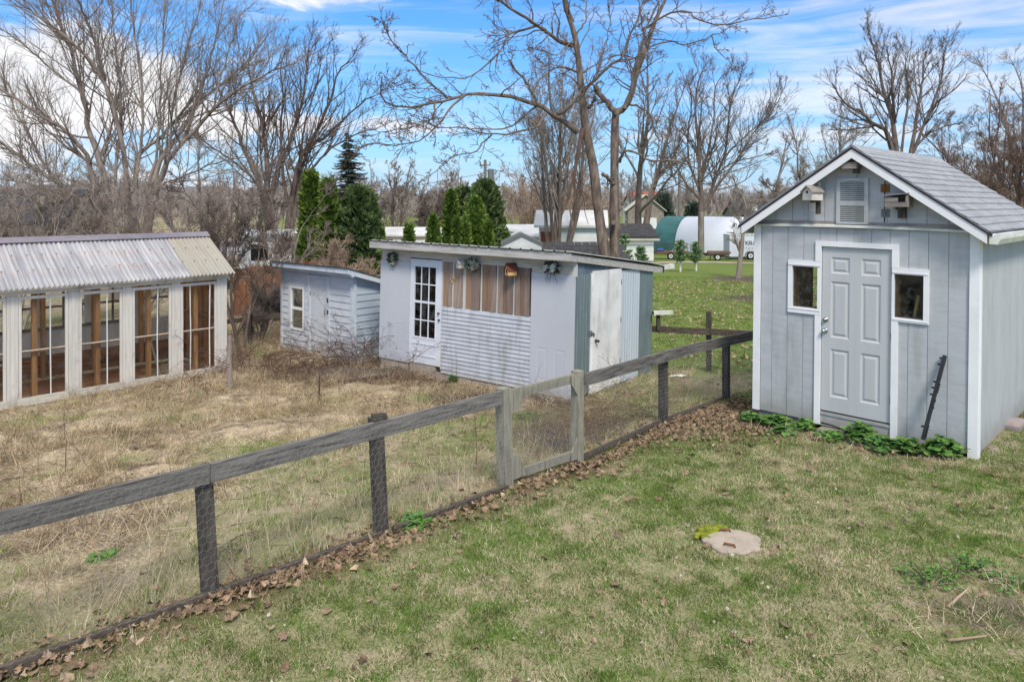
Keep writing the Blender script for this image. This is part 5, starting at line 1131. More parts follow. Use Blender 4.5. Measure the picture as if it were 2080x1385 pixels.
# garage with lap siding
e, rf = house('white_garage', 'white lap sided garage with dark hip roof beyond the lawn', 'garage', 1268, 62, .0, 4.9, 7, 2.05, .85, M['vinyl'], M['far_roof'], over=.4, siding=.2, base=P(1290, 530, 62).z)
MB().box(-2.9, 2.9, -.46, -.415, 1.72, 1.88).build('fascia', M['tan_board'], e)
e, rf = house('far_house', 'tan gabled garage house far behind the trees with white door', 'house', 1312, 112, -.1, 5.4, 8, 3.0, 2.2, M['stone_tan'], M['tan_board'], ridge_along=False, over=.4, base=P(1320, 466, 112).z)
MB().box(-1.2, 1.6, -.06, -.001, .1, 1.75).build('garage_door', M['vinyl'], e)
e, rf = house('far_house', 'orange roofed house showing above the tan garage house', 'house', 1326, 150, .2, 7, 8, 5.0, 2.6, M['vinyl'], M['roof_orange'], base=P(1326, 466, 150).z)
e, rf = house('far_house', 'grey roofed white house half hidden behind bare trees near the shed roof', 'house', 1540, 150, .1, 8, 8, 3.4, 2.6, M['stone_tan'], M['far_roof'], base=P(1540, 470, 150).z)
win(e, -.8, 2.0, 1.0, 1.2); win(e, -3, 2.0, 1.0, 1.2); MB().box(-1.0, .2, .9, 2.2, 4.2, 5.4).build('dormer', M['vinyl'], rf)
# hoop building
a = P(1398, 508, 84); e = thing('hoop_building', 'white fabric hoop building with a green end panel', 'barn', a, -.62)
hr = 3.9; n = 18; arc = [(hr * math.cos(math.pi * i / n), hr * .98 * math.sin(math.pi * i / n) ** .9) for i in range(n + 1)]
L = 17; x0 = -1.2
v = []; f = []
nb_ = 9
for k in range(nb_ + 1):
    for (y, z) in arc: v.append((L * k / nb_, y * (1 + (.012 if k % 2 else 0)), z))
for k in range(nb_):
    for i in range(n): f.append((k * (n + 1) + i, (k + 1) * (n + 1) + i, (k + 1) * (n + 1) + i + 1, k * (n + 1) + i + 1))
MB().add(v, f).build('cover', M['white_cloth'], e, True)
v = []; f = []
for k, q in enumerate((0, .35, .6, .8, .93, 1.0)):
    for (y, z) in arc: v.append((-.05 - 3.0 * math.sqrt(1 - q * q) * .0 - (1 - q) * .25, y * q * 1.002, z * q * 1.002))
for k in range(5):
    for i in range(n): f.append((k * (n + 1) + i, k * (n + 1) + i + 1, (k + 1) * (n + 1) + i + 1, (k + 1) * (n + 1) + i))
MB().add(v, f).build('end_panel', M['green_cloth'], e)
MB().prismx([(y * 1.003, z * 1.003) for y, z in arc] + [(y * .98, z * .98) for y, z in arc[::-1]], -2.6, -.05).build('green_cover', M['green_cloth'], e)
MB().box(.5, L, hr * .94, hr * 1.03, -.3, .5).build('base_rail', M['steel_dark'], e)
# trailers
def wheel(e, x, y, z, r, w_=.2):
    wl = MB().cyl((x, y, z), (x, y + w_, z), r, n=20).build('wheel', M['rubber'], e); MB().cyl((x, y - .015, z), (x, y + .05, z), r * .6, n=14).build('rim', M['white_roof'], wl); MB().cyl((x, y - .03, z), (x, y - .014, z), r * .18, n=8).build('hub', M['steel_dark'], wl)
a = P(1482, 524, 70); a.z = g1(a.x, a.y); ct = thing('cargo_trailer', 'white box trailer with black lettering parked behind the garden shed', 'trailer', a, -.02)
sc_ = 70 / F; bx0, bx1 = 0.0, 6.2; zb, zt = 6 * sc_, 49 * sc_
MB().box(bx0, bx1, 0, 2.2, zb, zt).build('body', M['trailer_white'], ct)
MB().box(bx0 - .03, bx1 + .03, -.03, 2.23, zt, zt + .07).build('roof', M['white_roof'], ct); MB().box(bx0 + .02, bx1 - .02, .02, 2.18, zb - .12, zb - .001).build('frame', M['steel_dark'], ct)
for y in (.3, 1.9): MB().obox((.2, y, zt + .22), (5.8, y, zt + .22), .06, .06).build('rack_rail', M['galv'], ct)
for x in (.5, 2.2, 4.0, 5.6): MB().box(x - .03, x + .03, .1, 2.1, zt + .16, zt + .19).box(x - .03, x + .03, .25, .31, zt + .07, zt + .16).build('rack_bar', M['galv'], ct)
MB().box(1.4, 2.2, .5, 1.4, zt + .26, zt + .85).build('roof_box', M['gh_sill'], ct)
MB().obox((0, 1.1, zb - .06), (-1.3, 1.1, zb - .1), .12, .1).build('hitch', M['steel_dark'], ct)
wheel(ct, 42 * sc_, -.08, .38, .38); wheel(ct, 62 * sc_, -.08, .38, .38)
MB().prism([(30 * sc_, zb + .02), (32 * sc_, 13.5 * sc_), (36 * sc_, 17 * sc_), (70 * sc_, 17 * sc_), (74 * sc_, zb + .02), (72 * sc_, zb + .02), (68.6 * sc_, 15.5 * sc_), (36.6 * sc_, 15.5 * sc_), (33.5 * sc_, 12.5 * sc_), (31.5 * sc_, zb + .02)], -.06, -.001).build('wheel_arch', M['galv'], ct)
def text(body, x, z, size, y, m, parent, name='lettering', ex=.004, bold=.0):
    cu = bpy.data.curves.new(name, 'FONT'); cu.body = body; cu.size = size; cu.extrude = ex; cu.offset = bold
    o = bpy.data.objects.new(name + '_tmp', cu); COL.objects.link(o); dg = bpy.context.evaluated_depsgraph_get(); me = bpy.data.meshes.new_from_object(o.evaluated_get(dg)); COL.objects.unlink(o); bpy.data.objects.remove(o)
    me.materials.clear(); me.materials.append(m); q = link(name, me, parent); q.location = (x, y, z); q.rotation_euler = (math.pi / 2, 0, 0); return q
text('KELL', 31.5 * sc_, 31 * sc_, .46, -.006, M['letter'], ct, bold=.012)
for k, (z, x0_, w0) in enumerate(((28.6, 32, 9), (28.6, 41.6, 5), (28.6, 47, 5), (22.4, 32, 4), (22.4, 37, 5.5), (22.4, 44, 3.5), (22.4, 48.5, 4), (18.6, 36, 6), (18.6, 43, 5))):
    n = int(w0 / 1.1)
    mb = MB()
    for i in range(n): h_ = (2.0 if k > 2 and k < 7 else 1.2) * (1.0 if i % 3 else .75); mb.box((x0_ + i * 1.1) * sc_, (x0_ + i * 1.1 + .7) * sc_, -.004, -.0005, z * sc_, (z + h_) * sc_)
    mb.build('small_lettering', M['letter'], ct)['kind'] = 'stuff'
a = P(1334, 516, 70); a.z = g1(a.x, a.y); ut = thing('utility_trailer', 'open flatbed trailer with railings and a blue tarp', 'trailer', a, -.04)
MB().box(0, 3.2, 0, 1.8, .62, .74).build('deck', M['plank_deck'], ut); MB().box(0, 3.2, -.02, -.001, .52, .72).build('side_rail', M['jamb'], ut)
for x in (0, 1.06, 2.13, 3.2): MB().obox((x, 0, .74), (x, 0, 1.42), .05, .05, up=(1, 0, 0)).obox((x, 1.78, .74), (x, 1.78, 1.42), .05, .05, up=(1, 0, 0)).build('rail_post', M['steel_dark'], ut)
MB().obox((0, 0, 1.44), (3.2, 0, 1.44), .05, .05).obox((0, 0, 1.08), (3.2, 0, 1.08), .04, .04).obox((0, 1.78, 1.44), (3.2, 1.78, 1.44), .05, .05).build('top_rail', M['steel_dark'], ut)
wheel(ut, 1.3, -.2, .34, .34); wheel(ut, 2.05, -.2, .34, .34)
MB().obox((3.2, .9, .66), (4.6, .9, .5), .1, .1).build('tongue', M['steel_dark'], ut)
MB().ball((.45, .8, .84), .42, 9, 6, .45).build('tarp', M['tarp'], ut)
for x in (1.5, 1.8, 2.1): MB().tube([(x, .4, .74), (x + .15, .4, 1.05), (x + .3, .4, 1.1), (x + .33, .4, .76)], .03, 6).build('bent_pipe', M['white_rod'], ut)
a = P(1437, 519, 68); a.z = g1(a.x, a.y); ft = thing('flat_trailer', 'low flat trailer loaded with timber beside the white box trailer', 'trailer', a, -.03)
MB().box(0, 2.0, 0, 1.6, .5, .62).build('deck', M['steel_dark'], ft)
for i in range(5): MB().box(.1 + .05 * i, 2.2 - .06 * i, .1 + .28 * i, .32 + .28 * i, .622, .78 + .05 * (i % 2)).build('timber', M['plank_deck'], ft)
MB().obox((.3, 0, .5), (.2, -.05, -.0), .08, .08).obox((1.5, 0, .5), (1.9, -.05, .0), .08, .08).build('stand', M['steel_dark'], ft); wheel(ft, .9, -.15, .3, .3)
# silver car behind the greenhouse
a = P(456, 526, 58); cr = thing('parked_car', 'silver car parked beyond the greenhouse ridge', 'car', a, 1.35)
MB().prism([(-2.1, .3), (2.1, .3), (2.15, .75), (1.5, .92), (-1.9, .95), (-2.15, .7)], -.8, .85).build('body', M['car_paint'], cr); MB().prism([(-1.5, .94), (1.0, .94), (.35, 1.42), (-1.1, 1.44)], -.68, .72).build('cabin', M['car_paint'], cr)
MB().prism([(-1.3, .98), (-.2, .98), (-.2, 1.36), (-1.0, 1.37)], -.69, -.681).prism([(-.1, .98), (.8, .98), (.28, 1.36), (-.1, 1.36)], -.69, -.681).build('window', M['car_glass'], cr)
for x in (-1.3, 1.35): wheel(cr, x, -.86, .33, .33)
# utility poles
def upole(label, px, ytop, ybase, Y, rad, tx):
    p = P(px, ytop, Y); zb_ = g1(p.x, p.y); e = thing('utility_pole', label, 'utility pole', (p.x, p.y, zb_)); h_ = p.z - zb_
    MB().cyl((0, 0, 0), (0, 0, h_), rad, rad * .75, 10).build('pole', M['pole_wood'], e)
    if tx:
        MB().cyl((rad + .3, -.1, h_ - 1.7), (rad + .3, -.1, h_ - .8), .26, n=12).build('transformer', M['galv'], e); MB().box(.0, rad + .35, -.04, .04, h_ - .95, h_ - .88).build('bracket', M['steel_dark'], e)
        MB().box(-.45, .45, -.05, .05, h_ - .5, h_ - .4).build('crossarm', M['pole_wood'], e)
        for x in (-.4, .05, .4): MB().cyl((x, 0, h_ - .4), (x, 0, h_ - .15), .05, n=6).build('insulator', M['galv'], e)
    else: MB().box(-.9, .9, -.06, .06, h_ - .9, h_ - .78).build('crossarm', M['pole_wood'], e)
    return e
u1 = upole('wooden utility pole with grey transformer above the evergreens', 985.5, 325, 480, 62, .17, True)
u2 = upole('distant utility pole beside the leaning bare tree', 1380, 348, 470, 95, .22, False)
def wire(label, a, b, sag, r=.012):
    a = Vector(a); b = Vector(b); e = MB(); e.tube([a.lerp(b, t / 14) - a - Vector((0, 0, sag * 4 * (t / 14) * (1 - t / 14))) for t in range(15)], r, 4); o = tag(e.build('power_line', M['steel_dark']), label, 'cable'); o.location = a
wire('power line running left from the pole with the transformer', P(985.5, 352, 62), P(300, 402, 70), 1.0, .016)
wire('power line running right from the pole with the transformer', P(985.5, 340, 62), P(1380, 360, 95), 1.6, .014)
wire('thin service line dropping from the transformer pole behind the brush', P(985.5, 362, 62), P(1180, 470, 55), .3, .012)
# ================================================================== bare trees
def norm(a): return a / (np.linalg.norm(a, axis=-1, keepdims=True) + 1e-9)
def tubes(PT, RD, sides):
    """(N, n, 3) paths and (N, n) radii -> vertices, quads"""
    N, n, _ = PT.shape; T = np.empty_like(PT); T[:, 1:-1] = PT[:, 2:] - PT[:, :-2]; T[:, 0] = PT[:, 1] - PT[:, 0]; T[:, -1] = PT[:, -1] - PT[:, -2]; T = norm(T)
    ref = np.where(np.abs(T[:, :1, 2:]) < .85, np.array([0, 0, 1.]), np.array([1., 0, 0])); X = norm(np.cross(T, np.broadcast_to(ref, T.shape))); Y = np.cross(T, X)
    a = np.arange(sides) * 2 * np.pi / sides
    V = PT[:, :, None, :] + RD[:, :, None, None] * (np.cos(a)[None, None, :, None] * X[:, :, None, :] + np.sin(a)[None, None, :, None] * Y[:, :, None, :])
    idx = np.arange(N * n * sides).reshape(N, n, sides); nx_ = np.roll(idx, -1, 2)
    Fq = np.stack([idx[:, :-1], nx_[:, :-1], nx_[:, 1:], idx[:, 1:]], -1).reshape(-1, 4)
    return V.reshape(-1, 3), Fq
class Wood:
    def __init__(s, rng): s.V = []; s.Fq = []; s.n = 0; s.rng = rng
    def add(s, PT, RD, sides):
        V, Fq = tubes(PT, RD, sides); s.V.append(V); s.Fq.append(Fq + s.n); s.n += len(V)
    def mesh(s, name, m): return npmesh(name, np.concatenate(s.V), [np.concatenate(s.Fq)], m, True)
def grow(rng, start, d, length, r0, n, wander, up, taper=.3, rmin=.004):
    """paths for many branches at once"""
    N = len(start); PT = np.empty((N, n, 3)); PT[:, 0] = start; d = norm(d); st_ = (length / (n - 1))[:, None]
    for i in range(1, n):
        d = norm(d + rng.normal(0, wander, (N, 3)) + np.array([0, 0, 1.]) * up); PT[:, i] = PT[:, i - 1] + d * st_
    t = np.linspace(0, 1, n)[None, :]; RD = np.maximum(r0[:, None] * (1 - (1 - taper) * t), rmin); return PT, RD
def children(rng, PT, RD, per, t0, t1, ang, lf, rr, n, wander, up, taper=.3, rmin=.004, minlen=.1, tip=True, lens=None):
    """side shoots of the branches PT; per = mean number on each"""
    N, m, _ = PT.shape; k = rng.poisson(per, N) if np.isscalar(per) else rng.poisson(per); k = np.minimum(k, 40)
    par = np.repeat(np.arange(N), k); M_ = len(par)
    if M_ == 0: return None
    t = t0 + (t1 - t0) * rng.random(M_) ** .85; x = t * (m - 1); i = np.minimum(x.astype(int), m - 2); f = (x - i)[:, None]
    p = PT[par, i] * (1 - f) + PT[par, i + 1] * f; tan = norm(PT[par, i + 1] - PT[par, i]); r = RD[par, i] * (1 - f[:, 0]) + RD[par, i + 1] * f[:, 0]
    perp = norm(np.cross(tan, rng.normal(0, 1, (M_, 3)))); a = np.radians(rng.normal(ang, 11, M_))[:, None]; d = tan * np.cos(a) + perp * np.sin(a)
    L = np.linalg.norm(np.diff(PT, axis=1), axis=2).sum(1)[par] if lens is None else np.full(M_, lens)
    Lc = np.maximum(L * lf * (1.05 - .65 * t) * rng.uniform(.65, 1.3, M_), minlen)
    return grow(rng, p, d, Lc, np.maximum(np.minimum(r * rr, r * .95), rmin), n, wander, up, taper, rmin)
def bare_tree(name, label, base, hgt, r0, seed, stems=1, fork=.3, spread=34, lev=(9, 9, 6), mtrunk='bark_dark', mtwig='bark_grey', group=None, up=.05, lean=(0, 0), wander=.09, trunk_n=10, cat='tree', twig_r=.008, limbs=None, lf=(.66, .55, .5), droop=0.0):
    rng = np.random.default_rng(seed); base = np.array(base); e = thing(name, label, cat, tuple(base), group=group); twig_r = max(twig_r * .8, base[1] / F * .31); lev = (lev[0] + 2, lev[1] + 2, lev[2])
    ang = rng.uniform(0, 6.28, stems); out = 0.0 if stems == 1 else .28
    d = np.stack([np.cos(ang) * out + lean[0], np.sin(ang) * out + lean[1], np.ones(stems)], 1)
    PT, RD = grow(rng, np.zeros((stems, 3)) + np.stack([np.cos(ang), np.sin(ang), np.zeros(stems)], 1) * (r0 * .8 if stems > 1 else 0) + np.array([0, 0, -.2]), d, np.full(stems, hgt * (.62 if stems == 1 else .8)) * rng.uniform(.85, 1.1, stems), np.full(stems, r0), trunk_n, wander * .6, up, .32)
    RD[:, 0] *= 1.35
    tr = Wood(rng); tr.add(PT, RD, 10); w_ = Wood(rng)
    nl = limbs or 9
    c1 = children(rng, PT, RD, nl, fork, .98, spread, lf[0], .52, 9, wander, up, .25, twig_r)
    tips = grow(rng, PT[:, -1], PT[:, -1] - PT[:, -2] + rng.normal(0, .15, (stems, 3)), np.full(stems, hgt * .38), RD[:, -1], 9, wander, up, .25, twig_r)
    A = (np.concatenate([c1[0], tips[0]]), np.concatenate([c1[1], tips[1]])); w_.add(*A, 6)
    c2 = children(rng, *A, lev[0], .18, 1.0, 36, lf[1], .6, 7, wander * 1.2, up * .9 - droop, .3, twig_r); w_.add(*c2, 4)
    c3 = children(rng, *c2, lev[1], .15, 1.0, 38, lf[2], .62, 5, wander * 1.4, up - droop, .35, twig_r * .8, .15); w_.add(*c3, 3)
    if lev[2]:
        c4 = children(rng, *c3, lev[2], .2, 1.0, 40, .5, .7, 4, wander * 1.5, up, .5, twig_r * .62, .12); w_.add(*c4, 3)
    link('trunk', tr.mesh('trunk', M[mtrunk]), e); link('crown', w_.mesh('crown', M[mtwig]), e); return e

def catmull(q, n):
    q = np.array(q, float); t = np.linspace(0, len(q) - 1, n); i = np.clip(t.astype(int), 0, len(q) - 2); f = (t - i)[:, None]
    p0, p1, p2, p3 = q[np.clip(i - 1, 0, None)], q[i], q[i + 1], q[np.clip(i + 2, None, len(q) - 1)]
    return .5 * (2 * p1 + (p2 - p0) * f + (2 * p0 - 5 * p1 + 4 * p2 - p3) * f ** 2 + (3 * p1 - p0 - 3 * p2 + p3) * f ** 3)
def limb_paths(limbs, base, n=16):
    """limbs measured in the photo: points, distance at both ends, radius at both ends (photo pixels)"""
    PT = []; RD = []
    for pts, Ya, Yb, ra, rb in limbs:
        m = len(pts); q = []
        for k, (x, y) in enumerate(pts):
            Y = Ya + (Yb - Ya) * (k / (m - 1)) ** 1.0; p = P(x, y, Y); q.append((p.x, p.y, p.z, (ra + (rb - ra) * (k / (m - 1)) ** .62) * Y / F))
        q = catmull(q, n); PT.append(q[:, :3] - base); RD.append(np.maximum(q[:, 3], .006))
    return np.array(PT), np.array(RD)

# the twin-trunked tree behind the coop
TY = 26.0
tb = P(1238, 600, TY); tb.z = g1(tb.x, tb.y); gpy = YH + F * (H - tb.z) / TY
trunks = [([(1236, gpy + 8), (1230, 540), (1226, 500), (1216, 432), (1205, 338), (1190, 263), (1184.5, 210), (1181, 180), (1175, 124), (1168, 75), (1154, 30), (1146, -12), (1136, -70), (1122, -150)], TY, TY - .3, 15, 3),
          ([(1248, gpy + 8), (1248, 540), (1248, 450), (1248, 375), (1248.5, 300), (1250, 240), (1256, 227), (1266, 222), (1280, 199), (1293, 150), (1308, 109), (1320, 75), (1333, 37), (1352, -2), (1370, -70), (1380, -150)], TY + .25, TY + .8, 13, 2.4)]
L_ = [([(1172, 268), (1142, 245), (1115, 227), (1085, 210), (1040, 199), (999, 192), (965, 191), (935, 194), (905, 203), (871, 212), (834, 218), (796, 215), (777.5, 199), (771, 176), (776, 154)], 26, 22, 8, 1.1),
 ([(909, 200), (890, 184), (864, 158), (838, 129.5), (819, 109), (796, 83), (783, 60), (772, 36)], 23, 22, 3.3, 1.3),
 ([(945, 193), (920, 214), (901, 236.5), (886, 259), (860, 280), (826, 291), (789, 295), (762, 291), (735, 296)], 23.3, 21, 3.4, .8),
 ([(883, 212), (879, 236), (864, 250), (815, 263), (777, 266.5), (750, 280)], 22.8, 21.4, 2.6, .8),
 ([(1108, 232), (1093, 255), (1070, 265), (1040, 271), (999, 273), (965, 268), (935, 259), (890, 259), (850, 246)], 25.2, 22.5, 3.8, 1),
 ([(999, 274), (980, 291), (961, 311.5), (928, 315), (901, 334), (871, 356.6), (849, 370)], 24, 23, 2.2, .7),
 ([(1163, 93), (1138, 84.5), (1115, 69.5), (1089, 51), (1059, 32), (1018, 2), (980, -25), (930, -45)], 25.9, 23, 6, 2.4),
 ([(1089, 52.5), (1067, 61), (1035, 67), (1027, 88), (1010, 111), (984, 135), (965, 150), (943, 159.5), (905, 158), (868, 150), (846, 138)], 25, 22.5, 3.4, 1),
 ([(1175, 150), (1160, 140), (1134, 135), (1108, 154), (1089, 176), (1082, 195), (1079, 215)], 25.9, 24.5, 3.4, 1.2),
 ([(1089, 206), (1078, 184), (1067, 165), (1048, 143), (1035, 120)], 25.2, 24.6, 3.6, 2.6),
 ([(1130, 231), (1153, 218), (1183, 184), (1205, 165), (1228, 139), (1258, 124), (1269, 101), (1280, 71), (1290, 49), (1303, 19), (1315, -20), (1322, -60)], 25.3, 24.8, 5.5, 1.6),
 ([(1290, 120), (1305, 110), (1325, 94), (1359, 84.5), (1389, 90), (1415, 84.5), (1445.5, 73), (1472, 64), (1500, 40)], 26.4, 27.5, 3, .8),
 ([(1303, 60), (1333, 45), (1359, 26), (1397, 24), (1415.5, 39), (1445, 49), (1472, 51), (1509, 43), (1558, 36), (1580, 30)], 26.4, 25, 3.6, .8),
 ([(1445, 73), (1453, 98), (1472, 116), (1494, 137)], 27.2, 27.6, 1.6, .7),
 ([(1278, 212), (1303, 218), (1318, 233), (1327, 255), (1337, 289), (1333, 318)], 26.3, 27.2, 3, .8),
 ([(1258, 330), (1262, 316), (1273, 306), (1295, 312), (1318, 327), (1352, 327), (1385, 332), (1419, 344), (1448, 358), (1470, 366)], 26.2, 24.6, 4.2, 1),
 ([(1361, 329), (1367, 357), (1378, 375.5), (1397, 385), (1423, 375), (1450, 378), (1480, 372)], 25.5, 25.0, 2.2, .8),
 ([(1224, 354), (1235, 360), (1246, 372)], 26, 26.2, 4.5, 4),
 ([(1171, 71), (1186, 49), (1192, 22.5), (1192, 0), (1204, -40)], 26, 26.8, 2.6, 1),
 ([(1212, 158), (1222, 110), (1235, 70), (1239, 40), (1233, 0), (1238, -40)], 25, 25.6, 2.3, .9),
 ([(1316, 94), (1310, 75), (1303, 49), (1298, 10), (1290, -30)], 26.5, 27, 3, 1.4),
 ([(1268, 222), (1284, 176), (1287, 146), (1299, 110), (1306, 80), (1320, 40), (1340, 0), (1350, -50)], 26.1, 26.0, 5.5, 1.6),
 ([(1252, 232), (1240, 216), (1228, 203), (1217, 188), (1209, 175)], 26.3, 26.2, 8, 5.5),
 ([(1166, 45), (1150, 12), (1140, -5)], 26, 26.6, 2.0, 1.0),
 ([(1168, 80), (1135, 108), (1110, 108), (1082, 98), (1060, 104)], 25.8, 24, 1.6, .6),
 ([(1235, 120), (1262, 112), (1300, 118), (1330, 105), (1352, 112)], 26, 26.4, 2.4, .7),
 ([(1195, 220), (1205, 208), (1208, 196)], 26, 26.0, 3.5, 3.0)]
hang = [([(1184, 262), (1179, 285), (1175, 304), (1168, 345), (1160, 383), (1149, 417), (1141, 436)], 25.7, 25.0, 6, 2.0),
        ([(1166, 360), (1169.5, 405), (1168, 435), (1166, 462)], 25.4, 25.2, 3, 1.6),
        ([(1167, 362), (1180, 385), (1200, 405), (1212, 420)], 25.4, 25.4, 2.0, 1.0), ([(1171, 370), (1185, 400), (1188, 430), (1195, 455)], 25.4, 25.3, 1.4, .6)]
big = thing('bare_tree', 'large bare twin-trunked tree with broken hanging limb behind the coop', 'tree', tb)
rg_ = np.random.default_rng(4); base_ = np.array(tb)
PT, RD = limb_paths(trunks, base_, 30); RD *= (1 + .06 * np.sin(np.arange(30) * 1.7))[None, :]
tw = Wood(rg_); tw.add(PT, RD, 14); link('trunk', tw.mesh('trunk', M['bark']), big)
P2, R2 = limb_paths(L_, base_, 18); R2 = np.maximum(R2 * .86, .006); jit = rg_.normal(0, .02, P2.shape); jit[:, 0] = 0; P2 = P2 + jit
cr_ = Wood(rg_); cr_.add(P2, R2, 7)
lens = np.linalg.norm(np.diff(P2, axis=1), axis=2).sum(1)
c2 = children(rg_, P2, R2, np.clip(lens * 3.8, 4, 24), .10, 1.0, 48, .27, .5, 8, .19, .03, .3, .0085, .3); cr_.add(*c2, 4)
Pt2, Rt2 = PT[:, 14:], RD[:, 14:]
ct_ = children(rg_, Pt2, Rt2, 11, .1, 1, 50, .30, .3, 8, .17, .04, .3, .009, .4); cr_.add(*ct_, 4)
for src, per in ((c2, 4.6), (ct_, 6)):
    c3 = children(rg_, *src, per, .15, 1.0, 45, .48, .62, 6, .22, .03, .4, .0075, .15); cr_.add(*c3, 3)
    c4 = children(rg_, *c3, 1.8, .3, 1.0, 45, .55, .7, 4, .2, .05, .5, .0066, .1); cr_.add(*c4, 3)
link('crown', cr_.mesh('crown', M['bark_dark']), big)
hp_, hr_ = limb_paths(hang, base_, 12); hw_ = Wood(rg_); hw_.add(hp_, hr_, 7); link('broken_limb', hw_.mesh('broken_limb', M['broken_wood']), big)
MB().cyl(P(1247, 452, TY + .03) - tb, P(1247, 452, TY - .26) - tb, .09, .085, 10).build('knot', M['bark_dark'], big)

# the wide tree behind the greenhouse, limbs measured
def traced(label, limbs, Y, basepx, seed, per2=3.4, mat_t='bark_grey', twl=.46, per3=8, up=.09, tr=.0062, name='bare_tree', lean=.0, mesh_twig='bark_grey', per4=3.2):
    b = P(basepx, 600, Y); b.z = g1(b.x, b.y); gy_ = YH + F * (H - b.z) / Y; base = np.array(b); e = thing(name, label, 'tree', b); rng = np.random.default_rng(seed)
    full = []
    for pts, dy, ra, rb in limbs: full.append((pts, Y, Y + dy, ra * .74, rb * .8))
    PT, RD = limb_paths(full, base, 18); PT = PT + rng.normal(0, .025, PT.shape)
    tr = max(tr * .9, Y / F * .29); st_ = Wood(rng); s_ = []
    for k in range(len(full)): s_.append(([(basepx + (full[k][0][0][0] - basepx) * .45, gy_ + 5), (basepx + (full[k][0][0][0] - basepx) * .62, (gy_ + full[k][0][0][1]) / 2), full[k][0][0]], Y, Y, full[k][3] * 1.15, full[k][3])) if full[k][3] > 5 else None
    s_ = [q for q in s_ if q]
    if s_: sp, sr = limb_paths(s_, base, 10); st_.add(sp, sr, 10)
    link('trunk', st_.mesh('trunk', M[mat_t]), e)
    cr = Wood(rng); cr.add(PT, RD, 7); lens = np.linalg.norm(np.diff(PT, axis=1), axis=2).sum(1)
    c2 = children(rng, PT, RD, np.clip(lens * per2 * 1.1, 6, 38), .05, 1.0, 38, twl, .45, 9, .085, up, .3, tr, .5); cr.add(*c2, 4)
    c3 = children(rng, *c2, per3, .12, 1, 34, .5, .6, 6, .09, up, .4, tr * .85, .3); cr.add(*c3, 3)
    if per4: c4 = children(rng, *c3, per4, .2, 1, 36, .55, .7, 4, .12, up, .5, tr * .7, .2); cr.add(*c4, 3)
    link('crown', cr.mesh('crown', M[mesh_twig]), e); return e
traced('wide spreading bare tree with many upright limbs behind the greenhouse', [
 ([(318, 379), (347, 318), (390, 271), (433, 224), (469, 191), (520, 162), (560, 140), (600, 128)], -2, 9, 1.4), ([(310, 372), (330, 318), (383, 245), (397, 213), (433, 184), (480, 144), (520, 105), (545, 70)], 1.5, 8, 1.3),
 ([(217, 397), (202, 325), (180, 267), (173, 217), (159, 162), (141, 90), (119, 36), (101, -10), (90, -60)], .5, 10, 2), ([(258, 372), (253, 325), (238, 253), (231, 209), (213, 173), (191, 134), (152, 94), (119, 61), (72, 29), (36, 4), (0, -20)], -1.5, 8, 2),
 ([(213, 166), (202, 119), (188, 72), (173, 32), (155, 0), (140, -40)], -2, 5, 2), ([(190, 372), (180, 325), (159, 296), (134, 267), (94, 242), (47, 213), (0, 180), (-60, 150)], -2, 7.5, 3),
 ([(150, 400), (108, 365), (79, 347), (47, 325), (0, 285), (-60, 250)], -1, 6.5, 3), ([(130, 385), (94, 339), (65, 289), (40, 245), (22, 202), (0, 148), (-30, 90)], 1, 4.5, 1.6),
 ([(180, 215), (155, 177), (108, 144), (65, 105), (22, 72), (-20, 50)], -1, 4, 1.6), ([(270, 390), (285, 310), (289, 231), (285, 144), (274, 72), (265, 0), (262, -60)], -.5, 5.5, 1.5),
 ([(300, 380), (318, 300), (325, 224), (327, 144), (332, 72), (336, 0), (340, -50)], 1, 4.5, 1.2), ([(335, 340), (345, 280), (352, 217), (368, 144), (390, 72), (408, 0), (420, -50)], -1, 4.5, 1.3),
 ([(370, 290), (395, 230), (408, 195), (426, 126), (444, 54), (455, 0), (460, -40)], 1.4, 4, 1.2), ([(433, 224), (445, 170), (462, 110), (478, 60), (495, 20)], 0, 2.6, 1), ([(230, 380), (240, 300), (246, 200), (236, 110), (228, 30), (224, -40)], 2, 5, 1.6),
 ([(160, 400), (120, 390), (60, 372), (0, 365), (-60, 350)], -3, 3.5, 1.4), ([(285, 400), (330, 375), (390, 350), (440, 330), (500, 320), (540, 318)], -2.5, 3.6, 1.2), ([(273, 420), (274, 347), (289, 307), (325, 282), (360, 240), (400, 190), (425, 150)], .8, 9, 1.6)], 31, 262, 12, mat_t='bark_dark', per4=2.2, per3=7)
traced('bare maple with two dark forking trunks beside the tall spruce', [
 ([(538, 408), (524, 368), (498, 311), (482, 263), (460, 214), (440, 170), (425, 130)], -1, 9, 1.6), ([(545, 405), (541, 319), (531, 244), (513, 188), (505, 140), (508, 95)], 1, 9, 1.6), ([(552, 405), (558, 360), (584, 300), (603, 244), (618, 188), (622, 140), (628, 100)], .5, 8, 1.4),
 ([(590, 420), (599, 375), (610, 323), (640, 270), (670, 210), (680, 169), (690, 140), (708, 128)], -1, 9, 1.4), ([(604, 400), (612, 350), (628, 300), (663, 278), (700, 240), (745, 203), (760, 195)], 1.5, 7, 1.2), ([(610, 380), (644, 330), (690, 290), (738, 268), (765, 262)], -2, 5, 1.1),
 ([(585, 420), (575, 350), (570, 280), (575, 210), (570, 150), (578, 105)], 2, 6, 1.2), ([(530, 385), (500, 350), (460, 318), (430, 300), (400, 270)], -1.5, 5, 1.3), ([(610, 345), (612, 300), (625, 230), (645, 170), (650, 130)], 1, 4, 1.0)], 43, 568, 15, per2=2.6, mat_t='bark_deep', mesh_twig='bark_deep', tr=.009)
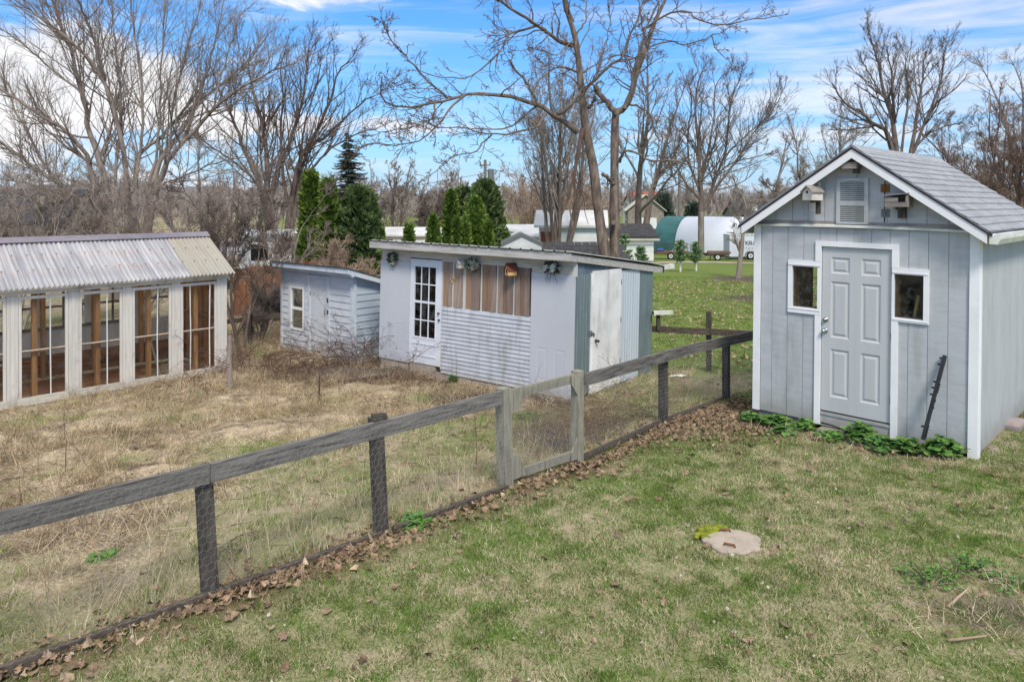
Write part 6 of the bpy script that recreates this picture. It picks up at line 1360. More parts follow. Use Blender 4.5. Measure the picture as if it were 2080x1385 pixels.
traced('tall bare maple with three stems rising behind the garden shed roof', [
 ([(1815, 325), (1800, 268), (1774, 252), (1748, 226), (1722, 216), (1702, 190), (1690, 168)], -1, 8, 1.3), ([(1823, 325), (1813, 242), (1795, 190), (1787, 138), (1778, 105), (1769, 80)], .6, 8, 1.4), ([(1819, 250), (1815, 216), (1812, 160), (1805, 120), (1800, 90)], -.5, 5, 1.1),
 ([(1847, 325), (1857, 276), (1867, 205), (1874, 160), (1878, 120), (1882, 105)], .5, 7, 1.2), ([(1855, 310), (1866, 285), (1891, 221), (1912, 164), (1917, 120), (1920, 98)], -.6, 6, 1.2), ([(1885, 235), (1904, 210), (1935, 185), (1956, 164), (1965, 150)], 1, 4, 1), ([(1858, 300), (1890, 270), (1930, 255), (1960, 250)], .5, 3.5, .9), ([(1790, 262), (1760, 245), (1725, 245), (1700, 235)], 1.5, 3.5, .9), ([(1797, 200), (1780, 175), (1760, 140), (1745, 115)], 0, 3, .9), ([(1830, 320), (1838, 250), (1845, 190), (1838, 140), (1845, 105)], 1.4, 4, 1)], 47, 1832, 21, per2=2.6, mat_t='bark_grey', mesh_twig='bark_dark', tr=.0095)
traced('bare tree with pale bark standing before the white hoop building', [
 ([(1424, 430), (1424, 380), (1421, 330), (1416, 270), (1412, 215), (1420, 160), (1428, 145)], -1, 8, 1.2), ([(1430, 425), (1445, 385), (1462, 340), (1475, 300), (1480, 240), (1490, 190), (1505, 160)], 1, 6, 1.1), ([(1432, 422), (1460, 375), (1500, 320), (1530, 270), (1560, 235), (1585, 200)], -1, 5.5, 1.0), ([(1422, 390), (1400, 330), (1398, 270), (1405, 210), (1398, 165)], 1.5, 4.5, 1), ([(1425, 360), (1440, 300), (1450, 240), (1452, 180), (1470, 150)], -.5, 4.5, 1), ([(1470, 320), (1500, 290), (1540, 255), (1575, 240)], .5, 3, .8), ([(1421, 405), (1385, 360), (1370, 310), (1375, 260)], -1.5, 4, .9), ([(1455, 355), (1490, 330), (1540, 318), (1580, 305)], 1.5, 3, .8)], 73, 1424, 31, per2=1.7, mat_t='bark_grey', mesh_twig='bark_dark', tr=.014, per3=7)
def G0(px, Y): p = P(px, 500, Y); return (p.x, p.y, g1(p.x, p.y))
bare_tree('bare_tree', 'dark forked bare tree standing just right of the twin trunks', G0(1294, 74), 17.5, .42, 41, 2, .25, 28, (6, 6, 3), twig_r=.012)
bare_tree('bare_tree', 'broad dark oak left of the garden shed gable', G0(1580, 78), 13, .5, 42, 1, .22, 58, (8, 7, 3), up=.02, twig_r=.015, limbs=14)
bare_tree('bare_tree', 'bare tree with thin upright twigs just left of the shed peak', G0(1665, 62), 12.5, .25, 43, 2, .25, 32, (6, 6, 3), twig_r=.012)
bare_tree('bare_tree', 'bare tree cut off by the right edge of the picture', G0(2130, 40), 12.5, .24, 58, 3, .15, 42, (7, 7, 3), twig_r=.010)
bare_tree('bare_tree', 'dense red-brown bushy tree behind the right slope of the shed roof', G0(2045, 36), 8.4, .13, 45, 7, .1, 30, (6, 7, 4), mtwig='twig_red', twig_r=.009)
bare_tree('bare_tree', 'low red-brown bushy tree touching the shed roof at the right', G0(1960, 42), 6.3, .10, 46, 6, .1, 34, (6, 7, 3), mtwig='twig_red', twig_r=.009)
bare_tree('bare_tree', 'multi-stemmed bare tree with fine upright stems left of the twin trunks', G0(1130, 44), 12.0, .15, 47, 7, .18, 22, (6, 6, 3), twig_r=.010, mtwig='bark_grey')
bare_tree('bare_tree', 'brown bare brush of arching twigs behind the little white hut', G0(1085, 62), 8.2, .09, 48, 7, .08, 36, (3, 4, 3), mtwig='twig_tan', twig_r=.008)
bare_tree('bare_tree', 'brown bare brush between the white hut and the twin trunks', G0(1175, 58), 7.4, .08, 49, 7, .08, 36, (2, 4, 3), mtwig='twig_tan', twig_r=.007)
bare_tree('bare_tree', 'spreading bare crab tree beyond the domed mobile home roof', G0(795, 68), 8.0, .2, 50, 4, .15, 36, (7, 6, 3), twig_r=.013)
bare_tree('bare_tree', 'slender bare tree showing left of the utility pole', G0(885, 76), 8.6, .16, 51, 2, .25, 30, (6, 6, 2), twig_r=.013)
bare_tree('bare_tree', 'dark rounded bare shrub mass beyond the arborvitae row', G0(890, 58), 5.0, .08, 52, 12, .05, 40, (7, 8, 3), twig_r=.010, mtwig='bark_dark')
bare_tree('bare_tree', 'thin young bare tree with a forked stem in bare soil on the lawn', G0(1500, 42), 6.6, .17, 53, 1, .30, 34, (5, 5, 2), twig_r=.010, mtrunk='bark_grey')
bare_tree('bare_tree', 'grey bare tree rising behind the two arborvitae', G0(440, 40), 8.5, .12, 54, 2, .2, 34, (3, 4, 3), twig_r=.0085)
# bushy undergrowth behind the greenhouse and along the cedar fence
for k, (label, px, Y, h_, st_, mt) in enumerate((
    ('tangled grey shrub behind the left end of the greenhouse ridge', 40, 22, 4.8, 8, 'twig_pale'), ('tangled grey shrub behind the middle of the greenhouse ridge', 175, 24, 5.0, 8, 'twig_pale'), ('grey-brown tangled shrub behind the greenhouse ridge', 285, 22.5, 4.8, 8, 'twig_pale'),
    ('dense bare shrub behind the right end of the greenhouse ridge', 385, 23, 3.6, 5, 'twig_pale'), ('dark upright sapling clump between greenhouse and small shed', 492, 17.6, 4.2, 5, 'bark_dark'), ('slim bare saplings before the cedar fence', 545, 21, 4.2, 2, 'bark_grey'),
    ('tan twiggy bush of straight shoots behind the small shed roof', 668, 21.0, 2.6, 5, 'twig_tan'), ('brown brush with a few last berries behind the coop corner', 742, 20.5, 2.2, 4, 'twig_tan'), ('dense bare shrubs far left behind the greenhouse', -60, 25, 5.0, 10, 'bark_grey'),
    ('pale dry brush before the cedar fence', 525, 19.2, 1.5, 5, 'twig_pale'), ('fine brown bush beneath the forked maple', 560, 33, 3.2, 4, 'twig_tan'))):
    bare_tree('bare_shrub', label, G0(px, Y), h_, .035, 70 + k, st_, .08, 38, (4, 5, 3), mtrunk=mt, mtwig=mt, cat='shrub', twig_r=.0085, wander=.13, limbs=6)
# the row of far trees, alike
src = [bare_tree('far_tree', 'bare far tree in the grey row along the horizon', G0(-250, 150), 10, .3, 90 + k, 2, .2, 36, (5, 5, 2), twig_r=.03, group='bare trees along the horizon', mtwig='bark_hazed', mtrunk='bark_hazed') for k in range(3)]
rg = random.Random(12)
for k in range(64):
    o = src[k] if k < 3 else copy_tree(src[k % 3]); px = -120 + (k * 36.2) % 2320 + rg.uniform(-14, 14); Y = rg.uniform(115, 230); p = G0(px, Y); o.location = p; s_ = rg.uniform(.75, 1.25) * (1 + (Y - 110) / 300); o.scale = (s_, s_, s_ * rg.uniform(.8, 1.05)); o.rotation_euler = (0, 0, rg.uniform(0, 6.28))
# a wood too far off to count
rngw = np.random.default_rng(5); n = 5200; ang = rngw.uniform(-.95, .95, n); Yw = rngw.uniform(300, 430, n); bx_ = np.tan(ang) * Yw; hgt = rngw.uniform(9, 15, n); dz = np.stack([rngw.normal(0, .28, n), rngw.normal(0, .28, n), np.ones(n)], 1)
PTw, RDw = grow(rngw, np.stack([bx_, Yw, np.full(n, -3.0)], 1), dz, hgt, np.full(n, .22), 5, .12, .04, .25, .06); ww = Wood(rngw); ww.add(PTw, RDw, 3); cw_ = children(rngw, PTw, RDw, 7, .3, 1, 32, .4, .6, 3, .1, .05, .4, .06); ww.add(*cw_, 3)
tag(link('woods', ww.mesh('woods', M['bark_hazed'])), kind='stuff')

# ================================================================== evergreens
def foliage_mat(name, dark, light, tip=None):
    m = bpy.data.materials.new(name); m.use_nodes = True; t = NT(m.node_tree); b = t.n['Principled BSDF']; a = t.new('ShaderNodeAttribute', attribute_name='tint').outputs['Fac']
    tc = t.new('ShaderNodeTexCoord').outputs['Object']; n = t.noise(tc, 3.2, 5, .6); k = t.math('ADD', t.math('MULTIPLY', a, .75), t.math('MULTIPLY', n, .4))
    c = t.mix(t.ramp(k, .2, .95), dark, light); t.l.new(c, b.inputs['Base Color']); b.inputs['Roughness'].default_value = .8; b.inputs['Specular IOR Level'].default_value = .2
    tr = t.new('ShaderNodeBsdfTranslucent'); t.l.new(c, tr.inputs[0]); mx = t.new('ShaderNodeMixShader'); mx.inputs[0].default_value = .25; t.l.new(b.outputs[0], mx.inputs[1]); t.l.new(tr.outputs[0], mx.inputs[2]); t.l.new(mx.outputs[0], t.n['Material Output'].inputs[0]); return m
M['arbor'] = foliage_mat('arbor', (.06, .11, .02), (.23, .32, .055)); M['arbor_light'] = foliage_mat('arbor_light', (.08, .15, .028), (.29, .39, .07)); M['juniper'] = foliage_mat('juniper', (.045, .08, .03), (.20, .26, .085))
M['spruce'] = foliage_mat('spruce', (.05, .066, .052), (.15, .175, .13)); M['pine_young'] = foliage_mat('pine_young', (.08, .15, .06), (.26, .38, .17)); M['herb'] = foliage_mat('herb', (.06, .15, .032), (.20, .36, .085)); M['herb_dark'] = foliage_mat('herb_dark', (.055, .14, .04), (.18, .33, .085))
def sprays(rng, pos, d, L, W, tint, m, name, parent, two=True):
    """leaf-sized blades: kite-shaped faces at pos along d"""
    N = len(pos); d = norm(d); s = norm(np.cross(d, rng.normal(0, 1, (N, 3)))) * W[:, None]; nrm = norm(np.cross(d, s)); mid = pos + d * L[:, None] * .45
    V = np.stack([pos, mid + s + nrm * L[:, None] * .08, pos + d * L[:, None], mid - s + nrm * L[:, None] * .08], 1).reshape(-1, 3); i = np.arange(N) * 4
    return link(name, npmesh(name, V, [np.stack([i, i + 1, i + 2, i + 3], 1)], m, False, {'tint': np.repeat(tint, 4)}), parent)
def conifer(name, label, px, Y, ytop, width_px, seed, mm='arbor', n=5200, taper=1.0, ybase=None, leaf=.16, lumps=.36, group=None, cat='evergreen', base=None, trunk_vis=0.0):
    rng = np.random.default_rng(seed); p = P(px, ytop, Y); zb = g1(p.x, p.y) if base is None else base; hgt = p.z - zb; r0 = width_px / 2 * Y / F; e = thing(name, label, cat, (p.x, p.y, zb), group=group)
    u = rng.random(n) ** .85; z = hgt * (trunk_vis + (1 - trunk_vis) * u); ang = rng.uniform(0, 6.28, n)
    prof = np.clip((1 - u) ** (.62 * taper) * (np.minimum(u / .08, 1) * .3 + .7), .02, 1); lump = 1 + lumps * np.sin(ang * 3 + z * 5 + seed) * np.cos(z * 7 + ang * 2) + rng.normal(0, .09, n)
    rr = r0 * prof * lump * (1.06 - .5 * rng.random(n) ** 1.8); pos = np.stack([np.cos(ang) * rr, np.sin(ang) * rr, z], 1)
    d = np.stack([np.cos(ang) * .7, np.sin(ang) * .7, np.full(n, .75)], 1) + rng.normal(0, .45, (n, 3)); L = leaf * rng.uniform(.5, 1.7, n)
    sprays(rng, pos, d, L, L * .28, np.clip(rng.normal(.5, .22, n), 0, 1), M[mm], 'crown', e)
    MB().cyl((0, 0, -.1), (0, 0, hgt * .9), max(.05, r0 * .1), .01, 7).build('trunk', M['bark_dark'], e); return e
conifer('arborvitae', 'taller of the two slim arborvitae behind the small shed', 632, 25, 356, 56, 1, 'arbor', 9000, leaf=.2)
conifer('arborvitae', 'shorter of the two slim arborvitae behind the small shed', 667, 24.6, 371, 42, 2, 'arbor', 7500, leaf=.2)
conifer('juniper', 'dark rounded juniper right of the two slim arborvitae', 727, 25, 388, 100, 3, 'juniper', 13000, taper=.55, leaf=.2, lumps=.26)
AG = 'evergreens behind the coop roof'
conifer('arborvitae', 'tiny arborvitae peeking over the left end of the coop roof', 772, 27, 462, 24, 4, 'arbor_light', 2600, leaf=.15, group=AG)
conifer('arborvitae', 'small arborvitae over the coop roof above the glazed door', 831, 27, 461, 34, 5, 'arbor_light', 3000, leaf=.15, group=AG)
conifer('arborvitae', 'medium arborvitae over the coop roof between the small and tall ones', 880, 27, 441, 38, 6, 'arbor_light', 3800, leaf=.15, group=AG)
conifer('arborvitae', 'tall slim arborvitae in the row behind the coop roof', 917, 27.5, 393, 46, 7, 'arbor', 7000, leaf=.17, group=AG)
conifer('arborvitae', 'narrow low arborvitae in front of the tall slim one', 927, 26, 446, 24, 8, 'arbor', 3000, leaf=.14, group=AG)
conifer('arborvitae', 'broad light green arborvitae behind the middle of the coop roof', 966, 27, 407, 72, 9, 'arbor_light', 9000, leaf=.17, group=AG, lumps=.24)
conifer('arborvitae', 'low feathery arborvitae left of the broad light green one', 946, 26, 456, 28, 10, 'arbor_light', 3000, leaf=.14, group=AG)
conifer('arborvitae', 'small dark arborvitae right of the broad light green one', 992, 26.4, 452, 34, 11, 'arbor', 3600, leaf=.14, group=AG)
conifer('evergreen_tree', 'large dark evergreen below the transformer pole', 984, 36, 374, 100, 12, 'juniper', 12000, taper=.7, leaf=.26, lumps=.24)
conifer('evergreen_tree', 'dark evergreen between the tall arborvitae and the large one', 945, 38, 388, 66, 13, 'juniper', 9000, taper=.6, leaf=.26)
conifer('evergreen_tree', 'distant dark evergreen left of the far utility pole', 1347, 118, 401, 30, 14, 'spruce', 2600, taper=.6, leaf=.8)
conifer('evergreen_tree', 'distant small dark spruce right of the far utility pole', 1408, 118, 420, 30, 15, 'spruce', 2600, leaf=.8)
def young_pine(label, px, Y, ytop, wpx, seed, guard):
    rng = np.random.default_rng(seed); p = P(px, ytop, Y); zb = g1(p.x, p.y); hgt = p.z - zb; r0 = wpx / 2 * Y / F; e = thing('young_pine', label, 'tree', (p.x, p.y, zb), group='young pines by the track')
    MB().cyl((0, 0, -.1), (0, 0, hgt), .045, .012, 7).build('trunk', M['bark_grey'], e); pos = []; dd = []
    lo = .30 if guard else .12
    for k in range(7):
        u = lo + (.97 - lo) * k / 6.5
        for j in range(6):
            a = rng.uniform(0, 6.28); L = r0 * (1 - u) ** .7 * rng.uniform(.7, 1.25) + .08; d = np.array([math.cos(a), math.sin(a), .55])
            for q in range(26): t = rng.random() ** .7; pos.append(np.array([0, 0, hgt * u]) + d * L * t); dd.append(d * .6 + rng.normal(0, .55, 3) + np.array([0, 0, .3]))
    n = len(pos); L = rng.uniform(.12, .28, n); sprays(rng, np.array(pos), np.array(dd), L, L * .16, np.clip(rng.normal(.55, .22, n), 0, 1), M['pine_young'], 'crown', e)
    if guard: MB().cyl((0, 0, 0), (0, 0, hgt * .30), .07, n=8).build('trunk_guard', M['white_rod'], e)
young_pine('young pine with loose whorls beside the white garage corner', 1269, 44, 476, 32, 30, False); young_pine('small young pine in front of the white garage wall', 1302, 43, 503, 30, 31, False)
young_pine('bushy young pine with white trunk guard by the gravel track', 1382, 49, 490, 34, 32, True); young_pine('young pine with white trunk guard right of the bushy one', 1414, 50, 494, 32, 33, True)
# spruce in tiers
def spruce(label, px, Y, ytop, wpx, seed):
    rng = np.random.default_rng(seed); p = P(px, ytop, Y); zb = g1(p.x, p.y); hgt = p.z - zb; r0 = wpx / 2 * Y / F; e = thing('spruce_tree', label, 'tree', (p.x, p.y, zb))
    N = 420; u = np.sort(rng.random(N)) ** .9; u = .04 + .95 * u; z = hgt * u; a = rng.uniform(0, 6.28, N); L = r0 * (1 - u) ** .8 * rng.uniform(.75, 1.15, N) + .15
    d = np.stack([np.cos(a), np.sin(a), np.full(N, .02)], 1); PT, RD = grow(rng, np.stack([np.zeros(N), np.zeros(N), z], 1), d, L, np.full(N, .04), 6, .05, -.045, .3, .012)
    PT[:, -1, 2] += L * .07; w_ = Wood(rng); w_.add(PT, RD, 4); link('branches', w_.mesh('branches', M['bark_dark']), e)
    K = 34; t = rng.random((N, K)); x = t * 5; i = np.minimum(x.astype(int), 4); f = (x - i)[..., None]; n_ = np.arange(N)[:, None]; q = PT[n_, i] * (1 - f) + PT[n_, i + 1] * f
    tan = norm(PT[n_, i + 1] - PT[n_, i]); side = np.cross(tan, np.array([0, 0, 1.])) * rng.choice([-1, 1], (N, K))[..., None]; dd = (tan * .7 + side * .8 + rng.normal(0, .2, q.shape) + np.array([0, 0, -.18])).reshape(-1, 3)
    LL = (.46 * (1.1 - .6 * t) * (L[:, None] / r0) ** .4).reshape(-1); sprays(rng, q.reshape(-1, 3), dd, LL * rng.uniform(.7, 1.3, LL.shape), LL * .22, np.clip(rng.normal(.45, .2, LL.shape), 0, 1), M['spruce'], 'crown', e)
    MB().cyl((0, 0, -.1), (0, 0, hgt), .2, .02, 8).build('trunk', M['bark_dark'], e)
spruce('tall dark spruce with tiered boughs behind the juniper', 708, 66, 268, 170, 8)

# ================================================================== low plants
def herb(label, px, py, rad, hgt, seed, n=90, mm='herb', group=None, leafs=.05, p=None, name='leafy_plant'):
    rng = np.random.default_rng(seed); p = PG(px, py) if p is None else p; e = thing(name, label, 'plant', p, group=group)
    ang = rng.uniform(0, 6.28, n); u = rng.random(n) ** .6; rr = rad * u; top = hgt * (1 - .55 * u ** 2) * rng.uniform(.55, 1.1, n)
    base = np.stack([np.cos(ang) * rr * .35, np.sin(ang) * rr * .35, np.full(n, -.01)], 1); tip = np.stack([np.cos(ang) * rr, np.sin(ang) * rr, top], 1)
    t = np.linspace(0, 1, 4)[None, :, None]; PT = base[:, None] * (1 - t) + tip[:, None] * t; PT[:, 1:3, 2] += hgt * .08; w_ = Wood(rng); w_.add(PT, np.full((n, 4), .0025), 3); link('stems', w_.mesh('stems', M['herb_dark']), e)
    k = 5; a0 = rng.uniform(0, 6.28, (n, 1)) + np.arange(k)[None, :] * 6.28 / k; d = np.stack([np.cos(a0), np.sin(a0), rng.normal(.12, .25, (n, k))], -1).reshape(-1, 3); L = leafs * rng.uniform(.4, 1.5, n * k)
    pos = np.repeat(tip, k, 0); d = norm(d); s = norm(np.cross(d, np.array([0, 0, 1.]) + rng.normal(0, .25, (n * k, 3)))); up_ = np.cross(s, d)
    V = []; pf = [(0, 0), (.30, .46), (.58, .40), (.80, .46), (1.0, 0), (.80, -.46), (.58, -.40), (.30, -.46)]
    for a, b in pf: V.append(pos + d * (L * a)[:, None] + s * (L * b)[:, None] - up_ * (L * .16 * a * a)[:, None])
    V = np.stack(V, 1).reshape(-1, 3); i = np.arange(n * k) * 8; q = [np.stack([i, i + 1, i + 2, i + 3], 1), np.stack([i, i + 3, i + 4, i + 5], 1), np.stack([i, i + 5, i + 6, i + 7], 1)]
    link('leaves', npmesh('leaves', V, q, M[mm], False, {'tint': np.repeat(np.clip(rng.normal(.5, .25, n * k), 0, 1), 8)}), e); return e
hs, ht2 = 'green weeds along the shed front', None
def rf(s, d): q = R.at(s, d, 0); return Vector((q.x, q.y, g1(q.x, q.y)))
for k, (label, s, d, rad, hg, nn) in enumerate((('bushy green weed below the left corner of the garden shed', -2.50, -.20, .17, .15, 60), ('broad green weed before the pale foundation blocks', -2.16, -.18, .21, .17, 80), ('green weed at the left foot of the shed door', -1.83, -.14, .13, .17, 46), ('low green weed among brown leaves left of the timber', -1.95, -.46, .17, .10, 44),
    ('low dark weed just in front of the split timber', -1.42, -.30, .18, .11, 54), ('tall bushy green weed under the shed door', -1.12, -.22, .19, .25, 90), ('spreading green weed right of the door under the casing', -.88, -.34, .21, .16, 80), ('dense green weed at the foot of the black pole', -.60, -.26, .19, .16, 74), ('dark green weed clump between the pole and the corner board', -.27, -.16, .20, .22, 90))):
    herb(label, 0, 0, rad, hg * .9, 100 + k, int(nn * .68), 'herb' if k % 3 else 'herb_dark', hs, .055, rf(s, d))
herb('light green weeds growing on the dark soil patch', 1890, 1178, .24, .06, 120, 46, 'herb', leafs=.02); herb('bright green weeds at the right of the soil patch', 1972, 1150, .22, .06, 121, 48, 'herb', leafs=.019); herb('small weed at the right edge beside the soil patch', 2062, 1190, .22, .05, 122, 34, 'herb_dark', leafs=.02)
herb('small green rosette in the dry grass inside the fence', 212, 1142, .09, .07, 123, 26, 'herb', leafs=.06); herb('low green weed at the foot of the middle fence post', 838, 1068, .16, .1, 124, 60, 'herb', leafs=.03)
herb('small green tuft under the coop lap siding, the left one', 922, 776, .11, .13, 125, 60, 'herb_dark', leafs=.04); herb('small green tuft under the coop lap siding, the right one', 958, 779, .12, .15, 126, 70, 'herb', leafs=.04)
herb('fresh green weeds inside the gate beside the grey plank', 1070, 850, .25, .06, 127, 60, 'herb', leafs=.03)
# brambles before the small shed
def bramble(label, px, py, n, reach, hgt, seed, Y=None):
    rng = np.random.default_rng(seed); p = PG(px, py) if Y is None else on_g(P(px, py, Y)); e = thing('bramble', label, 'shrub', p)
    a = rng.uniform(0, 6.28, n); d = np.stack([np.cos(a) * .8, np.sin(a) * .8, rng.uniform(.6, 1.6, n)], 1); PT, RD = grow(rng, rng.normal(0, .25, (n, 3)) * np.array([1, .5, 0]), d, rng.uniform(.6, 1.2, n) * reach, np.full(n, .0055), 14, .14, -.13, .4, .0025)
    PT[:, :, 2] = np.maximum(PT[:, :, 2], .02) * np.minimum(1, hgt / (PT[:, :, 2].max() + .01) * 1.2); w_ = Wood(rng); w_.add(PT, RD, 4); c = children(rng, PT, RD, 7, .1, 1, 55, .22, .6, 6, .2, -.03, .4, .0022, .1); w_.add(*c, 3); c = children(rng, *c, 2.5, .1, 1, 50, .5, .7, 4, .2, 0, .4, .002, .05); w_.add(*c, 3)
    link('canes', w_.mesh('canes', M['cane']), e)
bramble('tangled bramble canes before the small shed door', 645, 752, 30, 2.2, .95, 1); bramble('tangled bramble canes climbing the right corner of the small shed', 718, 745, 34, 2.4, 1.2, 2, 15.6); bramble('dark bramble canes in the gap between small shed and coop', 752, 740, 34, 2.3, 1.35, 3, 15.9)
bramble('arching bare canes against the left coop panel', 815, 765, 9, 1.6, .8, 4, 14.2); bramble('tan arching canes left of the small shed', 570, 760, 26, 1.7, .9, 5); bramble('bare canes beside the greenhouse corner post', 478, 745, 22, 1.6, 1.0, 6, 14.6); bramble('low bare canes before the last greenhouse window', 400, 785, 10, 1.0, .55, 7)
bramble('thin bare sapling canes growing against the coop side door', 1262, 778, 5, 1.5, 1.2, 8, 12.6)

# ================================================================== grass, straw, fallen leaves
def scatter(name, pts, scl, rot, src, kind='stuff'):
    me = bpy.data.meshes.new(name); me.vertices.add(len(pts)); me.vertices.foreach_set('co', np.asarray(pts, np.float32).ravel())
    a = me.attributes.new('scl', 'FLOAT', 'POINT'); a.data.foreach_set('value', np.asarray(scl, np.float32)); b = me.attributes.new('rot', 'FLOAT_VECTOR', 'POINT'); b.data.foreach_set('vector', np.asarray(rot, np.float32).ravel())
    o = link(name, me); ng = bpy.data.node_groups.new(name, 'GeometryNodeTree'); ng.interface.new_socket('Geometry', in_out='INPUT', socket_type='NodeSocketGeometry'); ng.interface.new_socket('Geometry', in_out='OUTPUT', socket_type='NodeSocketGeometry')
    n = ng.nodes; i = n.new('NodeGroupInput'); ou = n.new('NodeGroupOutput'); ip = n.new('GeometryNodeInstanceOnPoints'); oi = n.new('GeometryNodeObjectInfo'); oi.inputs['Object'].default_value = src
    s_ = n.new('GeometryNodeInputNamedAttribute'); s_.data_type = 'FLOAT'; s_.inputs['Name'].default_value = 'scl'; r_ = n.new('GeometryNodeInputNamedAttribute'); r_.data_type = 'FLOAT_VECTOR'; r_.inputs['Name'].default_value = 'rot'
    ng.links.new(i.outputs[0], ip.inputs['Points']); ng.links.new(oi.outputs['Geometry'], ip.inputs['Instance']); ng.links.new(s_.outputs['Attribute'], ip.inputs['Scale']); ng.links.new(r_.outputs['Attribute'], ip.inputs['Rotation']); ng.links.new(ip.outputs[0], ou.inputs[0])
    md = o.modifiers.new('scatter', 'NODES'); md.node_group = ng; return tag(o, kind=kind)
def blade_mat(name, a, b, c, straw_bias, pos_scale=.9):
    """a: deep green, b: yellow green, c: straw; patches by world position, blades by their own tint"""
    m = bpy.data.materials.new(name); m.use_nodes = True; t = NT(m.node_tree); bs = t.n['Principled BSDF']; geo = t.new('ShaderNodeNewGeometry').outputs['Position']; ti = t.new('ShaderNodeAttribute', attribute_name='tint').outputs['Fac']
    n = t.math('ADD', t.math('ADD', t.math('MULTIPLY', t.noise(geo, 5, 6, .6), .42), t.math('MULTIPLY', t.noise(geo, 24, 4, .6), .26)), t.math('MULTIPLY', t.noise(geo, pos_scale, 4, .55), .36)); k = t.math('ADD', t.math('MULTIPLY', n, 1.75), t.math('MULTIPLY', t.math('SUBTRACT', ti, .5), .75)); k = t.math('ADD', t.math('ADD', k, -.06), t.math('MULTIPLY', t.math('SUBTRACT', t.noise(geo, .55, 3, .5), .5), .9))
    col = t.mix(t.ramp(ti, 0, 1), a, b); col = t.mix(t.ramp(k, .94 - straw_bias, 1.12 - straw_bias), col, t.mix(ti, tuple(q * .75 for q in c), c)); cc_ = t.ramp(t.noise(geo, 3.6, 5, .65, .8), .30, .62); col = t.mix(1.0, col, t.mix(cc_, (.58, .54, .50), (1.08, 1.08, 1.06)), 'MULTIPLY'); t.l.new(col, bs.inputs['Base Color']); bs.inputs['Roughness'].default_value = .7; bs.inputs['Specular IOR Level'].default_value = .2
    tr = t.new('ShaderNodeBsdfTranslucent'); t.l.new(col, tr.inputs[0]); mx = t.new('ShaderNodeMixShader'); mx.inputs[0].default_value = .45; t.l.new(bs.outputs[0], mx.inputs[1]); t.l.new(tr.outputs[0], mx.inputs[2]); t.l.new(mx.outputs[0], t.n['Material Output'].inputs[0]); return m
M['blade'] = blade_mat('blade', (.085, .19, .025), (.33, .46, .10), (.80, .69, .47), .05); M['blade_far'] = blade_mat('blade_far', (.09, .17, .022), (.25, .34, .075), (.46, .42, .24), -.12)
M['straw'] = blade_mat('straw', (.36, .265, .155), (.62, .49, .31), (.88, .76, .55), .1, 1.6)
def clump(name, n, rad, h0, h1, wd, lean, m, seed, segs=3, curl=.5):
    rng = np.random.default_rng(seed); a = rng.uniform(0, 6.28, n); r = rad * np.sqrt(rng.random(n)); base = np.stack([np.cos(a) * r, np.sin(a) * r, np.full(n, -.01)], 1); b = rng.uniform(0, 6.28, n); le = np.abs(rng.normal(lean, lean * .4, n))
    dirh = np.stack([np.cos(b), np.sin(b), np.zeros(n)], 1); L = rng.uniform(h0, h1, n); side = np.stack([-np.sin(b), np.cos(b), np.zeros(n)], 1); P_ = [base]; ang = le.copy()
    for i in range(segs): ang_ = np.clip(ang + curl * i / segs, 0, 1.62); P_.append(P_[-1] + (dirh * np.sin(ang_)[:, None] + np.array([0, 0, 1.]) * np.cos(ang_)[:, None]) * (L / segs)[:, None])
    V = []; ws = np.linspace(1, .12, segs + 1)
    for i in range(segs + 1): V += [P_[i] + side * wd * ws[i], P_[i] - side * wd * ws[i]]
    V = np.stack(V, 1).reshape(-1, 3); k = np.arange(n) * 2 * (segs + 1); q = [np.stack([k + 2 * i, k + 2 * i + 1, k + 2 * i + 3, k + 2 * i + 2], 1) for i in range(segs)]
    return bpy.data.objects.new(name, npmesh(name, V, q, m, False, {'tint': np.repeat(rng.random(n), 2 * (segs + 1))}))
rngs = np.random.default_rng(77)
def field(n, x0, x1, y0, y1, keep):
    x = rngs.uniform(x0, x1, n); y = rngs.uniform(y0, y1, n); k = (np.abs(x) < .76 * y + 1.3) & keep(x, y); return x[k], y[k]
inR = lambda x, y: ((x - 5.034) * math.cos(-.775) + (y - 8.002) * math.sin(-.775) < .02) & ((x - 5.034) * math.cos(-.775) + (y - 8.002) * math.sin(-.775) > -RW - .02) & (-(x - 5.034) * math.sin(-.775) + (y - 8.002) * math.cos(-.775) > -.02)
def inB(B, w_, d_): return lambda x, y: (lambda a, b: (a < .1) & (a > -w_ - .1) & (b > -.03) & (b < d_ + .1))((x - B.o.x) * B.u.x + (y - B.o.y) * B.u.y, (x - B.o.x) * B.v.x + (y - B.o.y) * B.v.y)
inC, inS, inG = inB(C_, CW, CD), inB(S_, SW, SD), inB(G_, GL, GD)
free = lambda x, y: ~inR(x, y) & ~inC(x, y) & ~inS(x, y) & ~inG(x, y) & (np.hypot(x - lid.x, y - lid.y) > .225)
def place(x, y, s0, s1, tilt=.12):
    z = gz(x, y) + (vnoise(x, y, 1.3, 11) - .5) * .05 + (vnoise(x, y, 4.1, 12) - .5) * .025; n = len(x); return np.stack([x, y, z], 1), rngs.uniform(s0, s1, n), np.stack([rngs.normal(0, tilt, n), rngs.normal(0, tilt, n), rngs.uniform(0, 6.28, n)], 1)
lawn_src = [clump('lawn_tuft', 44, .085, .014, .055, .0025, .65, M['blade'], 1), clump('lawn_tuft', 40, .09, .012, .042, .0025, 1.05, M['blade'], 2)]
for k in range(2):
    x, y = field(25000, -5, 9, 3.4, 13, lambda x, y: (fside(x, y) < .02) & free(x, y)); g_, s_, d_, l_ = masks(x, y); kp = rngs.random(len(x)) > (d_ * .9 + l_ * .55); scatter('lawn_grass', *place(x[kp], y[kp], .7, 1.35), lawn_src[k])
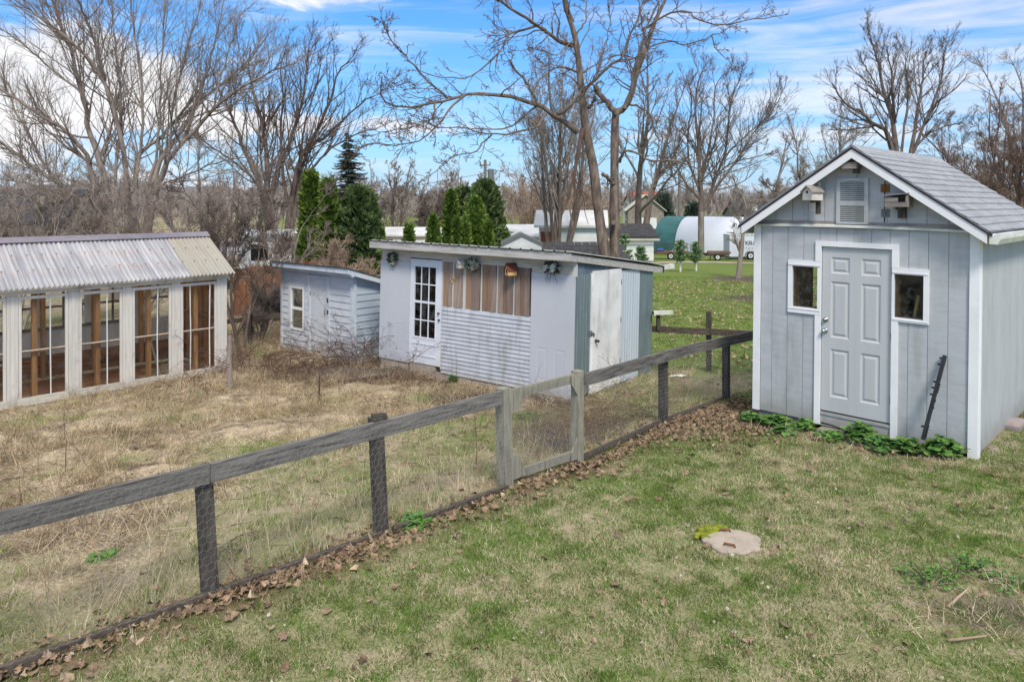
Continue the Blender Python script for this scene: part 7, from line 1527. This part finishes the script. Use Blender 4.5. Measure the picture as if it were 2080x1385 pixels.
far_src = clump('field_tuft', 24, .11, .03, .075, .005, .5, M['blade_far'], 3, 2)
x, y = field(16000, 1.5, 24, 12.5, 44, lambda x, y: free(x, y) & (rngs.random(len(x)) < 18 / (y + 2))); g_, s_, d_, l_ = masks(x, y); kp = (rngs.random(len(x)) > (g_ * .98 + d_ * .8)); scatter('field_grass', *place(x[kp], y[kp], .8, 1.5), far_src)
gsrc = clump('garden_tuft', 30, .12, .03, .11, .0032, .6, M['blade'], 4); x, y = field(15000, -14, 3, 4, 24, lambda x, y: (fside(x, y) > -.05) & free(x, y)); g_, s_, d_, l_ = masks(x, y); kp = rngs.random(len(x)) < np.clip(g_ - s_ * .82, 0, 1) * (1 - d_); scatter('garden_grass', *place(x[kp], y[kp], .7, 1.3), gsrc)
straw_src = [clump('straw_tuft', 26, .16, .12, .34, .0030, 1.2, M['straw'], 5, 4, .5), clump('straw_tuft', 22, .12, .08, .24, .0028, 1.0, M['straw'], 6, 4, .6)]
for k in range(2):
    x, y = field(13500, -15, 4.5, 4, 24, lambda x, y: (fside(x, y) > .03) & free(x, y)); g_, s_, d_, l_ = masks(x, y); kp = rngs.random(len(x)) < np.clip(s_ * (.15 + 1.5 * sm(vnoise(x, y, 1.1, 16) * .6 + vnoise(x, y, 3.0, 33) * .4, .3, .65)) * (1 - .55 * d_), .02, 1) * (g_ > .2); scatter('dry_grass', *place(x[kp], y[kp], .6, 1.35, .25), straw_src[k])
M['straw_old'] = blade_mat('straw_old', (.14, .10, .07), (.24, .175, .12), (.34, .26, .18), .1, 1.6)
old_src = clump('old_straw', 20, .17, .10, .30, .0032, 1.25, M['straw_old'], 16, 4, .5)
x, y = field(9000, -15, 4.5, 4, 24, lambda x, y: (fside(x, y) > .03) & free(x, y)); g_, s_, d_, l_ = masks(x, y); kp = rngs.random(len(x)) < np.clip(s_ * 1.3 * sm(vnoise(x, y, 1.9, 61) * .5 + vnoise(x, y, 5.0, 62) * .5, .48, .7) + .3 * d_, .0, 1) * (g_ > .2); scatter('old_straw', *place(x[kp], y[kp], .6, 1.35, .25), old_src)
tall_src = clump('tall_stalk', 11, .10, .25, .62, .0020, .33, M['straw'], 7, 5, .55)
x, y = field(9000, -8, 4.4, 4, 22, lambda x, y: (fside(x, y) > .08) & free(x, y)); f_ = fside(x, y); g_, s_, d_, l_ = masks(x, y); kp = rngs.random(len(x)) < (.42 * np.exp(-(f_ / .8) ** 2) * (y < 9) + .05 * s_ + .22 * (y > 15) * g_ + .16 * np.exp(-((x - 2.2) / 1.2) ** 2 - ((y - 11.6) / 1.2) ** 2)); scatter('tall_dry_grass', *place(x[kp], y[kp], .6, 1.2, .2), tall_src)
edge_src = clump('edge_straw', 20, .10, .06, .2, .0024, 1.0, M['straw'], 8, 4, .7); x, y = field(7600, 1, 7, 4.2, 12, lambda x, y: (fside(x, y) < .0) & free(x, y)); sd2 = -(x - 5.034) * math.sin(-.775) + (y - 8.002) * math.cos(-.775); kp = rngs.random(len(x)) < (.8 * np.exp(-((sd2 + .45) / .16) ** 2) + .30 * np.exp(-((x - 3.25) / .5) ** 2 - ((y - 4.95) / .4) ** 2) + .45 * np.exp(-((x - 3.05) / .6) ** 2 - ((y - 9.9) / .7) ** 2) + .01); scatter('edge_straw', *place(x[kp], y[kp], .6, 1.3, .2), edge_src)

def leaf_mesh(name, seed, m, size=.06):
    rg = random.Random(seed); out = [(0, -.5), (.2, -.34), (.42, -.32), (.40, -.08), (.56, .10), (.36, .20), (.34, .40), (.16, .40), (0, .62), (-.16, .40), (-.34, .40), (-.36, .20), (-.56, .10), (-.40, -.08), (-.42, -.32), (-.2, -.34)]
    cu, cv, tw = rg.uniform(-1.6, 2.6), rg.uniform(-1.2, 2.0), rg.uniform(-1.6, 1.6); q = lambda x, y: (x * size, y * size, (cu * x * x + cv * y * y * .6 + tw * x * y + rg.uniform(-.10, .10)) * size)
    vs = [q(x * rg.uniform(.62, 1.15), y * rg.uniform(.7, 1.15)) for x, y in out] + [q(0, 0), ] ; vs += [q(0, -.5), q(.03, -.75)]
    mb = MB(); mb.add(vs, [(i, (i + 1) % 16, 16) for i in range(16)]); return mb.mesh(name, m)
M['leaf_brown'] = mat('leaf_brown', hexc(154, 130, 104), hexc(106, 85, 67), rough=.8, vscale=12, bump=.2, rand=.35, bscale=60)
M['leaf_pale'] = mat('leaf_pale', hexc(190, 168, 140), hexc(148, 124, 100), rough=.8, vscale=12, bump=.2, rand=.22)
variants = [leaf_mesh('fallen_leaf', 40 + k, M['leaf_pale'] if k % 3 == 0 else M['leaf_brown'], .068 + .006 * (k % 4)) for k in range(9)]
rg = random.Random(21)
NAMES = {1: 'curled brown fallen leaf in the drift by the nearest fence post', 2: 'brown fallen leaf under the fence by the middle post', 3: 'brown fallen leaf at the foot of the pale gate posts', 5: 'brown fallen leaf piled by the fence beside the garden shed', 0: 'pale brown fallen leaf in the drift at the lower left fence board', 9: 'lone brown fallen leaf on the open lawn', 8: 'crisp brown fallen leaf among weeds at the shed front'}
cnt = 0
def leaf_at(x, y, key, big_=1.0):
    global cnt
    o = bpy.data.objects.new('fallen_leaf', rg.choice(variants)); COL.objects.link(o); o.location = (x, y, g1(x, y) + rg.uniform(.015, .05)); o.rotation_euler = (rg.gauss(0, .45), rg.gauss(0, .45), rg.uniform(0, 6.28)); s_ = rg.uniform(.7, 1.3) * big_; o.scale = (s_, s_, s_)
    tag(o, NAMES[key], 'leaf', 'fallen brown leaves'); cnt += 1
for i, key, n in ((0, 0, 88), (1, 1, 104), (2, 2, 20), (3, 3, 22)):
    a, b = FP[i], FP[i + 1]
    for k in range(n):
        t = rg.random(); q = a.lerp(b, t if i != 1 else t ** .7) + fn * (.08 + abs(rg.gauss(0, .11))); leaf_at(q.x, q.y, key)
for k in range(52):
    x, y = 2.7 + rg.gauss(0, .55), 9.75 + rg.gauss(0, .6)
    if -2 < fside(x, y) < -.04 and free(np.array([x]), np.array([y]))[0]: leaf_at(x, y, 5)
for k in range(15):
    px, py = rg.uniform(520, 2060), rg.uniform(960, 1380); q = PG(px, py)
    if fside(np.array([q.x]), np.array([q.y]))[0] < -.35: leaf_at(q.x, q.y, 9, .85)
for k in range(24): q = rf(rg.uniform(-2.5, -.2), -.28 - abs(rg.gauss(0, .16))); leaf_at(q.x, q.y, 8, .8)
# the rest of the litter
n = 16000; x = rngs.uniform(-5, 5.2, n); y = rngs.uniform(3.4, 18, n); f_ = fside(x, y); g_, s_, d_, l_ = masks(x, y); pr = 1.5 * l_ * vnoise(x, y, 2.2, 51) * 1.3 + .012 * (f_ < 0) * (y < 12) * .4 + .5 * np.exp(-((x + 3.2) / 1.8) ** 2 - ((y - 14.6) / .9) ** 2) + .03
kp = (rngs.random(n) < pr) & free(x, y); x, y = x[kp], y[kp]
lsrc = bpy.data.objects.new('litter_leaf', variants[1]); scatter('leaf_litter', np.stack([x, y, gz(x, y) + .028], 1), rngs.uniform(.5, 1.15, len(x)), np.stack([rngs.normal(0, .35, len(x)), rngs.normal(0, .35, len(x)), rngs.uniform(0, 6.28, len(x))], 1), lsrc)
n = 5000; x = rngs.uniform(1.5, 20, n); y = rngs.uniform(13, 40, n); kp = (np.abs(x) < .735 * y) & free(x, y) & (masks(x, y)[0] < .3); x, y = x[kp], y[kp]
lsrc2 = bpy.data.objects.new('litter_leaf', variants[0]); scatter('leaf_litter', np.stack([x, y, gz(x, y) + .04], 1), rngs.uniform(.8, 1.6, len(x)), np.stack([rngs.normal(0, .5, len(x)), rngs.normal(0, .5, len(x)), rngs.uniform(0, 6.28, len(x))], 1), lsrc2)
# the brown drift against the fence and the pile beside the shed
n = 2300; t_ = np.where(rngs.random(n) < .3, rngs.random(n) * 6.0, np.where(rngs.random(n) < .55, rngs.random(n) * 2.1, 4 + rngs.random(n) * 2.0)); i_ = t_.astype(int); fr_ = (t_ - i_); ax = _fx[i_] * (1 - fr_) + _fx[i_ + 1] * fr_; ay = _fy[i_] * (1 - fr_) + _fy[i_ + 1] * fr_; o_ = .03 + np.abs(rngs.normal(0, .11, n)) * (.5 + 1.3 * vnoise(ax, ay, 1.5, 71)) + .10 * (t_ > 4); o_ = np.where(rngs.random(n) < .12, -o_ * .8, o_)
x = ax + fn.x * o_; y = ay + fn.y * o_; x2 = 2.85 + rngs.normal(0, .55, 1300); y2 = 9.75 + rngs.normal(0, .6, 1300); k2 = (fside(x2, y2) < -.02) & free(x2, y2); x = np.concatenate([x, x2[k2]]); y = np.concatenate([y, y2[k2]]); k3 = free(x, y); x, y = x[k3], y[k3]
dsrc = bpy.data.objects.new('litter_leaf', variants[4]); scatter('leaf_drift', np.stack([x, y, gz(x, y) + rngs.uniform(.01, .05, len(x))], 1), rngs.uniform(.4, .95, len(x)), np.stack([rngs.normal(0, .6, len(x)), rngs.normal(0, .6, len(x)), rngs.uniform(0, 6.28, len(x))], 1), dsrc)
# pale crumbs in the lawn
M['crumb'] = mat('crumb', hexc(186, 174, 158), hexc(146, 132, 116), rough=.9, vscale=20, bump=0, rand=.2); csrc = bpy.data.objects.new('litter_leaf', leaf_mesh('litter_leaf', 99, M['crumb'], .03)); x, y = field(2600, -5, 9, 3.6, 12, lambda x, y: (fside(x, y) < -.1) & free(x, y)); kp = rngs.random(len(x)) < .15 + .85 * sm(vnoise(x, y, 1.3, 81), .5, .8); x, y = x[kp], y[kp]
scatter('leaf_crumbs', np.stack([x, y, gz(x, y) + .03], 1), rngs.uniform(.35, 1.1, len(x)), np.stack([rngs.normal(0, .5, len(x)), rngs.normal(0, .5, len(x)), rngs.uniform(0, 6.28, len(x))], 1), csrc)
# twiggy mulch before the coop and small shed
n = 4200; x = np.concatenate([rngs.normal(-2.2, 2.2, 2600), rngs.uniform(-10, 2, 1600)]); y = np.concatenate([rngs.normal(14.2, 1.2, 2600), rngs.uniform(6, 15, 1600)]); kp = free(x, y) & (fside(x, y) > .3) & (y < 18); x, y = x[kp], y[kp]; m_ = len(x)
PTm, RDm = grow(rngs, np.stack([x, y, gz(x, y) + .02], 1), np.stack([rngs.normal(0, 1, m_), rngs.normal(0, 1, m_), rngs.normal(.08, .12, m_)], 1), rngs.uniform(.08, .45, m_), np.full(m_, .004), 4, .15, -.02, .4, .002); wm = Wood(rngs); wm.add(PTm, RDm, 3); tag(link('twig_mulch', wm.mesh('twig_mulch', M['cane'])), kind='stuff')
n = 900; x = rngs.normal(1.2, .8, n); y = rngs.normal(10.6, 1.0, n); kp = (fside(x, y) > .15) & free(x, y); x, y = x[kp], y[kp]; m_ = len(x)
PTm, RDm = grow(rngs, np.stack([x, y, gz(x, y) + .03], 1), np.stack([rngs.normal(0, 1, m_), rngs.normal(0, .6, m_), rngs.normal(.08, .1, m_)], 1), rngs.uniform(.15, .8, m_), np.full(m_, .0035), 5, .1, -.01, .4, .002); wm = Wood(rngs); wm.add(PTm, RDm, 3); tag(link('dry_canes', wm.mesh('dry_canes', M['straw'])), kind='stuff')
